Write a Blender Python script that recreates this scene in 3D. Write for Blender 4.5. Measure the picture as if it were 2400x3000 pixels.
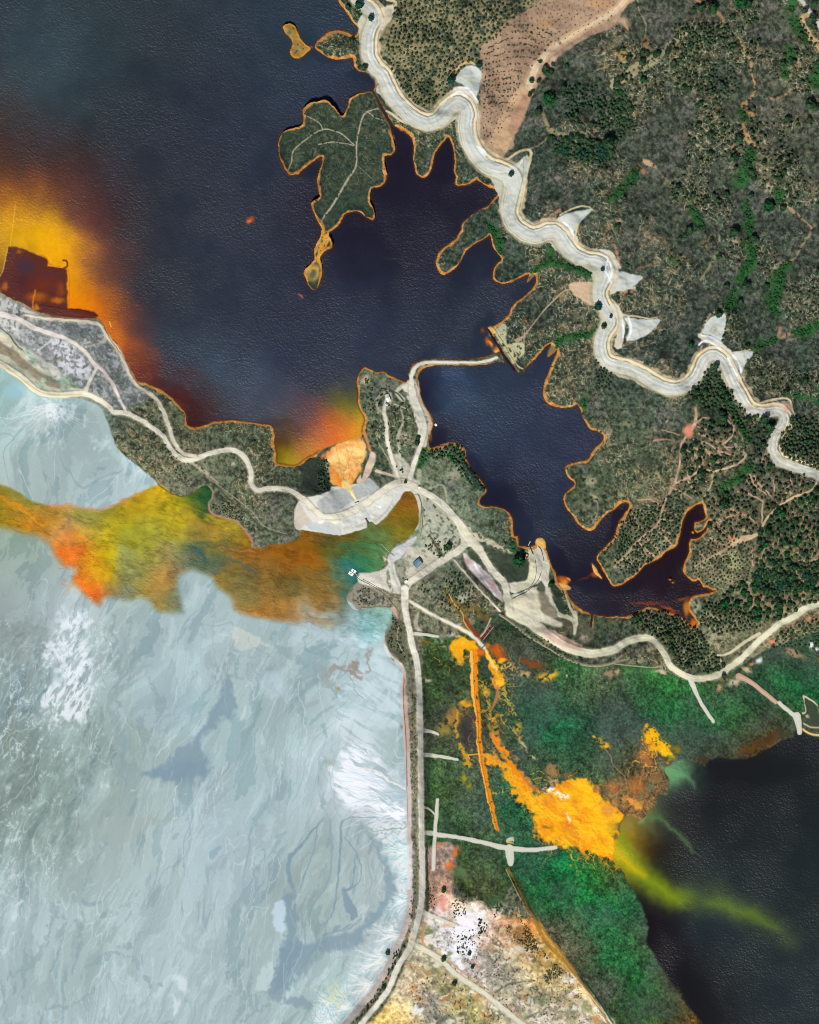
import bpy, bmesh, math, random
import numpy as np
for o in list(bpy.data.objects): bpy.data.objects.remove(o, do_unlink=True)
random.seed(7)
SC = bpy.context.scene
# ---------------------------------------------------------------- camera, sky, sun, exposure
S = 0.5                      # metres per survey unit (the site is laid out in survey units, x east, y south)
def P(x, y, z=0.0): return ((x-1200.0)*S, (1500.0-y)*S, z)
CAMH = 8000.0
cam = bpy.data.cameras.new('camera'); camo = bpy.data.objects.new('camera', cam); SC.collection.objects.link(camo)
camo.location = (0, 0, CAMH); camo.rotation_euler = (0, 0, 0)
cam.sensor_fit = 'VERTICAL'; cam.angle_y = 2*math.atan(750.0/CAMH)
cam.clip_start = 10.0; cam.clip_end = 60000.0
SC.camera = camo
SUN_EL, SUN_AZ = math.radians(56), math.radians(203)
w = bpy.data.worlds.new('World'); SC.world = w; w.use_nodes = True
nt = w.node_tree; sky = nt.nodes.new('ShaderNodeTexSky'); sky.sky_type = 'NISHITA'; sky.sun_disc = False
sky.sun_elevation = SUN_EL; sky.sun_rotation = SUN_AZ; sky.altitude = 300
nt.links.new(sky.outputs[0], nt.nodes['Background'].inputs[0]); nt.nodes['Background'].inputs[1].default_value = 0.055
sl = bpy.data.lights.new('sun', 'SUN'); sl.energy = 4.3; sl.angle = math.radians(0.5); sl.color = (1.0, 0.955, 0.9)
so = bpy.data.objects.new('sun', sl); SC.collection.objects.link(so)
so.rotation_euler = (math.pi/2-SUN_EL, 0, -(SUN_AZ-math.pi)); so.location = (-500, -1200, 2000)
SC.view_settings.view_transform = 'Standard'; SC.view_settings.look = 'None'
SC.view_settings.exposure = 0.0; SC.view_settings.gamma = 1.0
SC.cycles.pixel_filter_type = 'BLACKMAN_HARRIS'; SC.cycles.filter_width = 0.95
KALB = 1.13                  # surface colour = measured tone / KALB

# ---------------------------------------------------------------- survey grid and noise
core_x = np.arange(-80, 2481, 2.0); core_y = np.arange(-80, 3081, 2.0)
g = np.cumsum(np.concatenate([np.linspace(2.4, 8, 30), np.full(100, 8.), 8*1.22**np.arange(1, 44)])); g = g[g < 40000]
xs = np.concatenate([(-80-g)[::-1], core_x, 2480+g]).astype(np.float32)
ys = np.concatenate([(-80-g)[::-1], core_y, 3080+g]).astype(np.float32)
NX, NY = len(xs), len(ys)
X, Y = np.meshgrid(xs, ys)
_rt = np.random.RandomState(11).rand(1024, 1024).astype(np.float32)
def vn(Xa, Ya, sc, seed=0):
    """smooth lattice noise 0..1"""
    a = seed*1.7; ca, sa = math.cos(a), math.sin(a)
    u = (Xa*ca-Ya*sa)/sc+seed*37.3; v = (Xa*sa+Ya*ca)/sc+seed*91.7
    iu = np.floor(u); iv = np.floor(v); fu = u-iu; fv = v-iv
    iu = iu.astype(np.int32) & 1023; iv = iv.astype(np.int32) & 1023
    fu = fu*fu*(3-2*fu); fv = fv*fv*(3-2*fv); iu1 = (iu+1) & 1023; iv1 = (iv+1) & 1023
    return (_rt[iv, iu]*(1-fu)+_rt[iv, iu1]*fu)*(1-fv)+(_rt[iv1, iu]*(1-fu)+_rt[iv1, iu1]*fu)*fv
def fbm(Xa, Ya, sc, seed=0, octv=4, gain=.5):
    t = 0; n = 0; a = 1.0
    for k in range(octv):
        t = t+a*vn(Xa, Ya, sc/2**k, seed+k*3+1); n += a; a *= gain
    return t/n
def uni(f):                  # spread to roughly uniform 0..1
    m, s = float(f.mean()), float(f.std())
    return np.clip(.5+(f-m)/(s*3.46), 0, 1).astype(np.float32)
def sst(t): t = np.clip(t, 0, 1); return t*t*(3-2*t)
NEAR = None
N3 = uni(vn(X, Y, 3.2, 1)*.6+vn(X, Y, 5.5, 2)*.4); N6 = uni(fbm(X, Y, 8, 3, 2)); N12 = uni(fbm(X, Y, 16, 5, 3))
N30 = uni(fbm(X, Y, 40, 7, 4)); N80 = uni(fbm(X, Y, 110, 9, 4)); N250 = uni(fbm(X, Y, 320, 12, 4))
WN = np.random.RandomState(3).rand(NY, NX).astype(np.float32)
W1X = fbm(X, Y, 70, 21, 2)-.5; W1Y = fbm(X, Y, 70, 31, 2)-.5
W2X = fbm(X, Y, 14, 41, 2)-.5; W2Y = fbm(X, Y, 14, 51, 2)-.5
_r1 = 1-np.abs(2*vn(X+7*W2X, Y+7*W2Y, 8.5, 61)-1); _r2 = 1-np.abs(2*vn(X+9*W2X, Y+9*W2Y, 14, 64)-1)      # thin light network
RG = uni(np.maximum(_r1**3, _r2**5))

def aniso(ang, st, sc, seed):      # streaky noise, long axis along ang
    t = math.radians(ang); u = X*math.cos(t)+Y*math.sin(t); v = -X*math.sin(t)+Y*math.cos(t)
    u = u+W1X*40; v = v+W1Y*26+W2Y*5; return uni(fbm(u/st, v, sc, seed, 4, .6))
SE = aniso(28, 5, 12, 101); SS = aniso(98, 6, 14, 105); SD = aniso(52, 4, 26, 109); SW = aniso(118, 3, 9, 113)
_fx = np.maximum(np.maximum(-X, X-2400), np.maximum(-Y, Y-3000)); NEAR = np.clip(1-(_fx-850)/500, 0, 1).astype(np.float32)      # fine grain only where the grid is fine
for _n in (N3, N6, N12, WN, RG, SW, SE, SS): _n[:] = .5+(_n-.5)*NEAR
for _n in (N30, N80, SD): _n[:] = .5+(_n-.5)*np.clip(1-(_fx-2500)/4000, 0, 1)
def crv(pts, closed=False, n=4):
    p = np.array([q[:2] for q in pts], float); m = len(p); out = []
    if m < 3: return p
    for i in range(m if closed else m-1):
        p0 = p[(i-1) % m] if (closed or i > 0) else p[i]; p1 = p[i]; p2 = p[(i+1) % m]
        p3 = p[(i+2) % m] if (closed or i < m-2) else p2
        L = np.hypot(*(p2-p1)); a_ = np.hypot(*(p0-p1)); b_ = np.hypot(*(p3-p2))
        if a_ > 2.5*L: p0 = p1+(p0-p1)*2.5*L/a_
        if b_ > 2.5*L: p3 = p2+(p3-p2)*2.5*L/b_
        for t in np.arange(n)/n:
            out.append(.5*((2*p1)+(p2-p0)*t+(2*p0-5*p1+4*p2-p3)*t*t+(3*p1-p0-3*p2+p3)*t**3))
    if not closed: out.append(p[-1])
    return np.array(out)
def offset(pts, d, n=4):
    p = crv(pts, False, n); t = np.gradient(p, axis=0); t /= np.linalg.norm(t, axis=1)[:, None]+1e-9
    return p+np.stack([-t[:, 1], t[:, 0]], 1)*d
def win(x0, x1, y0, y1):
    return (slice(max(0, np.searchsorted(ys, y0)-1), np.searchsorted(ys, y1)+1),
            slice(max(0, np.searchsorted(xs, x0)-1), np.searchsorted(xs, x1)+1))
def segdist(p, closed, sl, Xw, Yw, maxd, wid=None):
    D = np.full(Xw.shape, maxd, np.float32); m = len(p)
    r0, c0 = sl[0].start, sl[1].start; pad = maxd+14
    for i in range(m if closed else m-1):
        a = p[i]; b = p[(i+1) % m]
        w_ = win(min(a[0], b[0])-pad, max(a[0], b[0])+pad, min(a[1], b[1])-pad, max(a[1], b[1])+pad)
        rs = slice(max(0, w_[0].start-r0), max(0, min(w_[0].stop-r0, D.shape[0])))
        cs = slice(max(0, w_[1].start-c0), max(0, min(w_[1].stop-c0, D.shape[1])))
        if rs.stop <= rs.start or cs.stop <= cs.start: continue
        dx, dy = b-a; L = dx*dx+dy*dy+1e-9; xx = Xw[rs, cs]; yy = Yw[rs, cs]
        t = np.clip(((xx-a[0])*dx+(yy-a[1])*dy)/L, 0, 1)
        d = np.sqrt((xx-a[0]-t*dx)**2+(yy-a[1]-t*dy)**2)
        if wid is not None: d = d-(wid[i]+(wid[(i+1) % m]-wid[i])*t)
        np.minimum(D[rs, cs], d, out=D[rs, cs])
    return D
def inside(p, Xw, Yw):
    r = np.zeros(Xw.shape, bool); m = len(p)
    for i in range(m):
        x1, y1 = p[i]; x2, y2 = p[(i+1) % m]
        if y1 == y2: continue
        lo, hi = min(y1, y2)-20, max(y1, y2)+20
        rows = np.where((Yw[:, 0] > lo-30) & (Yw[:, 0] < hi+30))[0]
        if len(rows) == 0: continue
        rs = slice(rows[0], rows[-1]+1); yy = Yw[rs]; xx = Xw[rs]
        c = ((yy > y1) != (yy > y2)) & (xx < (x2-x1)*(yy-y1)/(y2-y1)+x1)
        r[rs] ^= c
    return r
def sdf(pts, maxd=20, warp=(0, 0), smooth=True, pad=None, n=3):
    """signed distance, negative inside; returns (window, array)"""
    p = crv(pts, True, n) if smooth else np.array([q[:2] for q in pts], float)
    pd = maxd+warp[0]*.6+warp[1]*.6+4
    sl = win(p[:, 0].min()-pd, p[:, 0].max()+pd, p[:, 1].min()-pd, p[:, 1].max()+pd)
    Xw = X[sl]+W1X[sl]*warp[0]+W2X[sl]*warp[1]; Yw = Y[sl]+W1Y[sl]*warp[0]+W2Y[sl]*warp[1]
    D = segdist(p, True, sl, Xw, Yw, maxd); I = inside(p, Xw, Yw)
    return sl, np.where(I, -D, D)
COL = np.zeros((NY, NX, 3), np.float32); WAVE = np.ones((NY, NX), np.float32)
CLS = np.zeros((NY, NX), np.int16); CLN = {0: 'hillside'}
def cid(name):
    for k, v in CLN.items():
        if v == name: return k
    CLN[len(CLN)] = name; return len(CLN)-1
def speck(sl, sp):           # sp = (noise, density, sharpness)
    nz = {3: N3, 6: N6, 12: N12, 30: N30, 80: N80, 'r': RG, 'w': WN, 'e': SE, 's': SS, 'd': SD, 'x': SW}[sp[0]][sl]
    return np.clip((nz-(1-sp[1]))*sp[2]+.5, 0, 1)
def put(sl, M, col, cls=None, tgt=None):
    T = COL if tgt is None else tgt
    if T.ndim == 3:
        c = col if isinstance(col, np.ndarray) and col.ndim == 3 else np.array(col, np.float32)/255.
        T[sl] = T[sl]*(1-M[..., None])+c*M[..., None]
    else: T[sl] = T[sl]*(1-M)+col*M
    if cls is not None:
        v = CLS[sl]; v[M > .5] = cid(cls)
def poly(pts, col, f=2.5, a=1.0, wp=(0, 3), sp=None, smooth=True, cls=None, tgt=None):
    sl, D = sdf(pts, f+2, wp, smooth); M = sst(.5-D/(2*f))
    if sp: M = M*speck(sl, sp)
    if cls is not None:
        v = CLS[sl]; v[D < 0] = cid(cls)
    put(sl, M*a, col, None, tgt)
def line(pts, wdt, col, f=1.2, a=1.0, wp=(0, 1.5), sp=None, n=4, cls=None, tgt=None, off=0, smooth=True):
    """stroke; wdt = full width or list of widths per point"""
    if off: p = offset(pts, off, n)
    else: p = crv(pts, False, n) if smooth and len(pts) > 2 else np.array([q[:2] for q in pts], float)
    if isinstance(wdt, (list, tuple)): wd = np.interp(np.linspace(0, 1, len(p)), np.linspace(0, 1, len(wdt)), wdt)/2.
    else: wd = np.full(len(p), wdt/2.)
    mx = wd.max()+f+3; sl = win(p[:, 0].min()-mx, p[:, 0].max()+mx, p[:, 1].min()-mx, p[:, 1].max()+mx)
    Xw = X[sl]+W1X[sl]*wp[0]+W2X[sl]*wp[1]; Yw = Y[sl]+W1Y[sl]*wp[0]+W2Y[sl]*wp[1]
    D = segdist(p, False, sl, Xw, Yw, mx, wd); M = sst(.5-D/(2*f))
    if sp: M = M*speck(sl, sp)
    if cls is not None:
        v = CLS[sl]; v[D < 0] = cid(cls)
    put(sl, M*a, col, None, tgt)
def blob(x, y, rx, ry, ang, col, a=1.0, wp=(20, 8), hard=0.0, sp=None, tgt=None):
    r = max(rx, ry)*1.3+wp[0]; sl = win(x-r, x+r, y-r, y+r); t = math.radians(ang)
    u = X[sl]+W1X[sl]*wp[0]+W2X[sl]*wp[1]-x; v = Y[sl]+W1Y[sl]*wp[0]+W2Y[sl]*wp[1]-y
    d = np.sqrt(((u*math.cos(t)+v*math.sin(t))/rx)**2+((-u*math.sin(t)+v*math.cos(t))/ry)**2)
    M = sst((1.15-d)/(1.15-hard)); M = M*a
    if sp: M = M*speck(sl, sp)
    put(sl, M, col, None, tgt)
def field(sl, ctrl, s=14., wp=(16, 6), pw=0):
    """smooth colour field through measured control points [x, y, r, g, b]"""
    Xw = X[sl]+W1X[sl]*wp[0]+W2X[sl]*wp[1]; Yw = Y[sl]+W1Y[sl]*wp[0]+W2Y[sl]*wp[1]
    acc = np.zeros(Xw.shape+(3,), np.float32); ws = np.zeros(Xw.shape, np.float32); q_ = np.array([c[:2] for c in ctrl], float)
    for c in ctrl:
        d = np.sort(np.hypot(q_[:, 0]-c[0], q_[:, 1]-c[1])); sg = min(220. if 0 < c[0] < 2400 and 0 < c[1] < 3000 else 1500., max(s, .62*d[1:4].mean()))
        d2 = (Xw-c[0])**2+(Yw-c[1])**2
        q = np.exp(-np.minimum(d2/(2*sg*sg), 60))+1e-5/(1+d2/4e4)**2; ws += q
        acc += q[..., None]*(np.array(c[2:5], np.float32)/255.)
    return acc/ws[..., None]
# ---------------------------------------------------------------- surveyed outlines
LAKE = [(-3000,-3000),(985,-3000),(978,-400),(972,-150),(978,-60),(991,0),(1004,21),(1021,45),(1035,66),(1049,82),(1046,98),(1035,104),(1018,96),(990,89),(965,94),(945,108),(931,122),(922,139),(938,153),(958,167),(983,174),(1007,174),(1028,169),(1035,174),(1037,190),(1049,207),(1073,212),(1089,217),(1103,237),(1097,257),(1096,268),
(1110,292),(1128,322),(1144,352),(1155,368),(1163,373),(1180,380),(1191,390),(1203,400),(1213,428),(1212,463),(1216,494),(1226,515),(1242,522),(1256,511),(1266,487),(1273,456),(1287,431),(1304,410),(1313,402),(1322,414),(1329,438),(1332,470),(1330,501),(1336,520),(1334,541),(1353,544),(1377,537),(1398,527),(1416,539),(1437,551),(1463,557),(1454,574),(1440,591),(1431,602),(1409,614),(1381,633),(1357,652),(1350,677),(1332,704),(1304,723),(1285,743),(1277,767),(1283,791),(1297,805),(1322,795),(1346,770),(1363,739),(1388,717),(1416,701),(1435,690),(1440,708),(1450,732),(1471,758),(1457,774),(1445,795),(1447,819),(1464,830),(1492,828),(1520,816),(1550,803),(1544,826),(1556,818),(1567,806),(1570,823),(1562,843),(1541,864),(1513,885),(1496,903),(1492,923),(1475,937),(1457,951),(1443,958),(1431,962),
(1437,972),(1464,1014),(1489,1052),(1510,1080),(1520,1090),(1536,1090),(1537,1080),(1562,1059),(1579,1038),(1600,1014),(1616,1010),(1604,1046),(1620,1036),(1633,1023),(1626,1049),(1612,1077),(1600,1108),(1591,1143),(1597,1170),(1614,1188),(1638,1193),(1670,1193),(1692,1184),(1701,1200),(1711,1228),(1729,1256),(1757,1266),(1770,1282),(1757,1301),(1736,1322),(1722,1346),(1687,1355),(1663,1362),(1656,1377),(1664,1398),(1685,1417),(1666,1437),(1650,1457),(1656,1482),(1677,1510),(1694,1534),(1718,1553),(1739,1551),(1757,1530),(1777,1506),(1800,1494),(1814,1479),(1828,1473),(1842,1475),(1838,1496),(1817,1523),(1807,1548),(1798,1576),(1774,1603),(1748,1631),(1764,1666),(1784,1701),(1788,1711),(1800,1718),(1821,1713),(1838,1701),(1870,1680),(1890,1656),(1932,1637),(1950,1617),(1981,1600),(1990,1576),(1998,1541),(2009,1506),(2026,1489),(2057,1475),(2064,1499),(2068,1517),(2050,1527),(2037,1530),(2033,1548),(2043,1560),(2061,1551),(2078,1525),(2075,1540),(2066,1558),(2050,1576),(2024,1581),(2019,1600),(2017,1624),(2005,1649),(2002,1673),(2016,1694),(2033,1703),(2049,1699),(2059,1718),(2072,1721),(2098,1730),(2066,1740),(2043,1743),(2023,1753),(2017,1785),(2035,1812),(2042,1826),(2030,1842),(2008,1817),(1975,1797),(1939,1788),(1900,1778),(1878,1790),(1850,1803),(1810,1806),(1780,1808),(1745,1802),(1737,1804),(1733,1838),(1727,1838),(1730,1800),(1708,1788),(1687,1774),(1670,1753),(1658,1729),(1645,1722),(1635,1708),(1628,1680),(1614,1652),(1603,1617),(1595,1590),(1589,1578),(1574,1579),(1569,1595),(1551,1603),(1530,1600),(1520,1597),(1518,1572),(1506,1569),(1503,1537),(1497,1510),(1478,1492),(1450,1485),(1423,1485),(1405,1475),(1409,1457),(1426,1440),(1419,1423),(1405,1402),(1381,1377),(1370,1350),(1363,1339),(1360,1315),(1343,1301),(1322,1297),(1301,1304),(1280,1308),(1263,1313),(1257,1301),(1263,1263),(1271,1238),(1259,1210),(1245,1191),(1233,1163),(1228,1132),(1226,1101),(1238,1082),(1270,1071),(1304,1069),(1350,1071),(1395,1071),(1437,1066),(1468,1060),(1478,1064),(1475,1049),(1464,1031),(1443,1038),(1416,1046),(1381,1052),(1339,1053),(1287,1051),(1252,1053),(1224,1060),(1207,1074),(1200,1108),(1191,1120),(1163,1111),(1136,1097),(1122,1089),(1101,1090),(1070,1075),(1056,1090),(1047,1111),(1049,1150),(1049,1174),(1056,1200),(1063,1210),(1070,1231),(1064,1252),(1062,1276),(1050,1285),(1010,1290),(976,1304),(948,1315),(923,1332),(906,1339),(889,1350),(878,1360),(857,1365),(812,1358),(809,1332),(803,1297),(803,1263),(791,1245),(767,1243),(732,1237),(697,1233),(656,1233),(621,1237),(600,1245),(557,1252),(546,1231),(543,1210),(536,1200),(508,1170),(480,1146),(452,1132),(428,1122),(403,1118),(393,1097),(383,1083),(365,1052),(344,1021),(323,993),(310,962),(296,941),(285,932),(257,934),(209,934),(157,927),(118,915),(97,906),(70,889),(35,875),(0,856),(-60,830),(-200,795),(-500,740),(-3000,700)]
PEN = [(1090,270),(1063,271),(1042,277),(1026,287),(1019,306),(1012,327),(1005,339),(993,330),(976,310),(962,296),(948,294),(924,299),(903,306),(887,322),(889,341),(887,358),(878,369),(854,376),(830,386),(821,400),(816,424),(819,452),(826,477),(840,504),(854,513),(875,510),(896,490),(924,470),(943,459),(943,480),(934,504),(929,532),(932,557),(936,577),(917,591),(912,602),(925,635),(938,659),(943,670),(939,690),(924,718),(920,739),(922,757),(906,777),(891,795),(896,816),(906,837),(924,850),(936,833),(945,805),(943,777),(939,753),(955,736),(976,722),(972,704),(965,684),(983,670),(1000,652),(1009,631),(1031,621),(1052,621),(1073,637),(1092,644),(1099,630),(1094,610),(1085,590),(1087,558),(1094,550),(1115,546),(1129,532),(1134,511),(1129,480),(1127,459),(1146,454),(1157,442),(1157,424),(1151,400),(1147,385),(1142,365),(1124,334),(1108,306)]
ISLE = [(828,80),(840,70),(859,71),(871,87),(878,108),(892,127),(910,141),(896,158),(878,170),(861,170),(850,153),(856,129),(850,111),(837,97)]
BAR = [(1734,1652),(1740,1655),(1750,1670),(1764,1696),(1753,1690),(1739,1677)]
POND = [(-3000,1380),(-500,1385),(-60,1400),(0,1418),(52,1440),(87,1464),(146,1480),(209,1480),(261,1491),(313,1491),(355,1467),(400,1446),(463,1421),(487,1433),(515,1450),(543,1454),(570,1440),(588,1426),(610,1423),(621,1440),(617,1464),(610,1478),(621,1503),(656,1516),(694,1530),(718,1555),(739,1583),(739,1603),(774,1605),(795,1593),(823,1595),(857,1586),(878,1572),(885,1555),(930,1560),(993,1569),(1045,1556),(1075,1548),(1076,1534),(1090,1530),(1104,1537),(1132,1516),(1156,1485),(1170,1468),(1184,1443),(1200,1442),(1214,1450),(1224,1478),(1228,1506),(1226,1534),(1214,1555),(1200,1570),(1188,1583),(1163,1591),(1151,1607),(1143,1621),(1122,1628),(1125,1652),(1111,1670),(1080,1677),(1056,1677),(1045,1690),(1049,1704),(1028,1725),(1016,1750),(1024,1774),(1042,1788),(1066,1784),(1101,1779),(1143,1784),(1150,1800),(1140,1835),(1120,1862),(1090,1895),(1040,1900),(950,1850),(870,1830),(800,1815),(740,1803),(690,1785),(678,1750),(640,1720),(620,1690),(590,1675),(560,1668),(530,1680),(520,1700),(525,1740),(535,1780),(535,1795),(500,1793),(460,1788),(440,1760),(410,1750),(385,1760),(350,1755),(320,1750),(300,1755),(295,1775),(270,1760),(235,1725),(215,1700),(225,1665),(190,1655),(165,1630),(150,1600),(110,1570),(70,1560),(30,1550),(0,1545),(-60,1540),(-500,1530),(-3000,1520)]
RLAKE = [(5000,2158),(2400,2158),(2370,2155),(2353,2145),(2343,2153),(2333,2140),(2322,2162),(2287,2169),(2252,2193),(2217,2210),(2186,2224),(2148,2223),(2106,2217),(2078,2231),(2068,2249),(2043,2240),(2009,2222),(1985,2230),(1950,2250),(1957,2277),(1960,2304),(1950,2329),(1929,2329),(1922,2357),(1904,2370),(1890,2395),(1870,2400),(1850,2390),(1825,2400),(1815,2440),(1800,2480),(1800,2539),(1821,2546),(1835,2574),(1863,2623),(1887,2671),(1899,2720),(1894,2758),(1918,2797),(1946,2845),(1981,2894),(2009,2939),(2037,2970),(2057,3000),(2120,3080),(2700,4000),(5000,5000)]
TAIL = [(-3000,900),(-100,1040),(0,1080),(52,1104),(97,1143),(146,1162),(209,1164),(250,1172),(289,1190),(313,1224),(327,1270),(348,1315),(390,1353),(424,1381),(463,1419),(500,1500),(620,1600),(900,1700),(1020,1760),(1060,1800),(1129,1830),(1129,1863),(1132,1904),(1156,1939),(1181,1957),(1179,2043),(1188,2148),(1191,2287),(1195,2400),(1198,2520),(1198,2609),(1188,2696),(1156,2776),(1129,2835),(1087,2904),(1035,2963),(1003,3000),(900,3100),(500,4000),(-3000,5000)]
MARSH = [(1243,1862),(1300,1872),(1360,1850),(1420,1800),(1470,1802),(1548,1866),(1652,1928),(1757,1953),(1880,1945),(1935,1960),(1975,1978),(2026,2000),(2061,2002),(2110,1990),(2150,1965),(2190,1935),(2250,1900),(2320,1880),(2400,1850),(3000,1800),(3000,2400),(2400,2400),(2000,2300),(1900,2500),(1950,2800),(2100,3020),(2200,3200),(1950,3150),(1800,2995),(1700,2870),(1620,2760),(1560,2680),(1500,2590),(1470,2660),(1430,2650),(1370,2620),(1320,2570),(1310,2500),(1250,2470),(1247,2200)]
SALT = [(1240,2500),(1300,2468),(1335,2480),(1335,2540),(1325,2600),(1340,2640),(1400,2640),(1430,2662),(1480,2682),(1540,2692),(1565,2690),(1620,2760),(1700,2870),(1800,2995),(1850,3080),(2200,4000),(900,4000),(1010,3060),(1090,2990),(1150,2905),(1180,2840),(1210,2750),(1235,2660)]
ROADS = {  # centrelines, width
'west_road': ([(-300,980),(-60,1048),(0,1066),(35,1087),(70,1111),(104,1143),(139,1155),(191,1157),(244,1153),(268,1160),(299,1177),(323,1195),(334,1207),(369,1210),(410,1228),(456,1259),(483,1283),(501,1315),(525,1339),(557,1350),(600,1334),(635,1323),(670,1318),(697,1323),(722,1346),(736,1381),(737,1416),(757,1437),(784,1431),(823,1431),(857,1440),(889,1461),(920,1492),(948,1513),(983,1513),(1024,1501),(1070,1475),(1104,1450),(1143,1423),(1170,1412),(1200,1419),(1235,1438),(1270,1457),(1304,1485),(1332,1516),(1353,1544),(1380,1580),(1405,1614),(1426,1645),(1447,1677),(1475,1704),(1485,1743),(1492,1791)], [18,18,16,13,13,14,14,14,14,18,18,20,20,20]),
'yard_road': ([(1376,1580),(1350,1607),(1315,1631),(1270,1659),(1228,1687),(1200,1708),(1184,1740)], 19),
'dam_road': ([(1186,1725),(1188,1791),(1198,1838),(1207,1887),(1221,1939),(1228,2009),(1231,2113),(1233,2252),(1235,2400),(1235,2435),(1238,2539),(1236,2626),(1228,2678),(1214,2730),(1200,2776),(1191,2790),(1163,2835),(1143,2887),(1115,2929),(1080,2970),(1050,3005),(960,3090),(400,3700)], [20,18,18,16,17,17,17,17,16,14,14]),
'south_road': ([(1208,2757),(1217,2769),(1252,2786),(1297,2817),(1339,2856),(1391,2890),(1443,2929),(1489,2967),(1527,2998),(1620,3080),(1900,3500)], 14),
'east_road': ([(1496,1795),(1513,1803),(1548,1823),(1583,1847),(1617,1870),(1652,1892),(1704,1911),(1746,1914),(1800,1901),(1828,1883),(1870,1870),(1904,1870),(1925,1887),(1946,1918),(1963,1950),(1991,1970),(2026,1986),(2061,1988),(2103,1977),(2141,1953),(2176,1925),(2217,1883),(2252,1852),(2287,1824),(2322,1807),(2357,1781),(2400,1770),(2500,1745),(3000,1600)], [26,28,22,18,17,17,17,18]),
'culvert_road': ([(1198,1762),(1235,1781),(1270,1803),(1315,1824),(1357,1845),(1388,1866),(1409,1887),(1419,1897)], 9),
'shore_road': ([(73,923),(122,932),(191,937),(261,943),(292,951),(313,983),(348,1028),(369,1070),(383,1104),(403,1129),(428,1146),(452,1163),(477,1200),(497,1252),(511,1294),(536,1329),(574,1336)], [6,8,8,9,7,12,11,10]),
'inner_road': ([(-300,850),(0,920),(52,934),(104,962),(167,983),(209,1000),(250,1031),(278,1066),(306,1090),(330,1122),(351,1167),(369,1205)], [18,14,10,9,8]),
'hut_road': ([(1170,1409),(1153,1357),(1136,1297),(1132,1235),(1125,1200),(1134,1175),(1136,1156)], 11),
'crest_road': ([(1200,1409),(1214,1357),(1235,1297),(1242,1252),(1231,1217),(1217,1184),(1207,1143),(1205,1104),(1217,1077),(1242,1063),(1304,1061),(1395,1062),(1457,1049)], [14,12,20,24,12,9,8,8]),
'link_road': ([(1332,1642),(1395,1716),(1464,1791)], 5),
'upper_road': ([(2350,-60),(2338,-10),(2350,12),(2372,40),(2390,66),(2400,80),(2500,200)], 12),
}
CANAL = [(1030,-60),(1048,-6),(1087,28),(1101,59),(1087,94),(1082,125),(1084,163),(1101,195),(1125,219),(1139,250),(1157,285),(1191,323),(1221,345),(1256,356),(1287,342),(1311,313),(1339,296),(1363,306),(1374,334),(1370,369),(1377,410),(1398,449),(1430,480),(1468,494),(1499,511),(1508,543),(1499,600),(1496,621),(1506,649),(1530,673),(1565,687),(1607,675),(1635,680),(1656,708),(1680,739),(1715,758),(1757,767),(1774,788),(1770,823),(1757,854),(1764,889),(1784,920),(1788,948),(1770,976),(1762,1007),(1767,1042),(1784,1062),(1810,1070),(1842,1078),(1887,1099),(1922,1122),(1963,1137),(2002,1132),(2030,1111),(2047,1080),(2061,1052),(2089,1038),(2117,1056),(2134,1087),(2151,1125),(2172,1163),(2193,1195),(2230,1208),(2277,1203),(2297,1221),(2294,1245),(2273,1273),(2263,1311),(2277,1346),(2311,1363),(2357,1377),(2410,1398),(2600,1500)]
CW = [44,46,52,56,58,58,60,58,56,52,46,44,42,38,32,30,28,26]
FANS = [[(1332,230),(1360,198),(1388,193),(1409,209),(1409,243),(1395,289),(1374,264),(1350,247)],
[(1638,638),(1687,621),(1736,614),(1722,631),(1697,656),(1680,683),(1663,663)],
[(1806,795),(1849,805),(1883,812),(1856,840),(1820,850),(1800,852),(1812,820)],
[(1828,930),(1870,937),(1932,937),(1918,962),(1880,990),(1835,1000),(1842,962)],
[(2057,976),(2075,937),(2120,920),(2125,948),(2117,983),(2113,1007),(2078,983)],
[(2141,1038),(2207,1031),(2183,1066),(2169,1097),(2162,1066)]]
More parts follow.
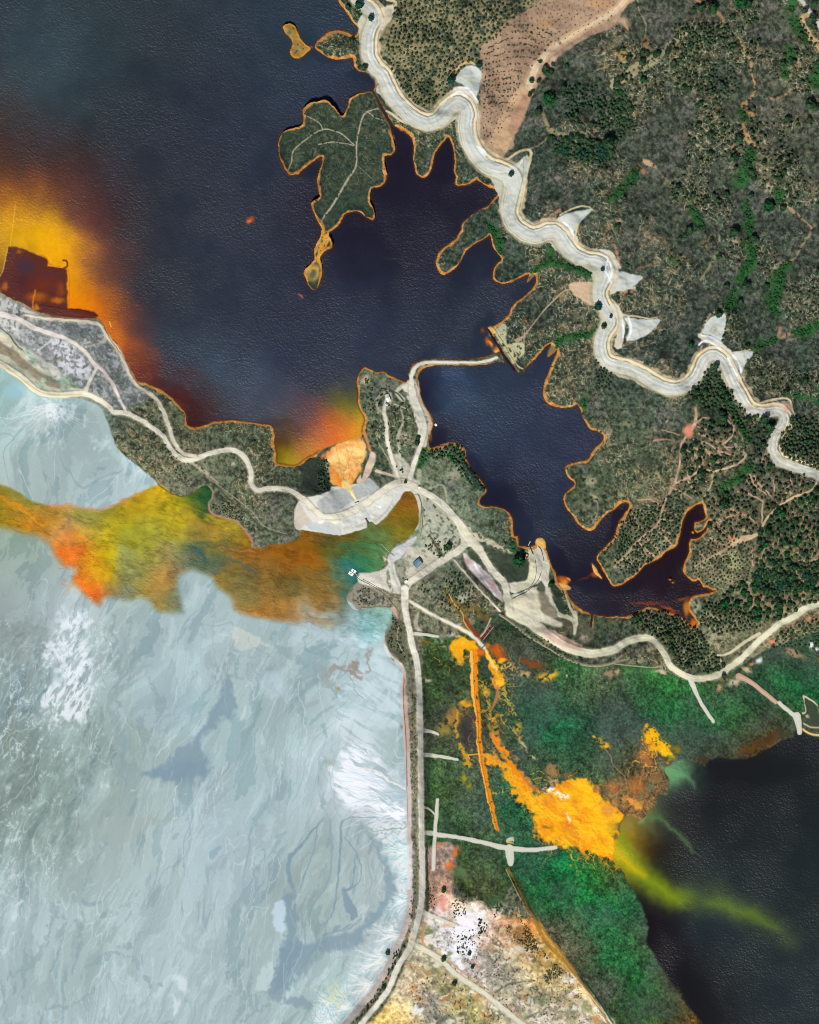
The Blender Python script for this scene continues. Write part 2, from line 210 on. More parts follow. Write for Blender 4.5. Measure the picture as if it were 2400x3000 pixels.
LAKEC = [(-500,-300,44,56,66),(300,-500,42,50,58),(900,-700,40,50,58),(-1400,-1000,42,50,60),(0,-1800,40,48,58),(-500,250,52,44,50),(-400,600,150,90,30),(-1500,300,44,46,54),(130,130,54,77,84),(0,60,41,58,68),(400,60,37,46,51),(800,20,39,56,69),(300,300,37,46,53),(600,400,36,42,57),(700,200,37,44,51),(900,250,37,52,74),(300,40,43,60,66),(150,230,50,71,80),
(220,440,45,35,36),(290,520,60,42,44),(340,600,47,35,40),(200,480,58,38,38),(240,620,104,60,46),(280,780,150,86,50),(330,830,96,58,50),(0,400,47,32,35),(120,430,50,38,42),(0,470,72,40,36),(60,540,118,60,24),(150,545,108,50,32),(0,560,165,88,16),(250,560,74,42,42),(300,640,88,40,40),(60,620,246,176,8),(20,680,244,178,5),(130,650,250,184,5),(150,700,250,176,0),(185,740,248,172,5),(70,706,205,160,25),(250,680,130,70,52),(225,790,246,165,8),(215,835,250,165,0),(240,880,240,130,0),(300,860,200,108,14),(330,905,130,62,36),(310,945,240,125,5),(332,985,235,128,0),(368,1012,188,86,20),(385,960,110,56,52),(402,1060,140,64,32),(425,1105,88,30,20),(470,1095,60,45,55),(470,1135,85,34,24),(530,1185,84,24,20),(450,850,43,42,49),(350,770,84,50,48),(400,650,46,42,45),(340,700,70,48,46),(500,1000,45,56,71),
(750,1150,62,74,90),(650,1100,52,69,84),(850,1200,78,66,78),(900,1235,120,70,58),(955,1245,196,90,40),(1000,1235,170,75,30),(1030,1180,126,116,20),(1042,1222,204,172,20),(1020,1262,232,160,30),(980,1288,232,112,45),(905,1300,140,84,66),(860,1345,150,138,25),(830,1352,132,120,15),(830,1300,92,62,16),(820,1270,70,50,30),(885,1338,185,160,20),(780,1200,66,70,84),(700,1215,57,58,71),(610,1228,47,25,24),(560,1240,60,24,22),(930,1310,226,120,40),
(880,900,38,44,62),(600,800,41,51,62),(1100,850,37,44,60),(1200,700,30,32,48),(1050,700,28,22,35),(1150,450,28,22,35),(1100,1000,43,52,69),(1350,950,38,46,60),(700,700,41,46,59),(500,500,39,44,53),(1000,1100,46,54,68),
(1310,1100,56,78,114),(1290,1140,39,54,71),(1256,1120,25,20,33),(1262,1180,23,20,33),(1320,1200,66,92,118),(1280,1260,25,20,33),(1400,1200,41,58,79),(1600,1300,39,48,69),(1450,1350,39,54,77),(1400,1410,25,22,36),(1520,1480,30,36,53),(1460,1460,23,20,33),(1600,1560,41,60,80),(1620,1640,25,22,35),(1560,1560,30,34,48),(1720,1640,27,25,39),(1900,1700,32,20,28),(2040,1560,32,20,27),(1750,1750,32,34,48),(1860,1740,30,25,39),(1720,1580,30,34,49)]  # palest bluish points put wind-streak sheen into the water's base colour
RLC = [(2800,2400,30,38,40),(3200,3200,32,40,44),(2600,3300,34,42,46),(4200,2600,30,36,40),(2200,2250,24,24,26),(2350,2300,22,26,28),(2350,2450,25,34,36),(2100,2350,24,26,28),(2100,2450,25,32,33),(2250,2600,28,38,40),(2100,2720,31,45,52),(2060,2700,31,45,50),(2050,2560,25,32,30),(2000,2560,25,28,26),(1930,2500,27,23,16),(2200,2650,27,36,38),(1900,2600,24,20,20),(1870,2570,27,23,16),(2300,2900,31,44,48),(1960,2700,22,17,20),(1930,2650,22,19,20),(1950,2780,21,16,20),(2020,2880,21,16,20),(2080,2960,21,17,20),(2150,2850,29,40,41),(2350,2700,27,36,37),(1900,2480,60,34,20),(1870,2440,100,74,20),(1950,2530,29,34,28),
(1800,2500,225,165,0),(1830,2450,170,140,30),(1850,2535,160,160,10),(2060,2560,44,58,52),(2000,2300,36,34,38),(1980,2400,36,36,36),(1900,2390,120,140,84),(1960,2262,110,170,110),(1990,2262,96,150,104),(2025,2290,50,76,62),(1850,2400,130,110,50)]
PONDC = [(0,1440,117,115,44),(20,1470,197,139,17),(60,1500,199,134,34),(30,1522,186,130,15),(0,1535,139,130,24),(90,1510,186,111,19),(140,1542,176,120,19),(80,1450,139,139,63),(120,1475,176,139,54),(180,1482,176,139,63),(170,1502,176,130,24),(260,1502,130,130,34),(320,1502,122,120,34),(380,1490,176,148,24),(440,1442,199,158,15),(480,1452,204,162,15),(520,1472,158,153,24),(570,1455,120,120,8),(600,1445,8,75,51),(606,1462,13,68,48),(330,1530,191,167,24),(260,1524,156,153,93),(210,1545,190,153,117),(330,1560,186,172,19),(430,1530,161,158,54),(450,1580,158,155,34),(530,1540,186,158,34),(590,1560,162,122,49),(390,1600,154,151,24),(250,1575,186,167,34),(160,1560,190,153,103),(300,1620,199,167,6),(280,1650,191,153,6),(200,1600,230,119,34),(215,1640,232,111,24),(240,1640,223,111,24),(250,1690,232,104,15),(280,1720,228,100,24),(290,1680,186,167,24),(360,1630,130,154,132),(370,1655,159,148,74),(420,1640,148,148,83),(480,1650,176,148,74),(490,1700,209,134,54),(330,1700,121,119,67),(390,1700,139,134,63),(440,1720,158,139,54),(470,1770,176,130,44),(520,1760,93,125,117),(350,1740,122,139,127),(560,1600,55,100,97),(590,1630,39,82,86),(530,1660,108,106,93),(570,1672,158,122,31),(500,1620,130,130,83),
(640,1540,176,146,34),(690,1570,154,146,34),(620,1580,163,129,25),(660,1600,134,101,22),(760,1620,149,90,14),(820,1640,154,90,15),(880,1640,154,90,15),(900,1580,126,86,10),(850,1610,130,86,12),(1000,1580,129,86,10),(1060,1560,94,80,14),(960,1602,65,67,20),(1010,1602,68,103,51),(1050,1620,51,120,77),(1070,1650,56,127,77),(1110,1580,77,129,94),(1120,1640,94,135,77),(1150,1540,120,94,8),(1190,1490,151,108,6),(1195,1460,118,74,14),(1200,1530,101,96,12),(1180,1570,126,110,22),(1000,1640,51,111,77),(965,1625,94,103,51),(1030,1662,13,96,96),(990,1700,60,111,98),(1020,1720,22,92,96),(960,1720,132,103,41),(900,1720,129,103,43),(980,1762,162,101,30),(1010,1790,86,124,120),(930,1762,158,105,34),(860,1720,84,86,44),(820,1700,118,96,38),(780,1680,149,105,46),(740,1690,75,84,56),(720,1660,149,105,38),(690,1640,118,101,46),(650,1620,56,92,79),(620,1640,94,111,81),(640,1660,48,82,96),(690,1700,103,103,61),(700,1740,120,116,68),(740,1740,129,107,51),(800,1762,149,115,46),(830,1785,174,105,38),(740,1792,170,108,30),(660,1712,158,119,38),(630,1682,158,128,38),(860,1795,146,129,94),(1080,1795,129,163,154),(1120,1805,150,195,180),(1100,1850,165,205,208),(1000,1845,185,205,212),(900,1835,165,190,202),(1080,1825,110,180,182)]
TAILC = [(50,1150,148,182,178),(120,1210,176,197,196),(200,1300,158,174,176),(100,1350,166,185,187),(250,1250,156,175,175),(330,1400,170,191,193),(60,1420,158,175,167),(0,1620,146,163,153),(60,1600,148,169,144),(120,1640,148,163,151),(120,1700,166,185,187),(30,1780,148,162,163),(60,1900,132,147,142),(30,2000,142,163,163),(150,2000,146,167,167),(60,2200,132,149,142),(120,2300,130,151,144),(220,2200,130,149,143),(250,2080,139,157,152),(60,2450,136,155,147),(150,2450,134,154,148),(220,1850,196,211,218),(230,1950,194,215,220),(180,2080,176,199,200),(300,1850,160,179,172),(330,2000,156,175,174),(400,2000,163,185,186),(500,1900,164,186,190),(480,2000,162,187,194),(350,2350,161,181,179),(300,2500,161,177,174),(450,2500,168,187,186),(420,2700,174,193,194),(200,2800,154,173,170),(50,2700,166,187,191),(300,2950,168,189,192),(600,2500,166,187,195),(550,2800,172,193,197),(600,2950,172,195,197),(750,2200,161,185,187),(700,2400,161,183,186),(850,2100,159,181,182),(800,2350,164,185,190),(900,2500,154,173,171),(950,2600,151,169,168),(1050,2500,154,173,174),(1000,2650,154,173,171),(850,2000,161,182,183),(1000,2000,170,192,195),(1100,2000,170,192,195),(1100,2150,166,189,191),(1020,2280,194,208,215),(1100,2350,194,208,214),(1150,2200,161,183,182),(1150,2480,188,204,207),(1170,2650,180,197,197),(1120,2750,188,201,205),(1050,2870,178,195,194),(980,2950,176,200,196),(940,2850,161,185,188),(700,2850,161,180,179),(700,1850,163,183,184),(600,1850,166,187,190),(450,1820,164,185,186)]
MARSHC = [(1280,1950,53,79,44),(1290,2050,47,72,43),(1270,2180,82,81,63),(1280,2250,53,98,52),(1350,2100,88,77,53),(1310,2330,63,81,44),(1380,2250,74,81,66),(1400,2400,72,84,68),(1340,2400,47,90,55),(1340,1990,59,75,44),(1440,1970,57,82,51),(1500,1900,70,67,59),(1550,1850,53,62,43),(1480,1840,47,65,40),(1560,1930,80,75,67),(1670,1950,33,103,48),(1700,2000,68,94,63),(1760,2010,92,94,71),(1600,2030,53,79,55),(1560,2080,19,91,55),(1620,2140,19,98,58),(1540,2120,43,91,58),(1700,2150,29,79,55),(1780,2100,53,71,58),(1640,2220,53,79,55),(1580,2220,62,82,58),(1500,2180,61,79,53),(1760,2250,63,91,58),(1860,2250,92,77,53),(1880,2300,118,88,55),(1500,2350,19,110,63),(1480,2300,23,105,60),(1530,2400,19,98,58),(1480,2430,63,82,58),(1570,2450,72,71,63),(1850,2050,53,84,58),(1950,2100,29,98,55),(1900,2000,43,98,44),(2050,2130,25,101,52),(2150,2100,29,98,52),(2000,2020,43,98,48),(2120,2040,63,79,55),(2100,2180,61,69,53),(2200,2180,74,52,29),(2250,2170,76,54,26),(2060,2220,59,50,36),(2300,2000,23,107,55),(2350,2030,15,110,58),(2280,1940,53,65,55),(2330,2110,61,62,43),(2250,2080,53,84,55),(2370,1900,47,75,43),(1850,2130,53,69,69),(1600,1960,60,71,49),(1500,2060,39,71,48),(1720,2080,45,79,56),(1900,2100,45,81,56),(2000,2160,51,71,52),(1700,2200,49,79,56),(1820,2190,60,79,56),(1560,2280,60,79,55),(1460,2350,35,94,58),(1420,2330,62,72,61),(1560,2130,29,86,56),(2250,2010,35,90,52),(1300,2150,66,75,52),
(1360,2480,53,86,44),(1400,2530,63,82,48),(1450,2550,61,81,49),(1380,2590,84,90,49),(1430,2620,96,86,55),(1330,2600,76,98,55),(1470,2640,53,79,44),(1530,2500,15,115,61),(1560,2560,29,98,58),(1640,2540,20,88,55),(1700,2600,19,124,52),(1720,2560,19,127,52),(1650,2620,25,98,52),(1600,2600,29,98,48),(1750,2700,19,101,55),(1680,2720,94,91,70),(1680,2780,94,88,67),(1800,2650,19,101,55),(1850,2750,61,82,51),(1800,2800,19,110,55),(1780,2850,61,69,51),(1800,2880,100,96,87),(1850,2870,23,98,48),(1900,2950,23,110,48),(1950,2920,61,72,38),(2000,2960,92,63,24),(1870,2980,61,79,43),(1700,2870,53,69,43),(1760,2900,92,88,80),(1820,2580,61,86,61),(1770,2550,104,98,34)]
SALTC = [(1310,2520,150,128,118),(1290,2600,150,122,100),(1305,2640,222,148,134),(1290,2570,160,130,110),(1350,2640,226,196,150),(1300,2700,206,196,186),(1380,2700,232,232,242),(1330,2750,232,232,244),(1340,2800,226,226,236),(1440,2750,185,170,168),(1480,2700,200,144,94),(1550,2740,190,122,54),(1500,2800,206,196,150),(1600,2820,214,165,62),(1450,2850,192,182,176),(1550,2850,214,200,160),(1650,2860,160,140,84),(1400,2850,184,175,172),(1500,2950,188,178,168),(1620,2900,150,146,120),(1700,2900,200,170,122),(1750,2960,206,194,165),(1660,2780,205,150,60),(1210,2800,226,212,180),(1215,2860,232,206,170),(1260,2840,118,122,72),(1320,2880,180,142,92),(1350,2920,196,190,104),(1420,2980,176,170,94),(1250,2930,190,186,190),(1300,2980,130,130,124),(1160,2950,234,200,132),(1150,3000,215,180,100),(1180,2900,230,216,190),(1260,2760,150,150,135)]
HILLC = [(1180,500,67,80,59),(900,400,45,60,47),(1000,500,43,58,46),(1600,1000,52,63,55),(1400,700,47,63,53),(1700,600,60,70,59),(1600,500,50,66,55),(1900,700,67,76,61),(1850,850,54,66,55),(1950,450,65,72,61),(2000,200,54,66,55),(1850,150,75,79,65),(1700,250,57,66,57),(1550,300,57,68,57),(2200,300,72,78,64),(2300,500,63,72,59),(2200,700,54,68,57),(2350,700,65,72,64),(2100,600,61,72,61),(2000,950,46,59,51),(2250,950,63,74,61),(2350,1100,46,61,51),(2200,1150,46,61,49),(1900,1000,44,59,51),(1900,1200,61,78,64),(1850,1300,84,95,71),(1800,1400,70,82,61),(1700,1450,54,66,49),(1650,1250,81,89,67),(1950,1400,63,74,55),(2100,1300,68,76,55),(2200,1500,72,71,55),(2000,1350,72,78,57),(2300,1600,61,71,47),(2350,1680,96,86,61),(2150,1600,108,113,85),(2300,1780,115,109,80),(1900,1850,61,74,55),(2050,1880,92,99,74),(2150,1850,106,111,82),(2000,1750,57,71,51),(1780,1860,55,66,51),(1850,1620,81,91,67),(1900,1500,76,84,64),(1450,1400,61,74,55),(1350,1350,86,93,71),(1450,1560,54,66,51),(1300,1800,88,93,74),(1400,1740,72,80,57),(1560,1640,47,66,49),(1330,1600,135,150,124),(1280,1500,159,179,154),(1100,1350,63,76,57),(1090,1180,88,99,78),(900,1400,55,68,53),(1000,1400,45,60,47),(700,1260,68,82,61),(650,1400,94,103,82),(500,1300,92,95,74),(400,1250,84,89,67),(700,1500,84,91,71),(800,1530,86,93,76),(820,1400,74,84,65),(550,1400,106,111,87),(600,1350,96,101,82),(200,1050,135,159,154),(120,950,173,196,183),(300,1000,135,156,152),(300,1150,106,126,120),(150,1100,159,179,156),(400,1180,81,97,82),(250,960,92,117,107),(500,1220,79,91,71),(1080,1750,144,143,122),(1160,1900,106,113,87),(1120,1950,115,119,96)]
# ---------------------------------------------------------------- ground and water colours by zone
FULL = (slice(0, NY), slice(0, NX))
def T3(*c): return np.array(c, np.float32)/255.
rng = np.random.RandomState(5)
COL[:] = field(FULL, HILLC, 30, (60, 14), 2.0)
def zmask(pts, f, wp=(0, 4), smooth=True):
    M = np.zeros((NY, NX), np.float32); sl, D = sdf(pts, f+2, wp, smooth); M[sl] = sst(.5-D/(2*f)); return M
# scrub: bare soil, dry grass network, dark bushes
put(FULL, np.clip((N30-.62)*5, 0, 1)*.22*N250, (112, 94, 74))
put(FULL, np.clip((N12-.62)*4, 0, 1)*np.clip((N80-.45)*3, 0, 1)*np.clip(N250*1.6-.2, 0, 1)*.62, (156, 120, 84)); put(FULL, np.clip((N30-.66)*5, 0, 1)*np.clip((.55-N80)*4, 0, 1)*.45, (92, 92, 92)); put(FULL, np.clip((N30-.7)*6, 0, 1)*np.clip(N80-.3, 0, 1)*.6*(X > 1350), (168, 132, 104))
put(FULL, np.clip((N80-.6)*5, 0, 1)*.35, (62, 74, 50))
put(FULL, np.clip((RG-.78)*8, 0, 1)*np.clip((N80-.2)*2.0, .2, 1)*.8, (168, 158, 130))
put(FULL, np.clip((N12-.78)*6, 0, 1)*.28*(1-N250*.4), (128, 112, 88))
LUM = np.clip(1.25-COL.mean(2)*1.7, .3, 1); COL *= (1+LUM*(.62*(N6-.5)+.5*(N3-.5)+.34*(WN-.5)))[..., None]
put(FULL, np.clip((.2-N6)*9, 0, 1)*.7*np.clip(LUM*1.3-.3, 0, 1), (34, 42, 32))
# dry valley streaks of the north-east hills
for p, wd, c, a in [([(1800,250),(1850,215),(1900,190),(1945,150),(1985,115),(2030,90)], [30,34,30,26,20,12], (176,165,128), .75),
    ([(2035,0),(2070,25),(2105,45),(2130,75)], [10,12,12,5], (176,132,92), .85), ([(2160,110),(2180,150),(2200,185),(2201,220),(2210,265),(2190,300),(2176,315),(2205,340)], [4,7,6,5,6,9,14,10], (186,140,96), .9),
    ([(2175,365),(2180,390),(2190,410),(2210,432)], [8,18,20,18], (190,146,100), .9), ([(2260,290),(2290,285),(2320,262)], 8, (176,136,98), .7),
    ([(1815,160),(1830,175)], [30,24], (200,150,90), .6), ([(1885,470),(1900,480),(1920,490)], [8,18,8], (196,165,124), .85),
    ([(1870,490),(1885,505)], 16, (170,115,92), .8), ([(1920,490),(1950,525),(1985,550)], 3, (150,130,108), .8), ([(2145,430),(2150,460)], 14, (176,126,100), .6),
    ([(2102,740),(2080,780),(2050,820)], [5,9,7], (160,148,106), .7), ([(2105,600),(2104,680),(2102,740)], 1.6, (130,122,100), .7),
    ([(1800,880),(1860,775),(1920,768),(1950,760)], 1, (150,110,90), .1), ([(1870,787),(1930,770)], 6, (150,112,88), .6), ([(2300,600),(2330,625),(2360,650),(2376,672),(2350,720),(2325,760),(2270,772)], [10,10,5,6,6,6,4], (176,140,112), .8),
    ([(2130,910),(2085,920),(2066,945),(2050,990)], [5,6,6,5], (206,176,136), .9), ([(2215,1030),(2290,1003),(2400,970)], 3.5, (160,130,100), .85),
    ([(2285,960),(2280,990),(2320,975)], [10,8,10], (176,132,104), .7), ([(2000,1155),(2030,1165),(2040,1185),(2040,1200)], 4, (166,120,96), .9), ([(2040,1175),(2065,1165),(2100,1170),(2112,1195)], 4, (166,120,96), .9),
    ([(1800,720),(1815,775)], [6,10], (180,132,108), .9), ([(1812,860),(1860,852)], [8,6], (186,140,112), .9), ([(1700,530),(1640,590),(1565,655)], 0.5, (0,0,0), 0),
    ([(1640,615),(1600,645),(1565,650)], [10,6,4], (176,130,100), .8), ([(1360,185),(1290,175)], 1, (0,0,0), 0), ([(1550,440),(1580,425),(1610,400)], [5,4,2], (186,160,126), .8),
    ([(1590,320),(1605,375),(1640,395),(1700,395)], [4,14,12,8], (186,164,112), .55), ([(1690,170),(1740,150),(1790,155)], 3, (150,128,100), .8), ([(1735,215),(1790,195),(1850,180)], [3,4,4], (172,136,98), .7),
    ([(1865,0),(1868,25),(1875,45),(1890,80),(1890,110)], 3, (176,156,130), .85), ([(1890,120),(1895,150)], 22, (170,120,88), .6)]:
    if a: line(p, wd, c, 3, a, (6, 5), (6, .75, 3))
poly([(1100,-80),(1700,-80),(1576,17),(1513,49),(1471,77),(1450,111),(1409,139),(1395,180),(1355,200),(1325,235),(1290,290),(1240,325),(1200,310),(1160,275),(1150,230),(1115,190),(1105,150),(1110,110),(1140,70),(1165,20)], (168,152,114), 8, .72, (10, 10), (12, .72, 3))
poly([(1100,-80),(1700,-80),(1576,17),(1471,77),(1409,139),(1325,235),(1240,325),(1150,230),(1105,150),(1165,20)], (62,76,54), 6, .6, (10, 8), (3, .32, 8))
RED = [(1700,-80),(1576,10),(1513,49),(1471,77),(1450,111),(1409,139),(1409,195),(1408,313),(1400,360),(1409,410),(1443,452),(1503,435),(1506,400),(1541,330),(1576,250),(1617,205),(1635,167),(1729,108),(1800,77),(1835,0),(1880,-80)]
sl, D = sdf(RED, 8, (4, 4)); put(sl, sst(.5-D/6), (150,124,102)); put(sl, sst(.5-D/6)*N30[sl]*.6, (182,152,124)); put(sl, sst(.5-D/6)*np.clip(N12[sl]-.45, 0, 1)*.8, (192,168,142)); put(sl, sst(.5-D/6)*np.clip((N6[sl]-.72)*5, 0, 1)*.4, (122,98,78)); put(sl, sst(.5-D/6)*np.clip(N3[sl]-.5, 0, 1)*.5, (184,160,132)); put(sl, sst(.5-D/6)*np.clip(N12[sl]-.6, 0, 1)*.9, (120,104,88))
for b in [(1760,15,50,20,0,(190,140,96),.6), (1600,70,40,14,-20,(176,134,84),.6), (1440,232,50,10,5,(190,140,106),.6), (1490,165,60,30,0,(160,132,110),.5)]: blob(*b[:5], b[5], b[6])
line([(1900,-30),(1835,0),(1800,36),(1722,80),(1652,118),(1600,157),(1569,202),(1548,254),(1513,313),(1478,383),(1452,440)], [24,26,28,26,30,30,34,40,62,60,66], (188,158,124), 3, .95, (8, 6), (6, .97, 5))
line([(1540,290),(1520,340),(1500,380)], [20,36,30], (172,134,108), 4, .8, (8, 5))
line([(1900,-30),(1835,0),(1800,36),(1722,80),(1652,118),(1600,157),(1569,202),(1550,254)], [14,12,14,10,12,14,20,24], (214,196,166), 2, .9, (3, 3)); blob(1825,70,26,22,30,(196,166,136),.9); blob(1836,85,8,16,-30,(206,160,116),.8); blob(1625,172,22,12,-40,(200,176,154),.8)
for o in (-3, 2): line([(1835,0),(1800,36),(1722,80),(1652,118),(1600,157),(1569,202)], 1.4, (170,146,116), 1, .7, off=o)
poly(PEN, (46,62,50), 5, .55, (0, 3)); line([(1850,1600),(1850,1600.5)], .1, (0,0,0), 1, 0)
# bright green thickets (colour of their undergrowth)
THICK = [([(1565,797),(1583,779),(1617,771),(1663,781),(1697,791),(1728,808)], [12,16,16,16,16,18]), ([(1628,1010),(1663,988),(1694,983),(1729,976),(1762,957)], [14,18,16,14,16]), ([(2197,449),(2190,477),(2169,536)], [26,34,34]),
 ([(2185,595),(2192,640),(2196,680)], [16,24,18]), ([(2190,710),(2208,745),(2190,780),(2165,820)], [20,26,26,22]), ([(2148,860),(2140,885),(2128,915)], [22,24,14]), ([(2310,775),(2285,800),(2275,830)], [18,36,40]), ([(2275,860),(2262,885),(2272,915)], [22,38,24]),
 ([(2395,950),(2360,970),(2335,975)], [28,38,24]), ([(2270,995),(2240,1010),(2212,1022)], [14,18,12]), ([(2325,-20),(2315,30)], [28,20]), ([(2320,60),(2345,95),(2355,115)], [30,34,24]), ([(2311,150),(2315,175)], 20), ([(2297,190),(2300,220)], 22), ([(2400,200),(2385,240)], 34), ([(2280,570),(2285,590)], [28,24]),
 ([(2025,610),(2045,640),(2050,670)], [16,26,22]), ([(1780,585),(1820,560),(1850,520),(1860,505)], [14,30,26,16]), ([(1242,1322),(1240,1345),(1226,1372)], [18,26,12]), ([(2170,330),(2178,350)], 22), ([(1608,290),(1610,292)], 34), ([(1430,660),(1455,690),(1465,740)], [10,18,10]), ([(1612,720),(1610,760)], 14), ([(1500,1595),(1506,1610)], [10,20]),
 ([(1050,30),(1062,60),(1055,75)], [20,22,10]), ([(2160,1395),(2190,1370)], [20,24]), ([(2130,1470),(2120,1430),(2160,1400)], [24,30,20]), ([(2150,1215),(2190,1290)], [10,12]), ([(2110,1130),(2125,1160),(2150,1210),(2185,1280)], [10,20,14,12]), ([(1500,1455),(1510,1490)], 16), ([(1710,1175),(1712,1195)], 14), ([(2330,1160),(2400,1175)], 14), ([(1960,760),(1985,770)], 8), ([(1480,1830),(1490,1845)], [18,22])]
for p, wd in THICK: line(p, [q*1.25 for q in (wd if isinstance(wd, list) else [wd, wd])], (40,84,42), 7, .8, (10, 24), (6, .8, 3)); line(p, [q*.6 for q in (wd if isinstance(wd, list) else [wd, wd])], (40,112,44), 5, .6, (8, 18), (3, .6, 4))
# north-west strip of spoil between the lake and the tailings
for p, c, a in [([(-200,960),(0,990),(60,1040),(110,1085),(170,1115),(180,1130),(100,1120),(0,1060),(-200,1000)], (150,138,112), .9),
  ([(-200,990),(0,1030),(60,1070),(120,1110),(160,1135),(250,1140),(245,1152),(150,1150),(80,1120),(0,1062),(-200,1010)], (178,182,160), .9),
  ([(-200,860),(0,930),(60,975),(50,1000),(0,970),(-200,930)], (206,200,196), .7), ([(170,1000),(230,1030),(268,1070),(250,1110),(200,1090),(160,1050)], (206,206,214), .7),
  ([(60,985),(110,1010),(180,1090),(165,1110),(90,1040),(40,1000)], (205,198,190), .75), ([(0,975),(30,990),(60,1020),(65,1028),(40,1010),(0,1000)], (190,170,120), .8)]: poly(p, c, 4, a, (8, 10), (12, .85, 4))
STRIP = [(-200,850),(0,860),(90,908),(190,940),(285,938),(320,1000),(370,1060),(400,1120),(440,1150),(420,1170),(370,1200),(330,1195),(290,1175),(250,1140),(200,1100),(160,1070),(60,1010),(0,965),(-200,930)]
poly(STRIP, (122,128,126), 6, .8, (4, 8)); poly(STRIP, (96,106,100), 6, .8, (10, 14), (12, .45, 4)); poly(STRIP, (186,186,190), 6, .7, (14, 24), (6, .34, 5)); poly(STRIP, (150,152,156), 6, .6, (14, 24), (3, .4, 5))
poly([(-200,860),(0,866),(60,900),(110,925),(60,960),(60,985),(0,950),(-200,930)], (206,204,200), 8, .8, (10, 20), (6,.75,4)); poly([(150,990),(200,1000),(265,1070),(262,1100),(230,1110),(190,1085),(160,1040)], (206,206,214), 9, .85, (14, 26), (6,.62,4)); blob(330,1040,24,50,-30,(168,172,180),.7,(14,20),0,(6,.6,4)); blob(300,960,26,20,0,(70,84,78),.7,(14,20),0,(6,.6,4)); blob(220,975,60,22,10,(84,96,90),.7,(14,20),0,(6,.6,4)); blob(80,945,40,16,30,(90,100,100),.6,(14,20),0,(6,.5,4)); blob(350,1110,20,50,-30,(70,84,66),.6,(14,20),0,(6,.7,4)); line([(250,1020),(285,1008),(310,992)], [3,8,10], (200,190,170), 3, .7, (5,10))
for p, c_, a_ in [([(-200,960),(0,985),(60,1040),(110,1085),(150,1110),(180,1135),(120,1128),(40,1085),(0,1058),(-200,1000)], (152,142,118), .95), ([(-200,1000),(0,1036),(60,1075),(120,1118),(170,1135),(250,1138),(245,1152),(150,1150),(80,1120),(0,1066),(-200,1020)], (184,188,166), .95), ([(0,975),(30,990),(60,1022),(100,1060),(160,1105),(150,1108),(80,1062),(40,1025),(0,1000)], (216,208,186), .8)]: poly(p, c_, 3.5, a_, (4, 8), (12, .9, 4))
for o_ in (0, 9, 18): line([(0,1005),(60,1050),(120,1095),(170,1120)], 1.6, (122,112,92), 1, .5, (4, 8), off=o_, sp=(30,.6,4))
line([(0,960),(28,982),(40,1000),(52,1015),(64,1024)], [2,4,5,5,3], (84,90,50), 1.5, .9)
blob(172,1048,12,9,0,(120,120,80),.8)
for k in range(14): blob(rng.randint(0,300), rng.randint(880,1060), 26, 12, 35, (214,212,212) if k%2 else (86,100,98), .45, sp=(6,.5,4))
# left-centre scrub hills: spoil toe line and shrubs
line([(610,1408),(640,1430),(680,1470),(722,1500),(760,1540),(800,1560),(860,1568)], [3,4,4,5,5,4,4], (66,78,56), 1.2, .9); line([(600,1400),(650,1435),(735,1502),(770,1545),(840,1570)], 2, (176,160,138), 1, .8, off=-5)
poly([(885,1350),(925,1335),(950,1345),(965,1370),(970,1410),(960,1450),(935,1468),(905,1450),(885,1400)], (42,52,48), 6, .8, (4, 10), (6, .85, 3)); line([(938,1360),(946,1400),(945,1450)], 3, (140,136,120), 2, .5, (4, 6), (6, .6, 5))
blob(690,1364,10,7,0,(200,190,170),.8); blob(802,1439,6,4,0,(214,206,190),.9)
line([(610,1250),(606,1330)], 1.6, (150,150,128), 1, .6); line([(812,1358),(785,1390)], 1.6, (176,160,136), 1, .8); line([(270,1170),(330,1200)], [20,12], (120,100,86), 6, .5, (5,8), (6,.6,4))
blob(595,1376,26,8,35,(190,178,156),.7,sp=(6,.7,4)); line([(560,1355),(590,1375),(640,1415)], [4,12,3], (186,176,152), 2, .7, sp=(6,.8,4))
# peninsula tops
for (x, y, rx, ry, c) in [(1080,340,26,40,(88,86,76)), (1088,300,12,18,(172,168,146)), (1130,380,12,10,(190,180,150)), (1090,390,30,20,(96,84,70)), (930,350,34,10,(110,112,88)), (870,470,12,14,(104,112,100)), (1000,140,20,10,(130,138,116)), (1060,170,10,24,(110,104,84))]: blob(x, y, rx, ry, 30, c, .55, sp=(6, .7, 3))
for p, wd in [([(1108,318),(1080,327),(1063,344),(1052,383),(1044,424),(1044,484),(1018,529),(979,595),(941,649)], [4,5,5,4.5,5,4.5,6,6,4]), ([(1038,424),(1000,393),(948,379),(896,410),(861,442),(854,473),(844,500)], 3.6), ([(934,423),(983,417),(1035,426)], 3), ([(1080,330),(1100,345),(1122,352)], 3), ([(901,342),(935,360),(945,378)], 2.4), ([(1044,484),(1075,510),(1110,545)], 1.2)]: line(p, wd, (176,168,142), 1.1, .9, (0, 3), (3, .9, 6))
line([(1132,325),(1150,335),(1185,360),(1230,365)], [5,7,6,3], (210,204,180), 1.2, .9)
for p, wd, c in [([(1671,850),(1652,854),(1628,875),(1600,903),(1569,941),(1537,983)], 4, (176,160,128)), ([(1537,983),(1534,1017)], 4, (160,140,116)), ([(1335,440),(1350,460)], 2, (160,150,124)), ([(1537,985),(1515,998)], [6,12], (168,146,122)), ([(1556,870),(1580,900)], 1.2, (140,134,108))]: line(p, wd, c, 1.1, .9, (0, 2), cls='dirt_track')
poly([(1670,830),(1743,830),(1752,860),(1746,899),(1722,892),(1700,875),(1680,864)], (206,178,146), 3, .95, (5, 6))
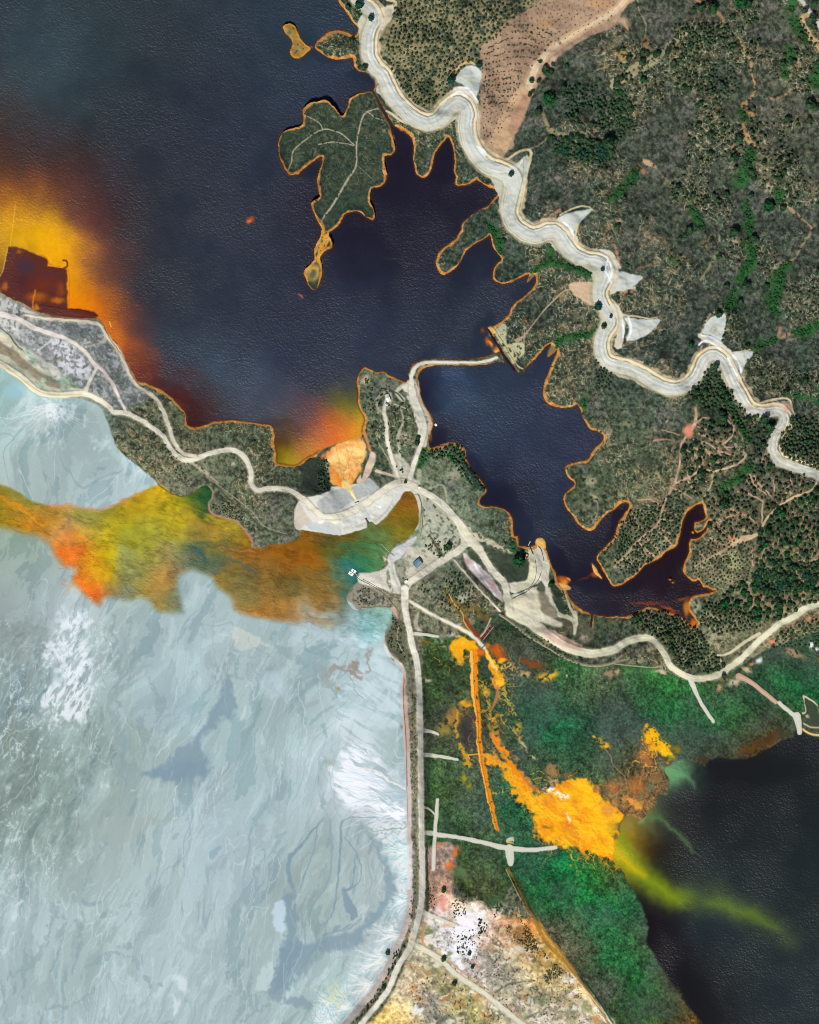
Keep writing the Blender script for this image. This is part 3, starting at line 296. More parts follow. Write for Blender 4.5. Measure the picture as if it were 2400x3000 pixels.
poly([(1443,957),(1478,948),(1484,960),(1485,1007),(1530,1003),(1534,1038),(1510,1056),(1505,1070),(1489,1042),(1464,1005)], (186,184,144), 3, .92, (3, 5), (6, .9, 4)); blob(1466,970,10,18,0,(166,172,160),.8); blob(1698,935,28,50,0,(116,112,90),.6,sp=(6,.7,3)); blob(1650,960,16,10,0,(150,132,100),.6,sp=(6,.7,3))
line([(1443,960),(1470,1000),(1492,1040),(1512,1072),(1530,1084)], 4, (206,194,140), 1.2, .9, off=-4)
# right hills: logging tracks
TR = (172,140,112)
for p, wd in [([(2037,1196),(2037,1231),(2023,1262),(1995,1301),(1991,1346),(1977,1412),(1953,1457),(1936,1506),(1922,1541),(1870,1583),(1835,1624),(1800,1662)], [6,9,11,6,6,6,6,6,6,6.5,6,5]), ([(1977,1416),(2023,1395),(2057,1374),(2089,1381),(2141,1367),(2169,1353),(2183,1334)], 6)]: line(p, wd, (196,170,142), 1.3, 1, (0, 3), cls='dirt_track'); line(p, [q*2.4 for q in (wd if isinstance(wd, list) else [wd, wd])], (150,124,100), 4, .5, (6, 12), (6, .6, 4))
line([(2390,1405),(2388,1420),(2374,1437),(2322,1457),(2277,1485),(2242,1523),(2221,1562),(2176,1579)], [5,6,6,7,6,6,7,20], (206,180,140), 1.2, .95, cls='dirt_track'); line([(2176,1579),(2130,1607),(2078,1635),(2037,1659)], [14,10,5,6], (190,160,128), 1.5, .85, (0,4), cls='dirt_track')
line([(2078,1381),(2088,1400),(2078,1430),(2062,1455),(2057,1474)], [4,7,4,4,8], (186,168,132), 1.5, .8, (0,4))
RIB = [[(2037,1240),(2060,1225),(2078,1228)],[(2040,1250),(2080,1262)],[(2045,1270),(2085,1290),(2110,1300),(2130,1320)],[(2030,1290),(2075,1300),(2100,1320),(2150,1335)],[(2050,1290),(2075,1330),(2100,1358)],[(2100,1310),(2112,1345)],[(1995,1315),(2025,1325),(2042,1340),(2048,1370)],[(2020,1305),(2050,1325),(2060,1365)],[(2115,1300),(2145,1275),(2146,1240),(2130,1220)],[(2146,1310),(2120,1312)],[(1915,1292),(1940,1288),(1975,1290)],[(1940,1260),(1990,1275)],[(2015,1410),(2030,1432),(2052,1448)],[(1970,1430),(1992,1440),(1996,1458)],[(1998,1440),(2025,1460)],[(1870,1465),(1905,1463)],[(1905,1462),(1935,1480)],[(1945,1495),(1980,1508)],[(1935,1520),(1972,1528)],[(1850,1500),(1862,1525),(1872,1550)],[(1825,1525),(1850,1545)],[(1925,1545),(1965,1565)],[(1890,1575),(1920,1600),(1935,1628)],[(1930,1560),(1955,1580),(1970,1598)],[(1870,1590),(1910,1625),(1925,1630)],[(1880,1600),(1898,1630)],[(2000,1400),(2070,1410)],[(2208,1390),(2215,1410),(2235,1430),(2260,1455)],[(2195,1390),(2215,1425),(2245,1450)],[(2264,1408),(2268,1450)],[(2315,1400),(2308,1430),(2285,1470)],[(2345,1425),(2340,1440)],[(2160,1440),(2200,1450),(2235,1470)],[(2235,1470),(2232,1500),(2232,1535)],[(2130,1488),(2160,1500),(2195,1515),(2220,1540)],[(2120,1520),(2160,1505)],[(2200,1520),(2215,1540)],[(2100,1530),(2130,1560)],[(2090,1550),(2120,1570)],[(2080,1575),(2125,1600)],[(2070,1590),(2105,1605)],[(2050,1615),(2065,1640)],[(2202,1605),(2203,1655)],[(2228,1640),(2235,1610)],[(2175,1210),(2210,1240)],[(2130,1230),(2148,1265),(2120,1300)],[(2225,1360),(2240,1330)],[(2180,1400),(2195,1420)],[(1838,1635),(1852,1655)],[(1850,1640),(1880,1645)]]
for k, p in enumerate(RIB): line(p, [4.6, 5.6, 3], (186,150,124) if k % 3 else (194,170,140), 1.3, .95, (0, 5)); line([(q[0]+3, q[1]-2) for q in p], 10, (150,118,96), 4, .45, (6, 16), (6, .6, 4))
blob(2016,1258,20,26,20,(214,140,112),1,(10,8),.35); blob(2019,1272,13,13,0,(232,142,110),.9); blob(2141,1571,20,12,0,(206,130,102),.95,(10,8),.3); blob(2155,1585,30,12,-12,(216,186,140),.9,(8,6),.2); blob(1952,1233,7,6,0,(206,166,130),.9)
for b in [(2150,1645,34,44,10,(170,168,120),.8),(2185,1550,26,14,0,(190,176,128),.8),(2130,1690,40,16,20,(170,166,122),.7),(2035,1770,22,26,0,(176,184,160),.7),(2085,1860,60,36,0,(190,180,146),.65),(2000,1900,30,26,0,(170,170,140),.6),(2050,1940,40,16,0,(180,180,150),.6),(2150,1725,30,10,10,(150,160,160),.75),(1920,1390,18,14,0,(178,176,130),.8),(1840,1240,30,8,20,(160,160,124),.7),(1920,1260,14,18,0,(170,164,122),.6),(1810,1450,60,14,-15,(150,148,112),.7),(1875,1420,40,10,-40,(150,146,112),.6),(1840,1560,60,30,-40,(96,92,74),.5),(1940,1590,24,20,0,(176,176,140),.55),(1830,1620,30,20,0,(120,120,90),.5),(2210,1755,50,30,0,(170,128,102),.7),(2340,1720,30,40,0,(200,156,124),.75),(2290,1760,60,20,0,(150,110,90),.6),(2390,1640,14,26,0,(190,150,124),.7),(2240,1350,16,26,10,(176,132,106),.7),(1735,1410,20,22,20,(190,184,140),.85),(1745,1455,24,20,-30,(186,180,140),.85),(1715,1395,18,8,30,(180,178,140),.8),(1710,1480,50,14,20,(140,140,108),.5),(1330,1390,26,34,20,(164,160,138),.85),(1290,1330,24,14,-20,(140,130,108),.6),(1680,1330,0.1,0.1,0,(0,0,0),0),(1760,1240,40,30,0,(110,112,84),.5),(1760,1330,40,20,0,(96,90,72),.5),(1900,1900,30,12,-30,(160,160,132),.7),(1870,1935,40,10,0,(150,150,122),.6)]:
    if b[6]: blob(*b[:5], b[5], b[6], (14, 12), 0, (6, .75, 3))
line([(1736,1530),(1752,1500),(1748,1465)], 3, (166,160,128), 1.2, .7); line([(1700,1530),(1725,1540),(1745,1525)], 3, (150,150,116), 1.5, .6)
# marsh
sl, D = sdf(MARSH, 10, (6, 6)); M = sst(.5-D/10); F = field(sl, MARSHC, 16, (40, 16), 2.2)
F = F*(1+.55*(N3[sl]-.5)+.34*(WN[sl]-.5)+.24*(N12[sl]-.5)+.2*(N30[sl]-.5)+.3*(N6[sl]-.5))[..., None]; F = F*(1-.5*(np.clip(SD[sl]-.5, 0, 1)*np.clip(N80[sl]+.2, 0, 1)))[..., None]; gm = (np.clip((N80[sl]-.45)*2, 0, 1)*.5)[..., None]; F = F*(1-gm)+T3(74,88,82)*gm*(1+.3*(N3[sl]-.5))[..., None]; put(sl, M, F); v = CLS[sl]; v[D < 0] = cid('marsh')
sl, D = sdf(SALT, 10, (6, 6)); M = sst(.5-D/10); F = field(sl, SALTC, 14, (44, 20), 2.2)
F = F*(1+.26*(N3[sl]-.5)+.3*(N12[sl]-.5)+.3*(N6[sl]-.5)+.16*(WN[sl]-.5))[..., None]; put(sl, M, np.clip(F, 0, .93)); v = CLS[sl]; v[D < 0] = cid('salt_flat')
for b in [(1470,2860,60,60,30,(104,104,94)),(1440,2800,30,40,0,(96,100,90)),(1520,2740,50,40,20,(84,64,36)),(1570,2800,40,60,-30,(104,90,50)),(1560,2920,60,30,10,(70,92,68)),(1500,2960,60,30,0,(110,96,80)),(1640,2960,60,40,0,(120,112,84)),(1620,2840,30,30,0,(70,86,50)),(1250,2930,50,40,20,(70,76,72)),(1280,2985,60,20,0,(60,64,60)),(1260,2840,34,26,0,(86,98,56)),(1262,2735,22,30,0,(110,116,90)),(1375,2670,16,14,20,(110,124,104)),(1300,2500,20,12,0,(66,76,66)),(1270,2590,12,50,5,(110,86,70)),(1580,2900,40,14,20,(60,90,60)),(1440,2960,40,50,0,(120,110,100)),(1680,2960,40,30,0,(90,110,80)),(1400,2800,14,40,20,(150,145,145))]:
    blob(*b[:5], b[5], .8, (20, 20), 0, (3, .36, 7)); blob(*b[:5], b[5], .55, (20, 20), 0, (12, .45, 5))
_pal = [(236,232,226),(226,214,184),(190,126,64),(108,122,74),(150,140,134),(206,172,120),(90,88,74),(232,226,220)]
for k in range(420):
    x = 1200+rng.rand()*590; y = 2640+rng.rand()*380
    if x > 1480+(y-2640)*.9: continue
    c_ = _pal[rng.randint(8)]
    blob(x, y, 8+rng.rand()*26, 4+rng.rand()*12, rng.randint(-50, 60), c_, .5+.3*rng.rand(), (16, 30), .2, ((6, .6, 6), (3, .5, 6), (12, .6, 5))[k % 3])
for x, y, rx, ry, c in [(1333,2490,18,18,(226,110,40)),(1320,2530,14,30,(212,112,54)),(1300,2580,9,24,(214,150,130)),(1300,2650,16,26,(228,150,138)),(1288,2668,18,12,(236,206,214)),(1290,2472,16,8,(196,130,90)),(1365,2710,34,40,(244,244,250)),(1330,2790,18,34,(240,240,248)),(1390,2680,30,18,(240,238,244)),(1240,2790,10,8,(244,244,244)),(1215,2960,20,16,(236,238,240)),(1460,2960,14,8,(244,242,240)),(1440,2945,8,6,(244,244,240)),(1345,2560,30,30,(90,112,74)),(1450,2640,36,22,(66,98,66))]: blob(x, y, rx, ry, 0, c, .85, (22, 30), .3)
blob(1365,2740,46,70,30,(242,240,246),.85,(30,40),.35,(6,.8,4)); blob(1420,2690,30,16,0,(236,232,236),.7,(20,30)); blob(1290,2700,30,24,0,(236,230,220),.7,(20,30))
for p, wd, c in [([(1560,2870),(1500,2880),(1460,2900),(1445,2925)], [3,8,6,2], (84,92,70)), ([(1545,2980),(1580,2965),(1600,2950)], 4, (96,92,84)), ([(1470,2790),(1440,2830),(1400,2840)], 3, (140,134,128)), ([(1560,2765),(1520,2780),(1490,2800)], 3, (190,176,130))]: line(p, wd, c, 2, .8, (8, 8), (6, .7, 4))
line([(1245,2705),(1237,2745),(1243,2768),(1265,2790),(1300,2812)], [7,8,7,5,4], (200,142,92), 1.5, .9); line([(1310,2815),(1360,2855),(1410,2890),(1460,2925),(1530,2990)], [4,5,5,4,4], (196,160,130), 1.2, .9, off=-3)
line([(1248,2470),(1250,2560),(1252,2660),(1253,2668)], [8,11,10,8], (48,60,46), 2, .9, (0, 6)); line([(1272,2480),(1262,2560),(1270,2650)], [10,16,14], (170,126,104), 3, .5, (0, 8), (3, .6, 5))
# old ditch line through the marsh
line([(1488,2545),(1515,2590),(1545,2650),(1570,2700),(1600,2760),(1650,2810),(1690,2860),(1720,2900),(1760,2960),(1810,3040)], [8,10,9,11,12,13,10,8,7,6], (140,106,46), 1.6, .85, (0, 4), (3, .92, 5))
line([(1580,2700),(1610,2750),(1650,2800),(1690,2850)], [6,9,9,5], (200,150,64), 1.6, .8, (0, 4)); line([(1488,2545),(1510,2590),(1530,2630)], 2, (186,166,120), 1, .9, off=6); line([(1705,2880),(1735,2915),(1770,2960)], 3, (214,200,160), 1, .85, off=5)
line([(1710,2880),(1745,2930),(1790,3000)], 5, (16,62,34), 1.5, .8, off=-7)
# marsh ochre flows
O1, O2, O3, O4 = (248,172,22), (240,140,18), (246,190,60), (206,92,26)
for b in [(1455,1905,26,24,40,O4),(1470,1925,24,14,30,(200,86,20)),(1432,1892,12,12,0,(210,110,20)),(1560,1945,50,14,12,(130,66,26))]: blob(*b[:5], b[5], .85, (14, 14), .2)
poly([(1313,1897),(1335,1878),(1350,1862),(1370,1873),(1390,1882),(1402,1903),(1385,1914),(1365,1904),(1358,1916),(1362,1940),(1352,1950),(1335,1925)], O1, 5, .95, (8, 14)); blob(1358,1885,18,12,0,(250,186,40),.8); blob(1345,1862,10,7,0,(240,206,120),.8); blob(1335,1930,24,30,20,(180,140,70),.7,sp=(3,.4,6)); blob(1255,1878,26,9,12,(140,92,24),.8); blob(1325,1855,20,16,0,(190,196,190),.7,sp=(6,.6,4)); blob(1293,1876,16,8,10,(180,186,170),.6,sp=(6,.6,4))
blob(1405,1915,20,16,0,(226,104,24),.9,(12,12),.3); blob(1395,1935,12,12,0,(236,140,50),.8)
line([(1420,1898),(1430,1920),(1443,1945),(1455,1975),(1462,2006)], [5,14,22,24,26], O1, 3.5, .96, (14, 24)); line([(1440,1930),(1465,1990),(1480,2040),(1500,2090)], [20,46,40,20], (200,150,50), 8, .6, (14,36), (3,.36,6)); blob(1500,1960,34,24,30,(206,166,70),.7,(14,30),0,(3,.32,6)); line([(1421,1900),(1434,1926),(1452,1960)], [3,9,12], (252,206,110), 2.5, .9, (4, 6)); blob(1470,1935,14,9,-20,O1,.95,(8,8),.4); blob(1464,2003,16,14,0,(250,190,50),.9,(8,8),.3); line([(1450,1960),(1448,2000),(1452,2015)], [4,5,6], (226,130,60), 2, .8)
for p, wd in [([(1388,1912),(1389,1974),(1391,2030),(1398,2075),(1403,2120),(1404,2165),(1411,2217),(1419,2270),(1431,2322),(1443,2374),(1452,2410),(1459,2434)], [22,21,20,17,15,15,16,15,15,13,14,9])]: line(p, wd, O2, 2, .92, (3, 8), (6, .93, 4)); line(p, [max(2, q-12) for q in wd], (250,186,90), 1.5, .85, (3, 6), off=6); line(p, 1.5, (110,72,30), 1, .7, off=1, sp=(6, .7, 5)); line(p, 2, (206,110,30), 1, .5, off=-5, sp=(6, .6, 4))
line([(1405,2000),(1418,2008),(1430,2040),(1440,2100)], [18,30,16,8], (196,160,52), 4, .7, (10, 16), (3, .55, 6)); blob(1424,2026,16,18,0,(240,176,40),.8,sp=(6,.7,4)); line([(1440,2090),(1448,2140),(1462,2175),(1478,2210)], [14,26,20,26], (206,150,50), 4, .7, (8, 16), (6, .6, 4))
line([(1459,2010),(1456,2045),(1440,2080),(1433,2095)], [9,9,3,2], (200,120,76), 1.6, .8, (4, 5))
line([(1478,2020),(1490,2060),(1512,2095),(1530,2120)], [14,10,5,3], (176,166,72), 2, .7, (6, 8), (3, .6, 6)); line([(1470,1958),(1490,1950),(1500,1962)], [12,14,6], (196,176,96), 2, .8, (4, 8), (3, .6, 6))
line([(1452,2160),(1466,2180),(1480,2205),(1485,2228),(1505,2260),(1530,2290),(1550,2310)], [9,14,18,18,22,26,26], O2, 4, .93, (14, 26)); line([(1425,2205),(1440,2228),(1475,2250),(1495,2275),(1525,2320),(1560,2350)], [10,18,18,28,36,46], O1, 4, .93, (14, 28)); line([(1425,2205),(1440,2228),(1475,2250),(1495,2275),(1525,2320),(1560,2350)], [20,34,36,46,60,70], (214,140,40), 8, .6, (16, 40), (3,.42,5))
line([(1440,2150),(1452,2165),(1462,2190)], [12,18,10], (226,130,70), 3, .6, (6, 10), (6, .8, 4)); line([(1508,2265),(1550,2315),(1595,2345)], [8,14,10], (176,112,70), 4, .7, (6, 10), off=-14); blob(1508,2218,9,14,-20,(176,130,90),.8,sp=(6,.8,4))
DELTA = [(1530,2305),(1570,2325),(1600,2310),(1645,2285),(1687,2278),(1736,2300),(1770,2338),(1800,2368),(1815,2400),(1800,2430),(1806,2480),(1815,2520),(1800,2530),(1774,2512),(1736,2495),(1670,2484),(1610,2467),(1576,2440),(1569,2400),(1548,2365)]
poly(DELTA, (236,150,20), 9, .8, (26, 44), (6, .72, 4)); poly(DELTA, (244,156,12), 7, .97, (22, 34), cls='ochre_delta'); poly([(q[0]-10, q[1]+16) for q in DELTA], (226,140,30), 16, .55, (30, 50), (3, .4, 5))
poly(DELTA, (252,198,24), 10, .75, (20, 20), (30, .42, 3)); poly(DELTA, (206,116,26), 6, .55, (10, 10), ('d', .22, 6)); poly(DELTA, (252,206,60), 6, .5, (10, 10), ('r', .12, 8))
for b in [(1670,2320,36,22,20,(250,190,16)),(1720,2340,36,30,20,(252,196,10)),(1740,2400,50,30,20,(250,184,12)),(1770,2480,40,24,20,(244,190,6)),(1650,2380,50,16,20,(240,140,20)),(1640,2430,40,20,20,(250,176,10)),(1600,2350,30,20,30,(232,130,30)),(1780,2370,30,26,30,(214,150,70)),(1800,2345,24,22,0,(200,140,84)),(1750,2310,16,10,30,(228,140,80)),(1600,2420,12,14,0,(236,150,30)),(1608,2424,22,7,10,(110,86,30)),(1680,2300,10,7,0,(250,196,60)),(1795,2420,26,30,0,(196,166,30)),(1850,2400,20,16,0,(140,120,60)),(1795,2300,40,26,-30,(170,110,70))]: blob(*b[:5], b[5], .7, (20, 16), .1)
for b in [(1612,2300,20,14,0,(150,140,110)),(1608,2313,22,13,0,(244,238,222)),(1650,2332,22,14,0,(248,242,214)),(1632,2323,18,10,30,(244,236,206)),(1668,2393,12,20,-20,(250,246,228)),(1622,2285,26,12,0,(150,136,116)),(1618,2255,22,22,20,(150,116,76)),(1660,2270,20,10,0,(120,90,60))]: blob(*b[:5], b[5], .95, (6, 16), .3, sp=(6, .8, 5))
for k in range(16):
    x, y = 1540+rng.rand()*60, 2320+rng.rand()*50; p = [(x, y)]; an = .5+rng.rand()*.3
    for q in range(8+rng.randint(6)): an += (rng.rand()-.5)*.7; an = an*.85+.06*1; x += 18*math.cos(an); y += 18*math.sin(an); p.append((x, y))
    p = [q for q in p if q[0] < 1800]
    if len(p) > 3: line(p, 1.1+rng.rand(), (206,112,14), 1, .35, (16, 14))
for b in [(1904,2160,24,26,20,(248,164,10)),(1935,2195,26,20,40,(250,196,10)),(1965,2215,22,14,30,(216,190,20)),(1955,2250,24,14,10,(110,170,90)),(1885,2215,26,22,0,(190,116,56)),(1900,2235,18,14,0,(180,110,60)),(1985,2195,20,16,20,(140,120,30)),(1890,2180,14,20,0,(170,110,50)),(1870,2300,40,40,0,(176,112,50)),(1800,2310,30,12,30,(170,100,60)),(1880,2330,16,16,0,(110,120,80)),(1850,2345,30,18,30,(226,140,70)),(1870,2360,24,10,-30,(220,160,60)),(1925,2275,20,16,0,(130,100,50)),(1910,2300,20,20,0,(90,110,80)),(2250,2165,60,22,-30,(78,48,24)),(2190,2195,50,16,-20,(90,60,26)),(2300,2150,40,14,0,(60,60,40)),(2060,2225,40,14,20,(66,50,34))]: blob(*b[:5], b[5], .8, (16, 16), .05)
line([(1898,2138),(1908,2165),(1935,2192),(1962,2214)], [26,44,40,24], (246,178,14), 9, .95, (20, 36), (3,.8,4)); blob(1948,2206,20,14,30,(240,200,20),.9,(14,20)); blob(1900,2200,30,34,-20,(206,130,50),.7,(20,40),0,(3,.5,4)); blob(1850,2350,36,20,30,(236,160,60),.8,(20,30),0,(6,.7,4))
for b in [(1757,2170,16,12,10,(246,180,16)),(1775,2185,18,10,20,(244,176,30)),(1741,2158,9,4,30,(240,170,30)),(1597,1985,34,18,-12,(236,170,40)),(1620,1975,22,16,0,(236,180,50)),(1540,1975,26,12,10,(200,170,110)),(1515,2130,18,24,0,(210,160,50)),(1520,2160,14,14,0,(190,140,70)),(1360,2060,16,16,30,(244,170,30)),(1375,2068,16,10,0,(240,160,30)),(1320,2110,36,24,-20,(170,130,50)),(1300,2140,30,24,0,(150,130,60)),(1340,2090,40,30,-30,(160,116,60)),(1480,2250,0.1,0.1,0,(0,0,0)),(1673,2538,9,9,0,(220,180,30)),(1560,2220,20,8,30,(196,186,130)),(1530,2180,16,8,60,(176,170,120)),(1250,2035,0.1,.1,0,(0,0,0)),(1253,1993,16,12,0,(190,180,150)),(1350,1945,22,16,0,(150,130,70)),(1360,2280,16,20,10,(156,150,30)),(1375,2300,14,10,0,(140,140,40)),(1370,2240,14,20,-30,(190,160,40)),(1680,2045,7,7,0,(160,140,90)),(1662,1978,7,7,0,(210,190,130)),(1790,1975,26,16,0,(150,120,96)),(1370,2150,26,54,-10,(56,48,52)),(1380,2105,22,20,0,(70,60,60))]:
    if b[2] > 1: blob(*b[:5], b[5], .9, (10, 14), .1, sp=(6, .62, 5) if b[5][0] > 120 else None)
line([(1345,2085),(1335,2130),(1342,2170),(1360,2210),(1378,2235)], [8,9,12,14,12], (206,150,40), 3, .85, (6, 12), (6, .8, 4)); line([(1402,2209),(1372,2213),(1376,2222)], 4, (240,170,60), 1.2, .9)
line([(1775,2195),(1790,2215),(1800,2245),(1830,2275),(1840,2310)], 3, (176,130,90), 1.3, .7, (5, 5)); line([(1486,2012),(1520,2010),(1536,1995)], 2, (150,160,110), 1, .7); line([(1700,2020),(1760,2060),(1800,2110),(1830,2150)], 2, (34,64,54), 2, .6, (5, 5)); line([(2115,2030),(2118,2080),(2112,2125)], 2, (34,80,60), 1.5, .7)
line([(1490,2120),(1520,2160),(1545,2205)], 4, (186,180,140), 2, .6, (6, 10), (3, .6, 5))
for b in [(2225,1935,16,12,-30,(236,232,236)),(2200,1942,14,7,-20,(206,120,80)),(2380,1890,12,16,0,(244,244,250)),(2395,1905,8,12,0,(230,220,226)),(2397,1935,10,8,0,(150,110,40)),(2260,1880,22,9,20,(206,130,104)),(2330,1915,40,12,20,(170,130,100)),(1938,1970,26,9,0,(206,176,154)),(2105,2015,14,14,20,(196,140,110)),(2370,1812,22,16,20,(206,140,112)),(2150,2000,30,16,-20,(206,190,160)),(2185,1960,22,10,30,(206,180,140)),(2120,1990,18,9,0,(160,120,90)),(1810,1970,12,9,0,(190,130,110)),(1360,2200,.1,.1,0,(0,0,0))]:
    if b[2] > 1: blob(*b[:5], b[5], .9, (12, 12), .15, sp=(6, .85, 4))
for k in range(110):      # fine ochre veins feathering out of the flows
    fx, fy = [(1440,2100),(1470,2210),(1520,2300),(1580,2360),(1650,2300),(1620,2450),(1700,2480),(1470,1980),(1340,1900),(1780,2340),(1900,2200),(1430,2230)][k % 12]
    x = fx+rng.randn()*26; y = fy+rng.randn()*22; an = rng.rand()*6.28; p = [(x, y)]
    for q in range(5+rng.randint(6)): an += (rng.rand()-.5)*1.1; x += 9*math.cos(an); y += 9*math.sin(an); p.append((x, y))
    line(p, [2.6+rng.rand()*2.5, 1.6, .8], [(236,160,40),(206,140,60),(246,186,60),(190,130,70)][k % 4], 1.2, .6, (8, 12), (3, .75, 4))
# spillway stream between the roads
line([(1310,1735),(1325,1765),(1360,1800),(1368,1835),(1395,1860),(1405,1870)], [10,14,22,14,12,10], (130,92,24), 4, .85, (8, 12), (6, .85, 4)); line([(1355,1770),(1400,1790),(1430,1810)], [20,30,20], (110,90,40), 6, .7, (8, 14), (6, .7, 4)); line([(1365,1815),(1385,1850),(1405,1866)], [12,18,16], (126,56,30), 4, .9, (5, 8)); line([(1316,1740),(1330,1770),(1355,1795),(1362,1825),(1385,1858)], 3, (196,186,150), 1.2, .8, (3, 4))
poly([(1340,1745),(1370,1735),(1382,1720),(1376,1745),(1350,1765)], (190,192,170), 3, .8, (4, 8)); blob(1300,1765,26,12,20,(160,120,104),.7,sp=(6,.7,4)); blob(1255,1835,0.1,.1,0,(0,0,0),0); blob(1296,1836,12,9,0,(214,196,180),.8,sp=(6,.7,4)); blob(1345,1823,10,9,0,(200,200,196),.9); blob(1418,1823,8,8,0,(24,20,30),.9)
poly([(1430,1835),(1444,1832),(1428,1862),(1416,1875),(1408,1866)], (84,44,30), 2, .95); line([(1438,1812),(1420,1850),(1408,1864)], 4, (196,180,150), 1.2, .9)
# pale yards and aprons around the dams
Y1, Y2 = (216,212,196), (204,204,196)
poly([(878,1466),(925,1452),(965,1440),(972,1426),(1010,1424),(1040,1418),(1068,1414),(1082,1400),(1098,1418),(1122,1434),(1156,1414),(1200,1412),(1206,1436),(1184,1443),(1170,1466),(1154,1484),(1130,1514),(1104,1536),(1090,1529),(1076,1533),(1074,1547),(1045,1555),(993,1568),(930,1559),(886,1553),(868,1548),(862,1525),(866,1495)], (206,206,196), 2, 1, (0, 4), cls='earth_dam')
poly([(930,1472),(960,1450),(990,1430),(1040,1425),(1080,1402),(1115,1440),(1060,1475),(1020,1492),(980,1505),(950,1505)], (166,172,170), 4, .9, (2, 6)); poly([(868,1548),(862,1515),(876,1470),(900,1510),(915,1530),(890,1545)], (190,180,164), 3, .85, (2, 5))
poly([(890,1535),(930,1530),(985,1535),(1000,1566),(930,1558)], (180,186,186), 3, .8, (0, 4)); poly([(1000,1490),(1100,1445),(1130,1455),(1150,1470),(1100,1520),(1010,1548)], (212,214,206), 4, .9, (0, 4)); line([(1010,1548),(1072,1535),(1080,1520),(1100,1528),(1150,1480)], 9, (186,182,168), 2, .8, sp=(3,.7,4)); line([(1060,1523),(1075,1517),(1090,1521),(1105,1522),(1130,1500),(1152,1462)], 2, (170,170,156), 1, .8)
for b in [(1090,1514,8,5,0,(244,244,242)),(1115,1486,5,5,0,(244,244,240)),(985,1530,14,7,0,(232,228,196)),(1120,1450,14,5,-40,(236,236,230)),(940,1530,10,6,0,(226,226,220))]: blob(*b[:5], b[5], .9, (3, 6), .4)
poly([(1175,1395),(1215,1400),(1225,1430),(1240,1450),(1232,1500),(1226,1545),(1216,1552),(1222,1500),(1214,1450),(1200,1438),(1180,1425)], Y1, 3, .8, (0, 4)); poly([(1233,1450),(1290,1470),(1340,1530),(1352,1570),(1340,1600),(1300,1620),(1240,1600),(1232,1560),(1236,1500)], (186,186,168), 5, .75, (4, 10), (6, .75, 3)); poly([(1150,1610),(1185,1590),(1205,1575),(1222,1572),(1205,1600),(1165,1640),(1145,1650),(1135,1640)], (206,208,206), 3, .95, (2, 5)); poly([(1190,1610),(1240,1605),(1300,1630),(1310,1640),(1235,1685),(1200,1700),(1188,1680)], (206,200,180), 4, .9, (3, 8), (12, .93, 5))
poly([(1140,1650),(1122,1630),(1130,1640),(1150,1640),(1165,1690),(1180,1730),(1160,1740),(1120,1725),(1060,1712),(1048,1700),(1048,1688),(1062,1676),(1112,1672)], (214,210,196), 3, .95, (2, 4)); line([(1148,1650),(1155,1690),(1172,1725)], 7, (176,186,176), 1.6, .8); line([(1140,1660),(1138,1700),(1150,1730)], [4,12,10], (110,116,96), 3, .8, (4, 8), (6, .8, 4)); poly([(1180,1640),(1200,1630),(1190,1700),(1175,1700),(1162,1660)], (150,152,134), 4, .85, (4, 8), (6, .7, 4)); poly([(1040,1710),(1060,1712),(1110,1730),(1150,1765),(1160,1785),(1060,1782),(1030,1770),(1022,1750)], (150,142,124), 3, .9, (4, 8)); poly([(1050,1715),(1110,1735),(1150,1775),(1060,1775),(1035,1755)], (74,82,70), 4, .7, (4, 12), (6, .5, 4)); line([(1045,1790),(1018,1760),(1024,1730),(1046,1706)], 5, (196,150,120), 2, .6, off=0); line([(1060,1779),(1150,1776)], 3, (74,82,64), 1.5, .8, (0, 6))
poly([(1358,1545),(1395,1560),(1440,1585),(1500,1618),(1505,1622),(1470,1615),(1420,1590),(1400,1600),(1385,1590)], (206,198,170), 4, .85, (4, 12), (6, .9, 3)); poly([(1230,1790),(1225,1830),(1240,1850),(1225,1852),(1212,1820)], (196,188,170), 3, .7)
poly([(1551,1600),(1572,1588),(1593,1588),(1606,1630),(1612,1655),(1607,1687),(1614,1730),(1621,1757),(1640,1800),(1610,1815),(1560,1825),(1500,1800),(1484,1757),(1513,1736),(1548,1722),(1580,1712),(1586,1701),(1560,1715),(1530,1735),(1496,1734),(1480,1708),(1520,1706),(1543,1695),(1549,1652),(1547,1617)], (212,208,188), 2.5, .98, (3, 5)); poly([(1586,1702),(1596,1734),(1572,1722)], (60,76,58), 3, .95, (3, 6)); poly([(1495,1760),(1560,1730),(1600,1745),(1622,1800),(1560,1815)], (206,198,172), 5, .8, (5, 8)); line([(1558,1620),(1560,1670),(1545,1710),(1520,1728)], 12, (206,204,164), 3, .8)
poly([(1575,1700),(1640,1800),(1700,1810),(1735,1840),(1740,1860),(1720,1885),(1700,1880),(1670,1850),(1600,1830)], (96,92,74), 5, .7, (5, 8)); line([(1640,1800),(1672,1812),(1684,1830),(1683,1856)], [16,12,12,8], (206,204,176), 2, .95); line([(1684,1795),(1688,1828)], 12, (208,206,178), 2, .95); line([(1652,1722),(1668,1774),(1682,1800)], [5,7,9], (190,190,162), 1.5, .95); line([(1540,1780),(1600,1815),(1640,1830)], [30,24,16], (206,200,178), 4, .9)
blob(1710,1868,24,12,10,(206,180,170),.8,sp=(6,.8,4)); line([(1600,1845),(1650,1872),(1700,1895)], [14,20,14], (206,166,150), 3, .8, (0, 5)); poly([(1620,1690),(1640,1730),(1660,1800),(1635,1785),(1620,1740),(1612,1700)], (52,64,50), 3, .85, (2, 6))
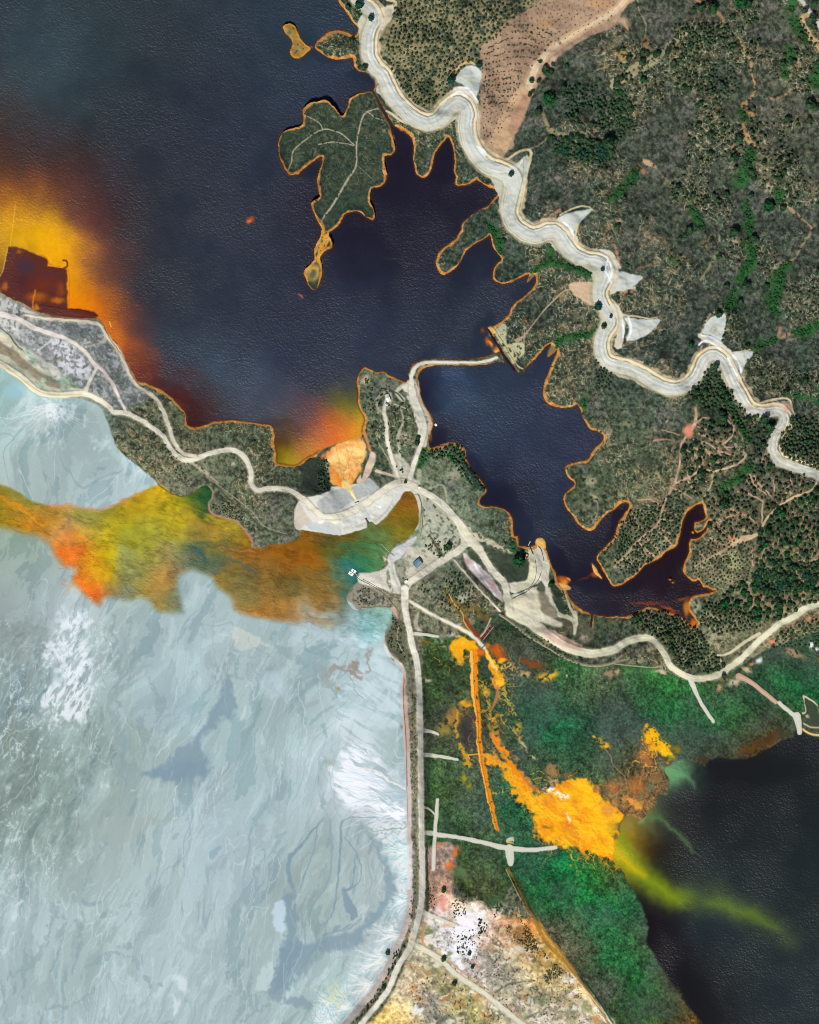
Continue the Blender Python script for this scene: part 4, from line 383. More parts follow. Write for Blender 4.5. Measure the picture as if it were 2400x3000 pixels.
poly([(1357,1622),(1370,1622),(1395,1648),(1423,1668),(1440,1690),(1460,1720),(1473,1763),(1455,1752),(1440,1738),(1395,1690),(1368,1656)], (214,200,200), 3, .95, (2, 5)); blob(1372,1645,12,18,-40,(200,170,164),.9); blob(1435,1710,10,26,-42,(210,150,138),.9); line([(1390,1655),(1405,1675),(1420,1700),(1450,1745)], [6,7,5,7], (240,240,242), 2, .9, (4, 8)); poly([(1400,1610),(1425,1650),(1440,1672),(1420,1668),(1385,1640),(1370,1625),(1385,1612)], (60,72,54), 4, .8, (3, 8)); poly([(1410,1590),(1440,1610),(1500,1630),(1545,1635),(1545,1690),(1520,1700),(1485,1705),(1462,1680),(1440,1630)], (56,68,54), 4, .85, (3, 8)); line([(1360,1660),(1400,1700),(1460,1760)], 4, (64,58,46), 2, .8)
line([(1137,1195),(1145,1170),(1140,1150),(1120,1155),(1105,1175),(1110,1200),(1130,1215)], 9, (206,196,176), 3, .6, (2, 6)); blob(1072,1112,18,20,20,(216,196,160),.9,(6,10),.2); blob(1074,1112,8,8,0,(226,180,110),.8); line([(1190,1125),(1175,1135),(1160,1150),(1180,1170)], [16,12,8,14], (214,208,186), 3, .8, (2,6)); line([(1130,1148),(1160,1150),(1182,1172)], 4, (40,50,44), 1.5, .8); line([(1154,1184),(1172,1190),(1195,1200)], 4, (206,190,160), 1.2, .9); line([(1172,1190),(1182,1235),(1168,1275),(1172,1330),(1178,1395)], [5,5,9,7,9], (190,184,160), 2, .8, (4, 5)); blob(1195,1280,26,18,30,(200,180,156),.85,sp=(6,.85,4)); line([(1098,1260),(1110,1300),(1135,1340),(1150,1380)], [2,4,4,6], (176,170,146), 1.5, .7, (2,4),(6,.8,4))
line([(1066,1265),(1075,1290),(1085,1320)], [8,9,7], (206,140,84), 2.5, .85); poly([(1085,1325),(1100,1330),(1100,1350),(1085,1390),(1065,1414),(1045,1412),(1060,1385),(1078,1350)], (214,192,170), 2.5, .95, (2, 5)); line([(1073,1352),(1062,1385),(1060,1400)], [6,6,3], (54,66,50), 1.5, .9); line([(1104,1380),(1130,1388),(1158,1396)], [10,8,6], (210,190,166), 1.5, .9)
line([(1238,1440),(1292,1420),(1306,1440),(1310,1475)], [3,5,6,5], (196,190,164), 1.5, .7); blob(1262,1415,34,20,15,(170,168,144),.6,sp=(6,.6,3)); line([(1228,1380),(1226,1430)], [14,10], (196,192,170), 3, .7)
# orange outwash fan below the west dam
poly([(958,1329),(983,1304),(1018,1287),(1059,1283),(1070,1315),(1066,1350),(1052,1381),(1038,1416),(1010,1423),(976,1419),(969,1395),(969,1367)], (238,178,100), 4, 1, (6, 14), cls='ochre_delta'); poly([(958,1329),(1018,1287),(1070,1315),(1052,1381),(1010,1423),(976,1419)], (244,214,140), 8, .7, (10, 20), (12,.5,4))
for b in [(965,1330,22,14,-30,(240,130,70)),(990,1400,26,22,30,(244,130,30)),(1010,1415,30,10,0,(244,112,20)),(1048,1375,20,26,20,(240,160,90)),(1020,1290,40,8,-10,(240,150,40)),(1035,1400,12,18,0,(240,140,40)),(1000,1310,20,10,0,(240,150,80)),(945,1340,14,8,-20,(236,120,50)),(1030,1360,14,20,0,(246,180,110)),(975,1380,10,30,0,(236,130,50))]: blob(*b[:5], b[5], .75, (8, 10), .1)
for p in [[(1036,1300),(1030,1330),(1018,1360),(1008,1390),(1012,1415)],[(985,1310),(992,1340),(998,1370),(1006,1395)],[(1055,1350),(1030,1380),(1020,1412)],[(1010,1290),(1020,1330),(1022,1370)],[(980,1380),(1000,1400),(1010,1420)]]: line(p, 1.4, (214,110,40), 1, .75, (6, 8))
line([(1040,1240),(1052,1265),(1060,1290)], 2, (90,50,24), 1.2, .8)
line([(1014,1416),(1030,1440),(1044,1470)], [24,12,6], (226,206,130), 2, .95, (2, 5), (6, .95, 4)); line([(1028,1440),(1046,1471)], 5, (246,236,190), 1.2, .9)
# ---------------------------------------------------------------- tailings flat
sl, D = sdf(TAIL, 8, (0, 5)); M = sst(.5-D/6); F = field(sl, TAILC, 24, (90, 20), 2.2)
Xw = X[sl]; Yw = Y[sl]; wx = (fbm(Xw, Yw, 240, 71, 3)-.5)*150; wy = (fbm(Xw, Yw, 240, 77, 3)-.5)*120
fl = .35+.25*(Xw-500)/1200          # drainage direction swings across the flat
ru = (Xw+wx)+fl*(Yw-2200); rv = (Yw+wy)
st1 = uni(fbm(ru, rv*.22, 26, 81, 4)); st2 = uni(fbm(ru, rv*.3, 90, 85, 4)); pt = uni(fbm(ru, rv*.34, 70, 88, 5, .55)); pt2 = uni(fbm(ru+W2X[sl]*10, rv*.3, 40, 93, 5, .6))
F = F*(1+.035*(st1-.5)+.055*(st2-.5)+.02*(N3[sl]-.5)+.02*(WN[sl]-.5))[..., None]
step = sst((pt-.55)*14); F = F*(1-.05*step)[..., None]; step = sst((pt2-.78)*12); F = F*(1-(.085*step)[..., None]*np.array([1.25, .9, .75], np.float32)); step = sst((.24-pt2)*10); F = F*(1+.05*step)[..., None]
va = fbm(ru, rv*.2, 90, 131, 3, .5); vb = fbm(ru+40, rv*.24, 60, 137, 3, .5); vc = fbm(ru-90, rv*.3, 120, 143, 4, .5)
for vv, wv_, cc_, aa_ in ((va, .006, (132,156,164), .55), (vb, .005, (206,218,222), .45), (vc, .006, (140,160,164), .45), (vc+.07, .004, (208,218,220), .4)):
    m_ = np.clip(1.6-np.abs(vv-.5)/wv_, 0, 1)*aa_*np.clip(N80[sl]*1.6-.1, 0, 1); F = F*(1-m_[..., None])+T3(*cc_)*m_[..., None]
west = sst((330-Xw+(N80[sl]-.5)*120)/60)*sst((Yw-1780)/60)*sst((2700-.6*Xw-Yw)/80)
cr = np.clip((SW[sl]*.5+RG[sl]*.5-.70)*7, 0, 1)*np.clip((N80[sl]-.35)*3, 0, 1)*west; F = F*(1-.55*cr[..., None])+T3(205,216,220)*.55*cr[..., None]
F = F*(1+west*(.10*(SW[sl]-.5)+.06*(N6[sl]-.5)))[..., None]
put(sl, M, F); v = CLS[sl]; v[D < 0] = cid('tailings_flat')
def crust(pts, a, col=(236,240,246), f=14, wp=(30, 30), sp=('e', .7, 3)): poly(pts, col, f, a, wp, sp)
crust([(175,1810),(240,1800),(235,1860),(285,1900),(270,2000),(230,2060),(250,2110),(200,2120),(140,2120),(150,2050),(190,1960),(130,1940),(120,1890),(190,1880)], .55, (216,225,231), 24, (40,60), ('x',.6,2.5)); crust([(190,1805),(240,1805),(245,1900),(275,1950),(255,2010),(210,2010),(195,1900)], .75, (230,237,243), 20, (40,60), ('x',.6,3)); crust([(130,1890),(190,1880),(200,1960),(150,1960),(120,1930)], .7, (226,232,238), 14, (20,30), (6,.45,4)); crust([(140,2010),(260,2020),(250,2100),(200,2110),(140,2090)], .7, (230,236,240), 14, (20,30), ('x',.5,4))
for b in [(30,2320,14,34,-20),(190,2320,24,16,0),(10,1830,30,14,0),(30,2040,24,12,20),(170,2350,10,16,0),(60,2650,60,14,-10),(40,2690,50,30,20),(230,2280,30,14,0)]: blob(*b[:5], (222,228,230), .55, (14, 30), 0, ('x', .45, 4))
# fans of white salt under the road bank
def rays(ox, oy, n, a0, a1, r0, r1, c, wd, a):
    for k in range(n):
        t = a0+(a1-a0)*rng.rand(); x = ox+rng.randn()*8; y = oy+rng.randn()*8; L = r0+(r1-r0)*rng.rand(); p = [(x, y)]; an = t
        for q in range(6): an += (rng.rand()-.5)*.5; x += L/6*math.cos(an); y += L/6*math.sin(an); p.append((x, y))
        line(p, [wd, wd*.8, wd*.5], c, 1.4, a, (4, 6))
blob(150,1195,80,50,10,(226,236,240),.75,(30,40),0,('r',.6,3)); blob(150,1200,26,40,0,(240,244,244),.8,(20,30),0,(6,.7,4)); rays(150,1190,60,.3,2.9,30,150,(222,230,234),1.6,.3); rays(120,1200,30,.8,2.4,30,100,(206,204,190),1.5,.3); rays(150,1185,8,2.6,3.1,80,160,(230,236,240),3,.5)
for b in [(60,1190,60,34,-20),(230,1210,60,30,25),(140,1260,60,60,0),(290,1290,40,40,30)]: blob(*b[:5], (216,226,230), .6, (40,40), 0, ('x',.42,4)); blob(40,1150,40,26,0,(150,190,200),.5)
crust([(980,2080),(1040,2090),(1100,2150),(1130,2220),(1190,2300),(1192,2430),(1070,2420),(1030,2380),(1000,2320),(985,2250),(1010,2200),(985,2150)], .4, sp=('e', .6, 3), f=24)
crust([(985,2230),(1010,2195),(1060,2190),(1110,2240),(1150,2290),(1110,2330),(1180,2380),(1150,2410),(1060,2370),(1010,2340),(982,2270)], .9, (236,241,248), 16, (30,34), ('e',.7,4)); crust([(960,2020),(1020,1990),(1060,1960),(1130,1900),(1175,1960),(1178,2100),(1120,2140),(1040,2120),(980,2060)], .55, (206,222,230), 20, (30,30), ('e',.6,3))
rays(1188,2330,34,2.6,3.6,90,190,(150,176,186),1.6,.45); rays(1185,2310,30,3.0,3.9,90,230,(160,184,192),1.8,.4); rays(1186,2380,30,2.9,3.5,80,170,(240,244,248),2.4,.5)
crust([(1085,2430),(1195,2425),(1196,2610),(1180,2690),(1140,2760),(1090,2830),(1040,2860),(1010,2900),(985,2930),(990,3020),(940,3040),(930,2950),(1000,2890),(1080,2800),(1160,2680),(1165,2590),(1140,2500)], .75, (222,229,232), 14, (20,24), (6,.8,3))
for ox, oy, n, a0, a1, r in [(1195,2490,44,2.4,3.9,90),(1193,2560,22,2.6,3.6,50),(1190,2640,40,2.2,3.6,90),(1165,2740,50,2.0,3.7,110),(1130,2815,60,2.0,3.7,120),(1085,2885,60,1.9,3.6,110),(1030,2950,70,1.9,4.0,110),(980,3000,50,2.2,4.2,90),(960,2940,30,0,6.2,50)]:
    rays(ox, oy, n, a0, a1, r*.4, r, (120,178,186) if oy > 2900 or n < 45 else (164,190,196), 1.5, .55); rays(ox, oy, n, a0, a1, r*.3, r*.9, (240,240,236), 1.8, .5)
rays(970,2920,26,0,6.2,20,70,(206,206,150),2.2,.5)
# dark wet sheets
DK = (124,148,161)
poly([(690,1980),(675,1990),(690,2040),(695,2080),(680,2105),(650,2105),(610,2140),(590,2180),(600,2260),(560,2270),(500,2290),(440,2280),(425,2260),(470,2240),(560,2170),(600,2110),(640,2040),(655,1990)], DK, 9, .8, (30, 22)); poly([(430,2265),(600,2215),(600,2285),(560,2300),(450,2280)], (120,146,160), 12, .6, (24, 20), ('s', .8, 2))
poly([(1055,2405),(1085,2440),(1105,2460),(1135,2530),(1158,2580),(1162,2600),(1140,2655),(1090,2715),(1060,2760),(1000,2785),(930,2795),(880,2860),(850,2900),(845,2890),(815,2900),(810,2860),(830,2780),(900,2765),(960,2745),(1010,2740),(1060,2710),(1100,2660),(1125,2630),(1130,2590),(1125,2540),(1100,2480),(1060,2440)], DK, 9, .78, (18, 22), ('d', .93, 3)); poly([(838,2615),(872,2618),(870,2650),(878,2740),(890,2770),(870,2800),(850,2850),(830,2900),(800,2910),(825,2800),(835,2760),(838,2700),(835,2650)], DK, 7, .8, (16, 26)); poly([(790,2880),(850,2880),(840,2920),(915,2930),(910,2950),(870,2955),(820,2935),(790,2920)], (128,150,162), 8, .75, (16, 22)); poly([(1015,2600),(1030,2640),(1050,2670),(1045,2690),(1028,2695),(1008,2650),(1005,2630)], DK, 3, .85, (10, 14)); line([(1040,2520),(1035,2590),(1015,2610)], [3,4,10], DK, 1.5, .85, (6, 6)); blob(990,2720,20,8,-50,DK,.8,(10,16),.2)
line([(948,2400),(910,2440),(880,2480),(850,2510),(848,2560),(858,2600)], [4,8,8,14,14,10], DK, 2, .9, (8, 8)); line([(1105,2400),(1010,2400),(1000,2460),(995,2540),(990,2620),(975,2670),(960,2700),(940,2710)], [2,3,8,7,5,5,4,3], DK, 1.6, .85, (10, 7)); line([(968,2400),(972,2480),(970,2560),(950,2610),(920,2650),(910,2680)], [4,4,4,5,4,6], (128,156,168), 1.5, .85, (8, 6)); line([(930,2420),(918,2500),(890,2570),(878,2615)], [3,3,5,6], DK, 1.4, .85, (6, 6)); line([(1010,2450),(1040,2490),(1058,2540),(1055,2580),(1040,2595),(1020,2610)], 3, (120,150,166), 1.2, .85, (6, 5)); line([(1025,2710),(990,2728),(950,2740)], [3,6,5], DK, 2, .8, (4, 10)); line([(1060,2690),(1030,2715),(1005,2730)], [2,5,3], DK, 1.5, .85, (4, 8))
for p, wd in [([(350,2400),(330,2440),(310,2450),(300,2490),(285,2510),(262,2555),(262,2570),(245,2600),(225,2620),(205,2650)],[2,3,16,6,10,12,8,6,4,2]),([(150,2640),(155,2680),(148,2720),(140,2750),(130,2765),(105,2800),(90,2830),(60,2835),(38,2860),(33,2890),(42,2910)],[12,24,8,6,10,20,10,7,6,7,3]),([(175,2640),(170,2670),(185,2685)],[8,14,8]),([(10,2880),(12,2930),(18,2960),(10,2990)],[7,6,5,6]),([(285,2690),(310,2680),(335,2675),(350,2655),(390,2650),(415,2660)],[4,16,8,3,3,2]),([(250,2720),(275,2700),(290,2690)],[3,4,3]),([(440,2725),(405,2735),(390,2770),(370,2770),(340,2775)],[2,3,6,14,12]),([(380,2800),(330,2790),(300,2810),(280,2820),(240,2830)],[3,10,18,12,3]),([(130,2955),(180,2950),(240,2930),(280,2905)],[14,12,9,3]),([(640,2900),(760,2915),(800,2900)],[2,3,14]),([(700,3000),(760,2960),(790,2930)],[12,10,12]),([(330,1800),(325,1840),(340,1870),(335,1900),(320,1930),(300,1955),(305,1985),(300,2020)],[12,8,12,8,8,4,3,2]),([(375,1800),(380,1830),(370,1870),(375,1920),(378,1970),(365,2020),(355,2040),(348,2080)],[5,9,6,5,5,4,4,3]),([(350,1910),(345,1950),(355,1980),(340,2020),(350,2060),(345,2100)],[12,12,10,14,10,3]),([(330,2090),(345,2130),(355,2170),(370,2200),(350,2250),(370,2290),(372,2300)],[16,22,26,30,24,8,3]),([(420,2110),(410,2130),(425,2100)],[10,24,8]),([(440,1990),(460,2030),(475,2070),(465,2100),(450,2130),(420,2180),(400,2200)],[6,10,30,16,10,4,3]),([(740,1950),(755,1980),(790,2010),(820,2040)],[5,10,10,5]),([(790,1870),(830,1910),(870,1930),(900,1950)],[3,26,26,10]),([(895,1850),(895,1900),(930,1890),(990,1890)],[4,12,16,10]),([(900,1900),(960,1920),(980,1930)],[10,22,12]),([(870,2000),(880,2060),(890,2110)],[26,26,16]),([(920,1950),(930,2000)],[12,14]),([(946,2130),(950,2150)],[14,18]),([(660,2860),(690,2840),(720,2820)],[10,14,8]),([(940,2330),(950,2360)],[6,12]),([(420,2860),(440,2880),(470,2885)],[10,26,6]),([(225,2700),(230,2720)],[20,16]),([(245,2680),(235,2740),(225,2800)],[14,10,16]),([(600,1820),(560,2010),(420,2240)],[4,3,2])]:
    line(p, wd, (132,156,162) if p[0][0] > 300 or p[0][1] > 2500 else (126,146,142), 3.4, .55, (10, 26), ('s', .85, 3))
poly([(350,2395),(520,2400),(440,2420),(350,2470),(300,2460),(300,2420)], (156,172,168), 6, .7, (14, 14)); poly([(520,2760),(600,2780),(640,2800),(560,2790)], (150,172,178), 5, .4, (14, 14)); blob(750,2560,9,16,0,(170,185,186),.6); poly([(500,2860),(545,2870),(550,2900),(530,2910)], (218,226,230), 8, .6, (20, 24)); poly([(505,2920),(525,2940),(520,2975),(508,2960)], (218,226,230), 6, .6, (20, 24)); poly([(680,1835),(720,1850),(790,1890),(790,1900),(760,1890),(740,1905),(690,1900)], (200,206,196), 5, .6, (10, 14)); poly([(760,1990),(790,1970),(830,1990),(830,2030),(800,2050),(770,2020)], (184,204,214), 10, .5, (10, 10)); poly([(812,2640),(840,2640),(835,2720),(810,2730),(800,2690)], (192,212,226), 5, .8, (12, 16)); poly([(760,2860),(800,2820),(805,2870),(780,2900),(750,2900)], (190,206,206), 4, .7, (10, 16))
for p, wd, c in [([(1088,1870),(1090,1900),(1075,1925),(1085,1960),(1070,1975),(1050,1960),(1045,1945)],[14,9,8,8,6,12,14],(150,140,134)),([(1050,1950),(1030,1965),(1045,1985),(1060,1990)],[20,26,16,6],(142,134,122)),([(1030,1970),(1010,1965),(980,1955),(960,1980)],[14,10,12,16],(150,140,132)),([(940,1950),(955,1990),(975,2010),(985,2040)],[20,34,26,10],(146,160,158))]: line(p, wd, c, 4, .75, (8, 22), (6, .9, 3))
line([(980,1950),(1030,1990),(1045,2030),(1065,2045)], 2, (110,150,160), 1, .7, (8, 8)); line([(1078,2425),(1100,2435),(1130,2430),(1165,2428),(1180,2430),(1196,2412)], 3, (130,160,140), 1.4, .85, (0, 8))
blob(993,2017,9,8,30,(160,146,110),.9,(4,6),.3); blob(1177,2127,7,8,0,(140,128,100),.9,(4,6),.3); blob(970,2230,14,12,0,(160,172,150),.8)
line([(1050,2250),(1100,2258),(1115,2265),(1125,2275),(1150,2290),(1190,2312)], [3,3,6,5,5,4], (226,224,214), 1.4, .9, (4, 8)); line([(1155,2195),(1165,2218),(1185,2218)], 2.5, (196,206,198), 1.2, .8); line([(1148,2230),(1160,2238),(1188,2234)], 2.5, (196,206,198), 1.2, .8); line([(1066,2870),(1062,2900),(1058,2935)], 2.5, (216,212,180), 1.2, .8, (4, 6)); line([(980,2890),(1000,2920),(990,2960)], 3, (206,204,150), 2, .7, (8, 10))
# rills
LR, DR = (206,220,226), (136,160,168)
for p, wd, c in [([(875,1998),(870,2030),(885,2060),(897,2085),(885,2110),(893,2140),(888,2180)],2.6,(226,230,228)),([(700,2510),(668,2450),(672,2560),(665,2640),(650,2660)],2,LR),([(548,2400),(560,2450),(540,2510),(515,2525),(480,2550),(465,2590),(475,2620),(460,2660),(445,2700),(438,2730),(420,2735)],[3,3,3,4,3,3,3,3,3,4,2],DR),([(500,2400),(498,2450),(480,2500),(470,2540)],2.5,LR),([(740,2400),(742,2480),(735,2510),(738,2600),(740,2640)],2.4,LR),([(815,2510),(820,2550),(790,2590),(775,2620),(778,2655),(740,2660),(728,2680),(720,2720)],3,LR),([(725,1870),(740,1900),(790,1920),(740,1930),(725,1970),(740,2030),(760,2090),(778,2160),(780,2190),(765,2210),(790,2260),(795,2290),(785,2330),(820,2380)],3,DR),([(845,1950),(845,2010),(840,2060),(812,2090),(808,2150),(812,2280),(820,2330),(825,2370)],3,DR),([(930,1970),(940,2060),(950,2110),(980,2140)],2.4,LR),([(900,1850),(895,1900),(915,1950),(925,1990),(935,2040)],3,DR),([(630,1800),(620,1870),(630,1930),(640,1990),(620,2040)],3,DR),([(520,2150),(490,2185),(460,2215)],3,(224,230,232)),([(653,2240),(645,2290),(640,2310),(615,2330),(612,2370)],2.4,(220,226,230)),([(635,2260),(632,2400)],2,LR),([(960,2390),(945,2350),(930,2310),(935,2260),(950,2210),(975,2300),(985,2370),(1000,2400)],3,DR),([(940,2180),(925,2220),(905,2260),(890,2290)],3,LR),([(0,2210),(28,2160),(35,2155),(60,2140),(110,2130)],3,(196,206,204)),([(185,2170),(240,2190),(235,2220),(220,2270)],2,(186,198,196)),([(260,2000),(245,2030),(215,2050),(200,2080)],2.5,(150,180,188)),([(520,2300),(515,2350),(503,2400)],3,(216,224,226)),([(275,2090),(265,2150),(262,2200)],2,(176,192,192)),([(1010,2800),(970,2820),(962,2860),(945,2880),(925,2920)],3,(136,164,176)),([(0,2610),(60,2640),(80,2660)],2,LR)]: line(p, [q*.85 for q in (wd if isinstance(wd, list) else [wd, wd])], c, 1.2, .5, (16, 12))
for k in range(300):         # finer rills running down the flat
    x, y = rng.rand()*1040-20, 1840+rng.rand()*1150; p = [(x, y)]; n = 5+rng.randint(9); sx = -.25 if x > 500 else -.45; an = math.pi/2-sx*.4+(rng.rand()-.5)*.4
    for q in range(n):
        an += (rng.rand()-.5)*.8; an = an*.75+(math.pi/2+.28)*.25; x += 15*math.cos(an); y += 15*math.sin(an); p.append((x, y))
    line(p, .9+rng.rand()*1.1, LR if rng.rand() < .4 else DR, 1, .18+.34*rng.rand(), (14, 8))
# the bank between tailings and the road
line([(1157,1935),(1182,1960),(1182,2043),(1191,2148),(1196,2300),(1199,2435),(1202,2609),(1192,2700),(1158,2785),(1130,2845),(1088,2912),(1036,2972),(990,3030)], [6,10,16,18,16,14,16,16,20,18,20,18,18], (206,190,182), 2.5, .92, (0, 5)); line([(1186,1990),(1190,2100),(1196,2200)], [6,16,10], (196,160,146), 3, .8, (0, 8)); line([(1206,1990),(1212,2100),(1213,2250),(1216,2400),(1222,2560),(1216,2660),(1200,2720),(1180,2780),(1150,2850),(1110,2915),(1060,2975)], [5,5,4,5,6,6,5,8,10,10,10], (124,112,92), 2, .85, (0, 8), (6, .75, 4)); line([(1193,2480),(1200,2600)], [14,12], (216,226,230), 3, .7, (0, 8)); line([(1188,2560),(1150,2800),(1100,2900)], .1, (0,0,0), 1, 0); line([(1183,1970),(1182,2043),(1189,2148),(1194,2300)], 1.3, (120,90,80), 1, .7); blob(1170,2810,8,14,30,(206,150,140),.7); blob(1145,2860,16,9,-40,(206,150,130),.7); blob(1085,2935,18,9,-40,(206,150,130),.7)
line([(1130,1838),(1132,1895),(1150,1925),(1178,1945)], [6,8,6,4], (216,210,180), 2, .85); poly([(1152,1800),(1168,1810),(1185,1850),(1190,1910),(1180,1940),(1150,1915),(1133,1890),(1130,1850)], (92,92,74), 3, .85, (3, 8)); line([(1170,1830),(1163,1870),(1175,1900),(1185,1915)], 2.5, (186,176,150), 1.2, .8); line([(1152,1782),(1165,1810)], [12,6], (206,164,142), 2.5, .8)
# ---------------------------------------------------------------- water bodies
WSD = np.full((NY, NX), 400, np.float32)     # distance to the nearest water, negative inside
def wsd(pts, maxd=60, wp=(0, 4)):
    sl, D = sdf(pts, maxd, wp); return sl, D
slL, DL = wsd(LAKE); islands = [wsd(q) for q in (PEN, ISLE, BAR)]
full = np.full((NY, NX), 60, np.float32); full[slL] = DL
land = np.full((NY, NX), 60, np.float32)
for s_, d_ in islands: land[s_] = np.minimum(land[s_], d_)
for cx, cy, r in [(1963,1698,3.5),(1972,1706,4.5),(2030,1560,4)]:
    s_ = win(cx-70, cx+70, cy-70, cy+70); land[s_] = np.minimum(land[s_], np.sqrt((X[s_]-cx)**2+((Y[s_]-cy)*1.4)**2)-r+4*W2X[s_])
DLAKE = np.maximum(full, -land)              # negative = open water
slP, DP_ = wsd(POND); DPOND = np.full((NY, NX), 60, np.float32); DPOND[slP] = DP_
slR, DR_ = sdf(RLAKE, 60, (0, 9)); DRL = np.full((NY, NX), 60, np.float32); DRL[slR] = DR_
# ochre drawdown rims of the acid lake
rimw = 5+5*(N80-.2)+5*(N12-.4)+3*(N30-.5); west_dam = sst((X-20)/40)*1.0
RM = sst((DLAKE+.5)/1.5)*sst((rimw-DLAKE)/2.5)
soft = 1-sst((420-X)/120)*.6                 # thinner on the rock-lined west bank
dam_top = sst(1-np.abs(Y-1058)/22)*sst((X-1195)/15)*sst((1480-X)/15); RM = RM*(1-dam_top)*soft
RM = RM*(1-.75*sst((1300-X)/40)*sst((Y-1080)/30)*sst((X-1180)/20)*sst((1320-Y)/20))*(1-.7*sst((X-1700)/10)*sst((1760-X)/10)*sst((Y-1796)/6))
RM = RM*(1-.85*sst((X-1424)/6)*sst((1548-X)/6)*sst((Y-958)/6)*sst((1096-Y)/6))*(1-.8*sst((X-1085)/6)*sst((1160-X)/6)*sst((Y-262)/6)*sst((384-Y)/6))
RM = RM*(1-sst((X-925)/20)*sst((1085-X)/12)*sst((Y-1265)/10)*sst((1350-Y)/8))
isl = np.clip((8-np.abs(land))/8, 0, 1)
put(FULL, RM*.92, (186,134,74)); put(FULL, RM*sst((4.5-DLAKE)/3)*.9, (200,118,34)); put(FULL, RM*np.clip(N6-.45, 0, 1)*1.2, (222,176,112)); put(FULL, RM*np.clip(.4-N3, 0, 1)*1.2, (110,84,44))
v = CLS; v[(RM > .5)] = cid('shore_bank')
for q, a in ((ISLE, .85),): poly([(p[0], p[1]) for p in q], (176,138,66), 2, a, (0, 3), (6, .95, 4), cls='island'); 
blob(852,92,10,12,20,(92,96,66),.8,sp=(6,.8,4)); blob(878,142,13,14,0,(150,144,106),.6,sp=(3,.6,4)); line([(832,78),(850,70),(866,84),(876,110),(892,130),(907,142),(893,157),(876,167),(858,165),(852,150)], 5, (214,146,48), 2, .8)
line([(943,668),(955,700),(945,722),(936,750),(934,765)], [12,22,24,14,16], (206,150,54), 2.5, .95, (2, 5), (6, .95, 5)); blob(956,707,9,10,20,(140,150,120),.8,sp=(3,.7,4)); blob(918,800,22,30,10,(206,160,70),.9,(4,6),.5); blob(916,805,13,20,10,(84,92,76),.95,(4,8),.4)
poly(BAR, (226,166,90), 1.5, .95); 
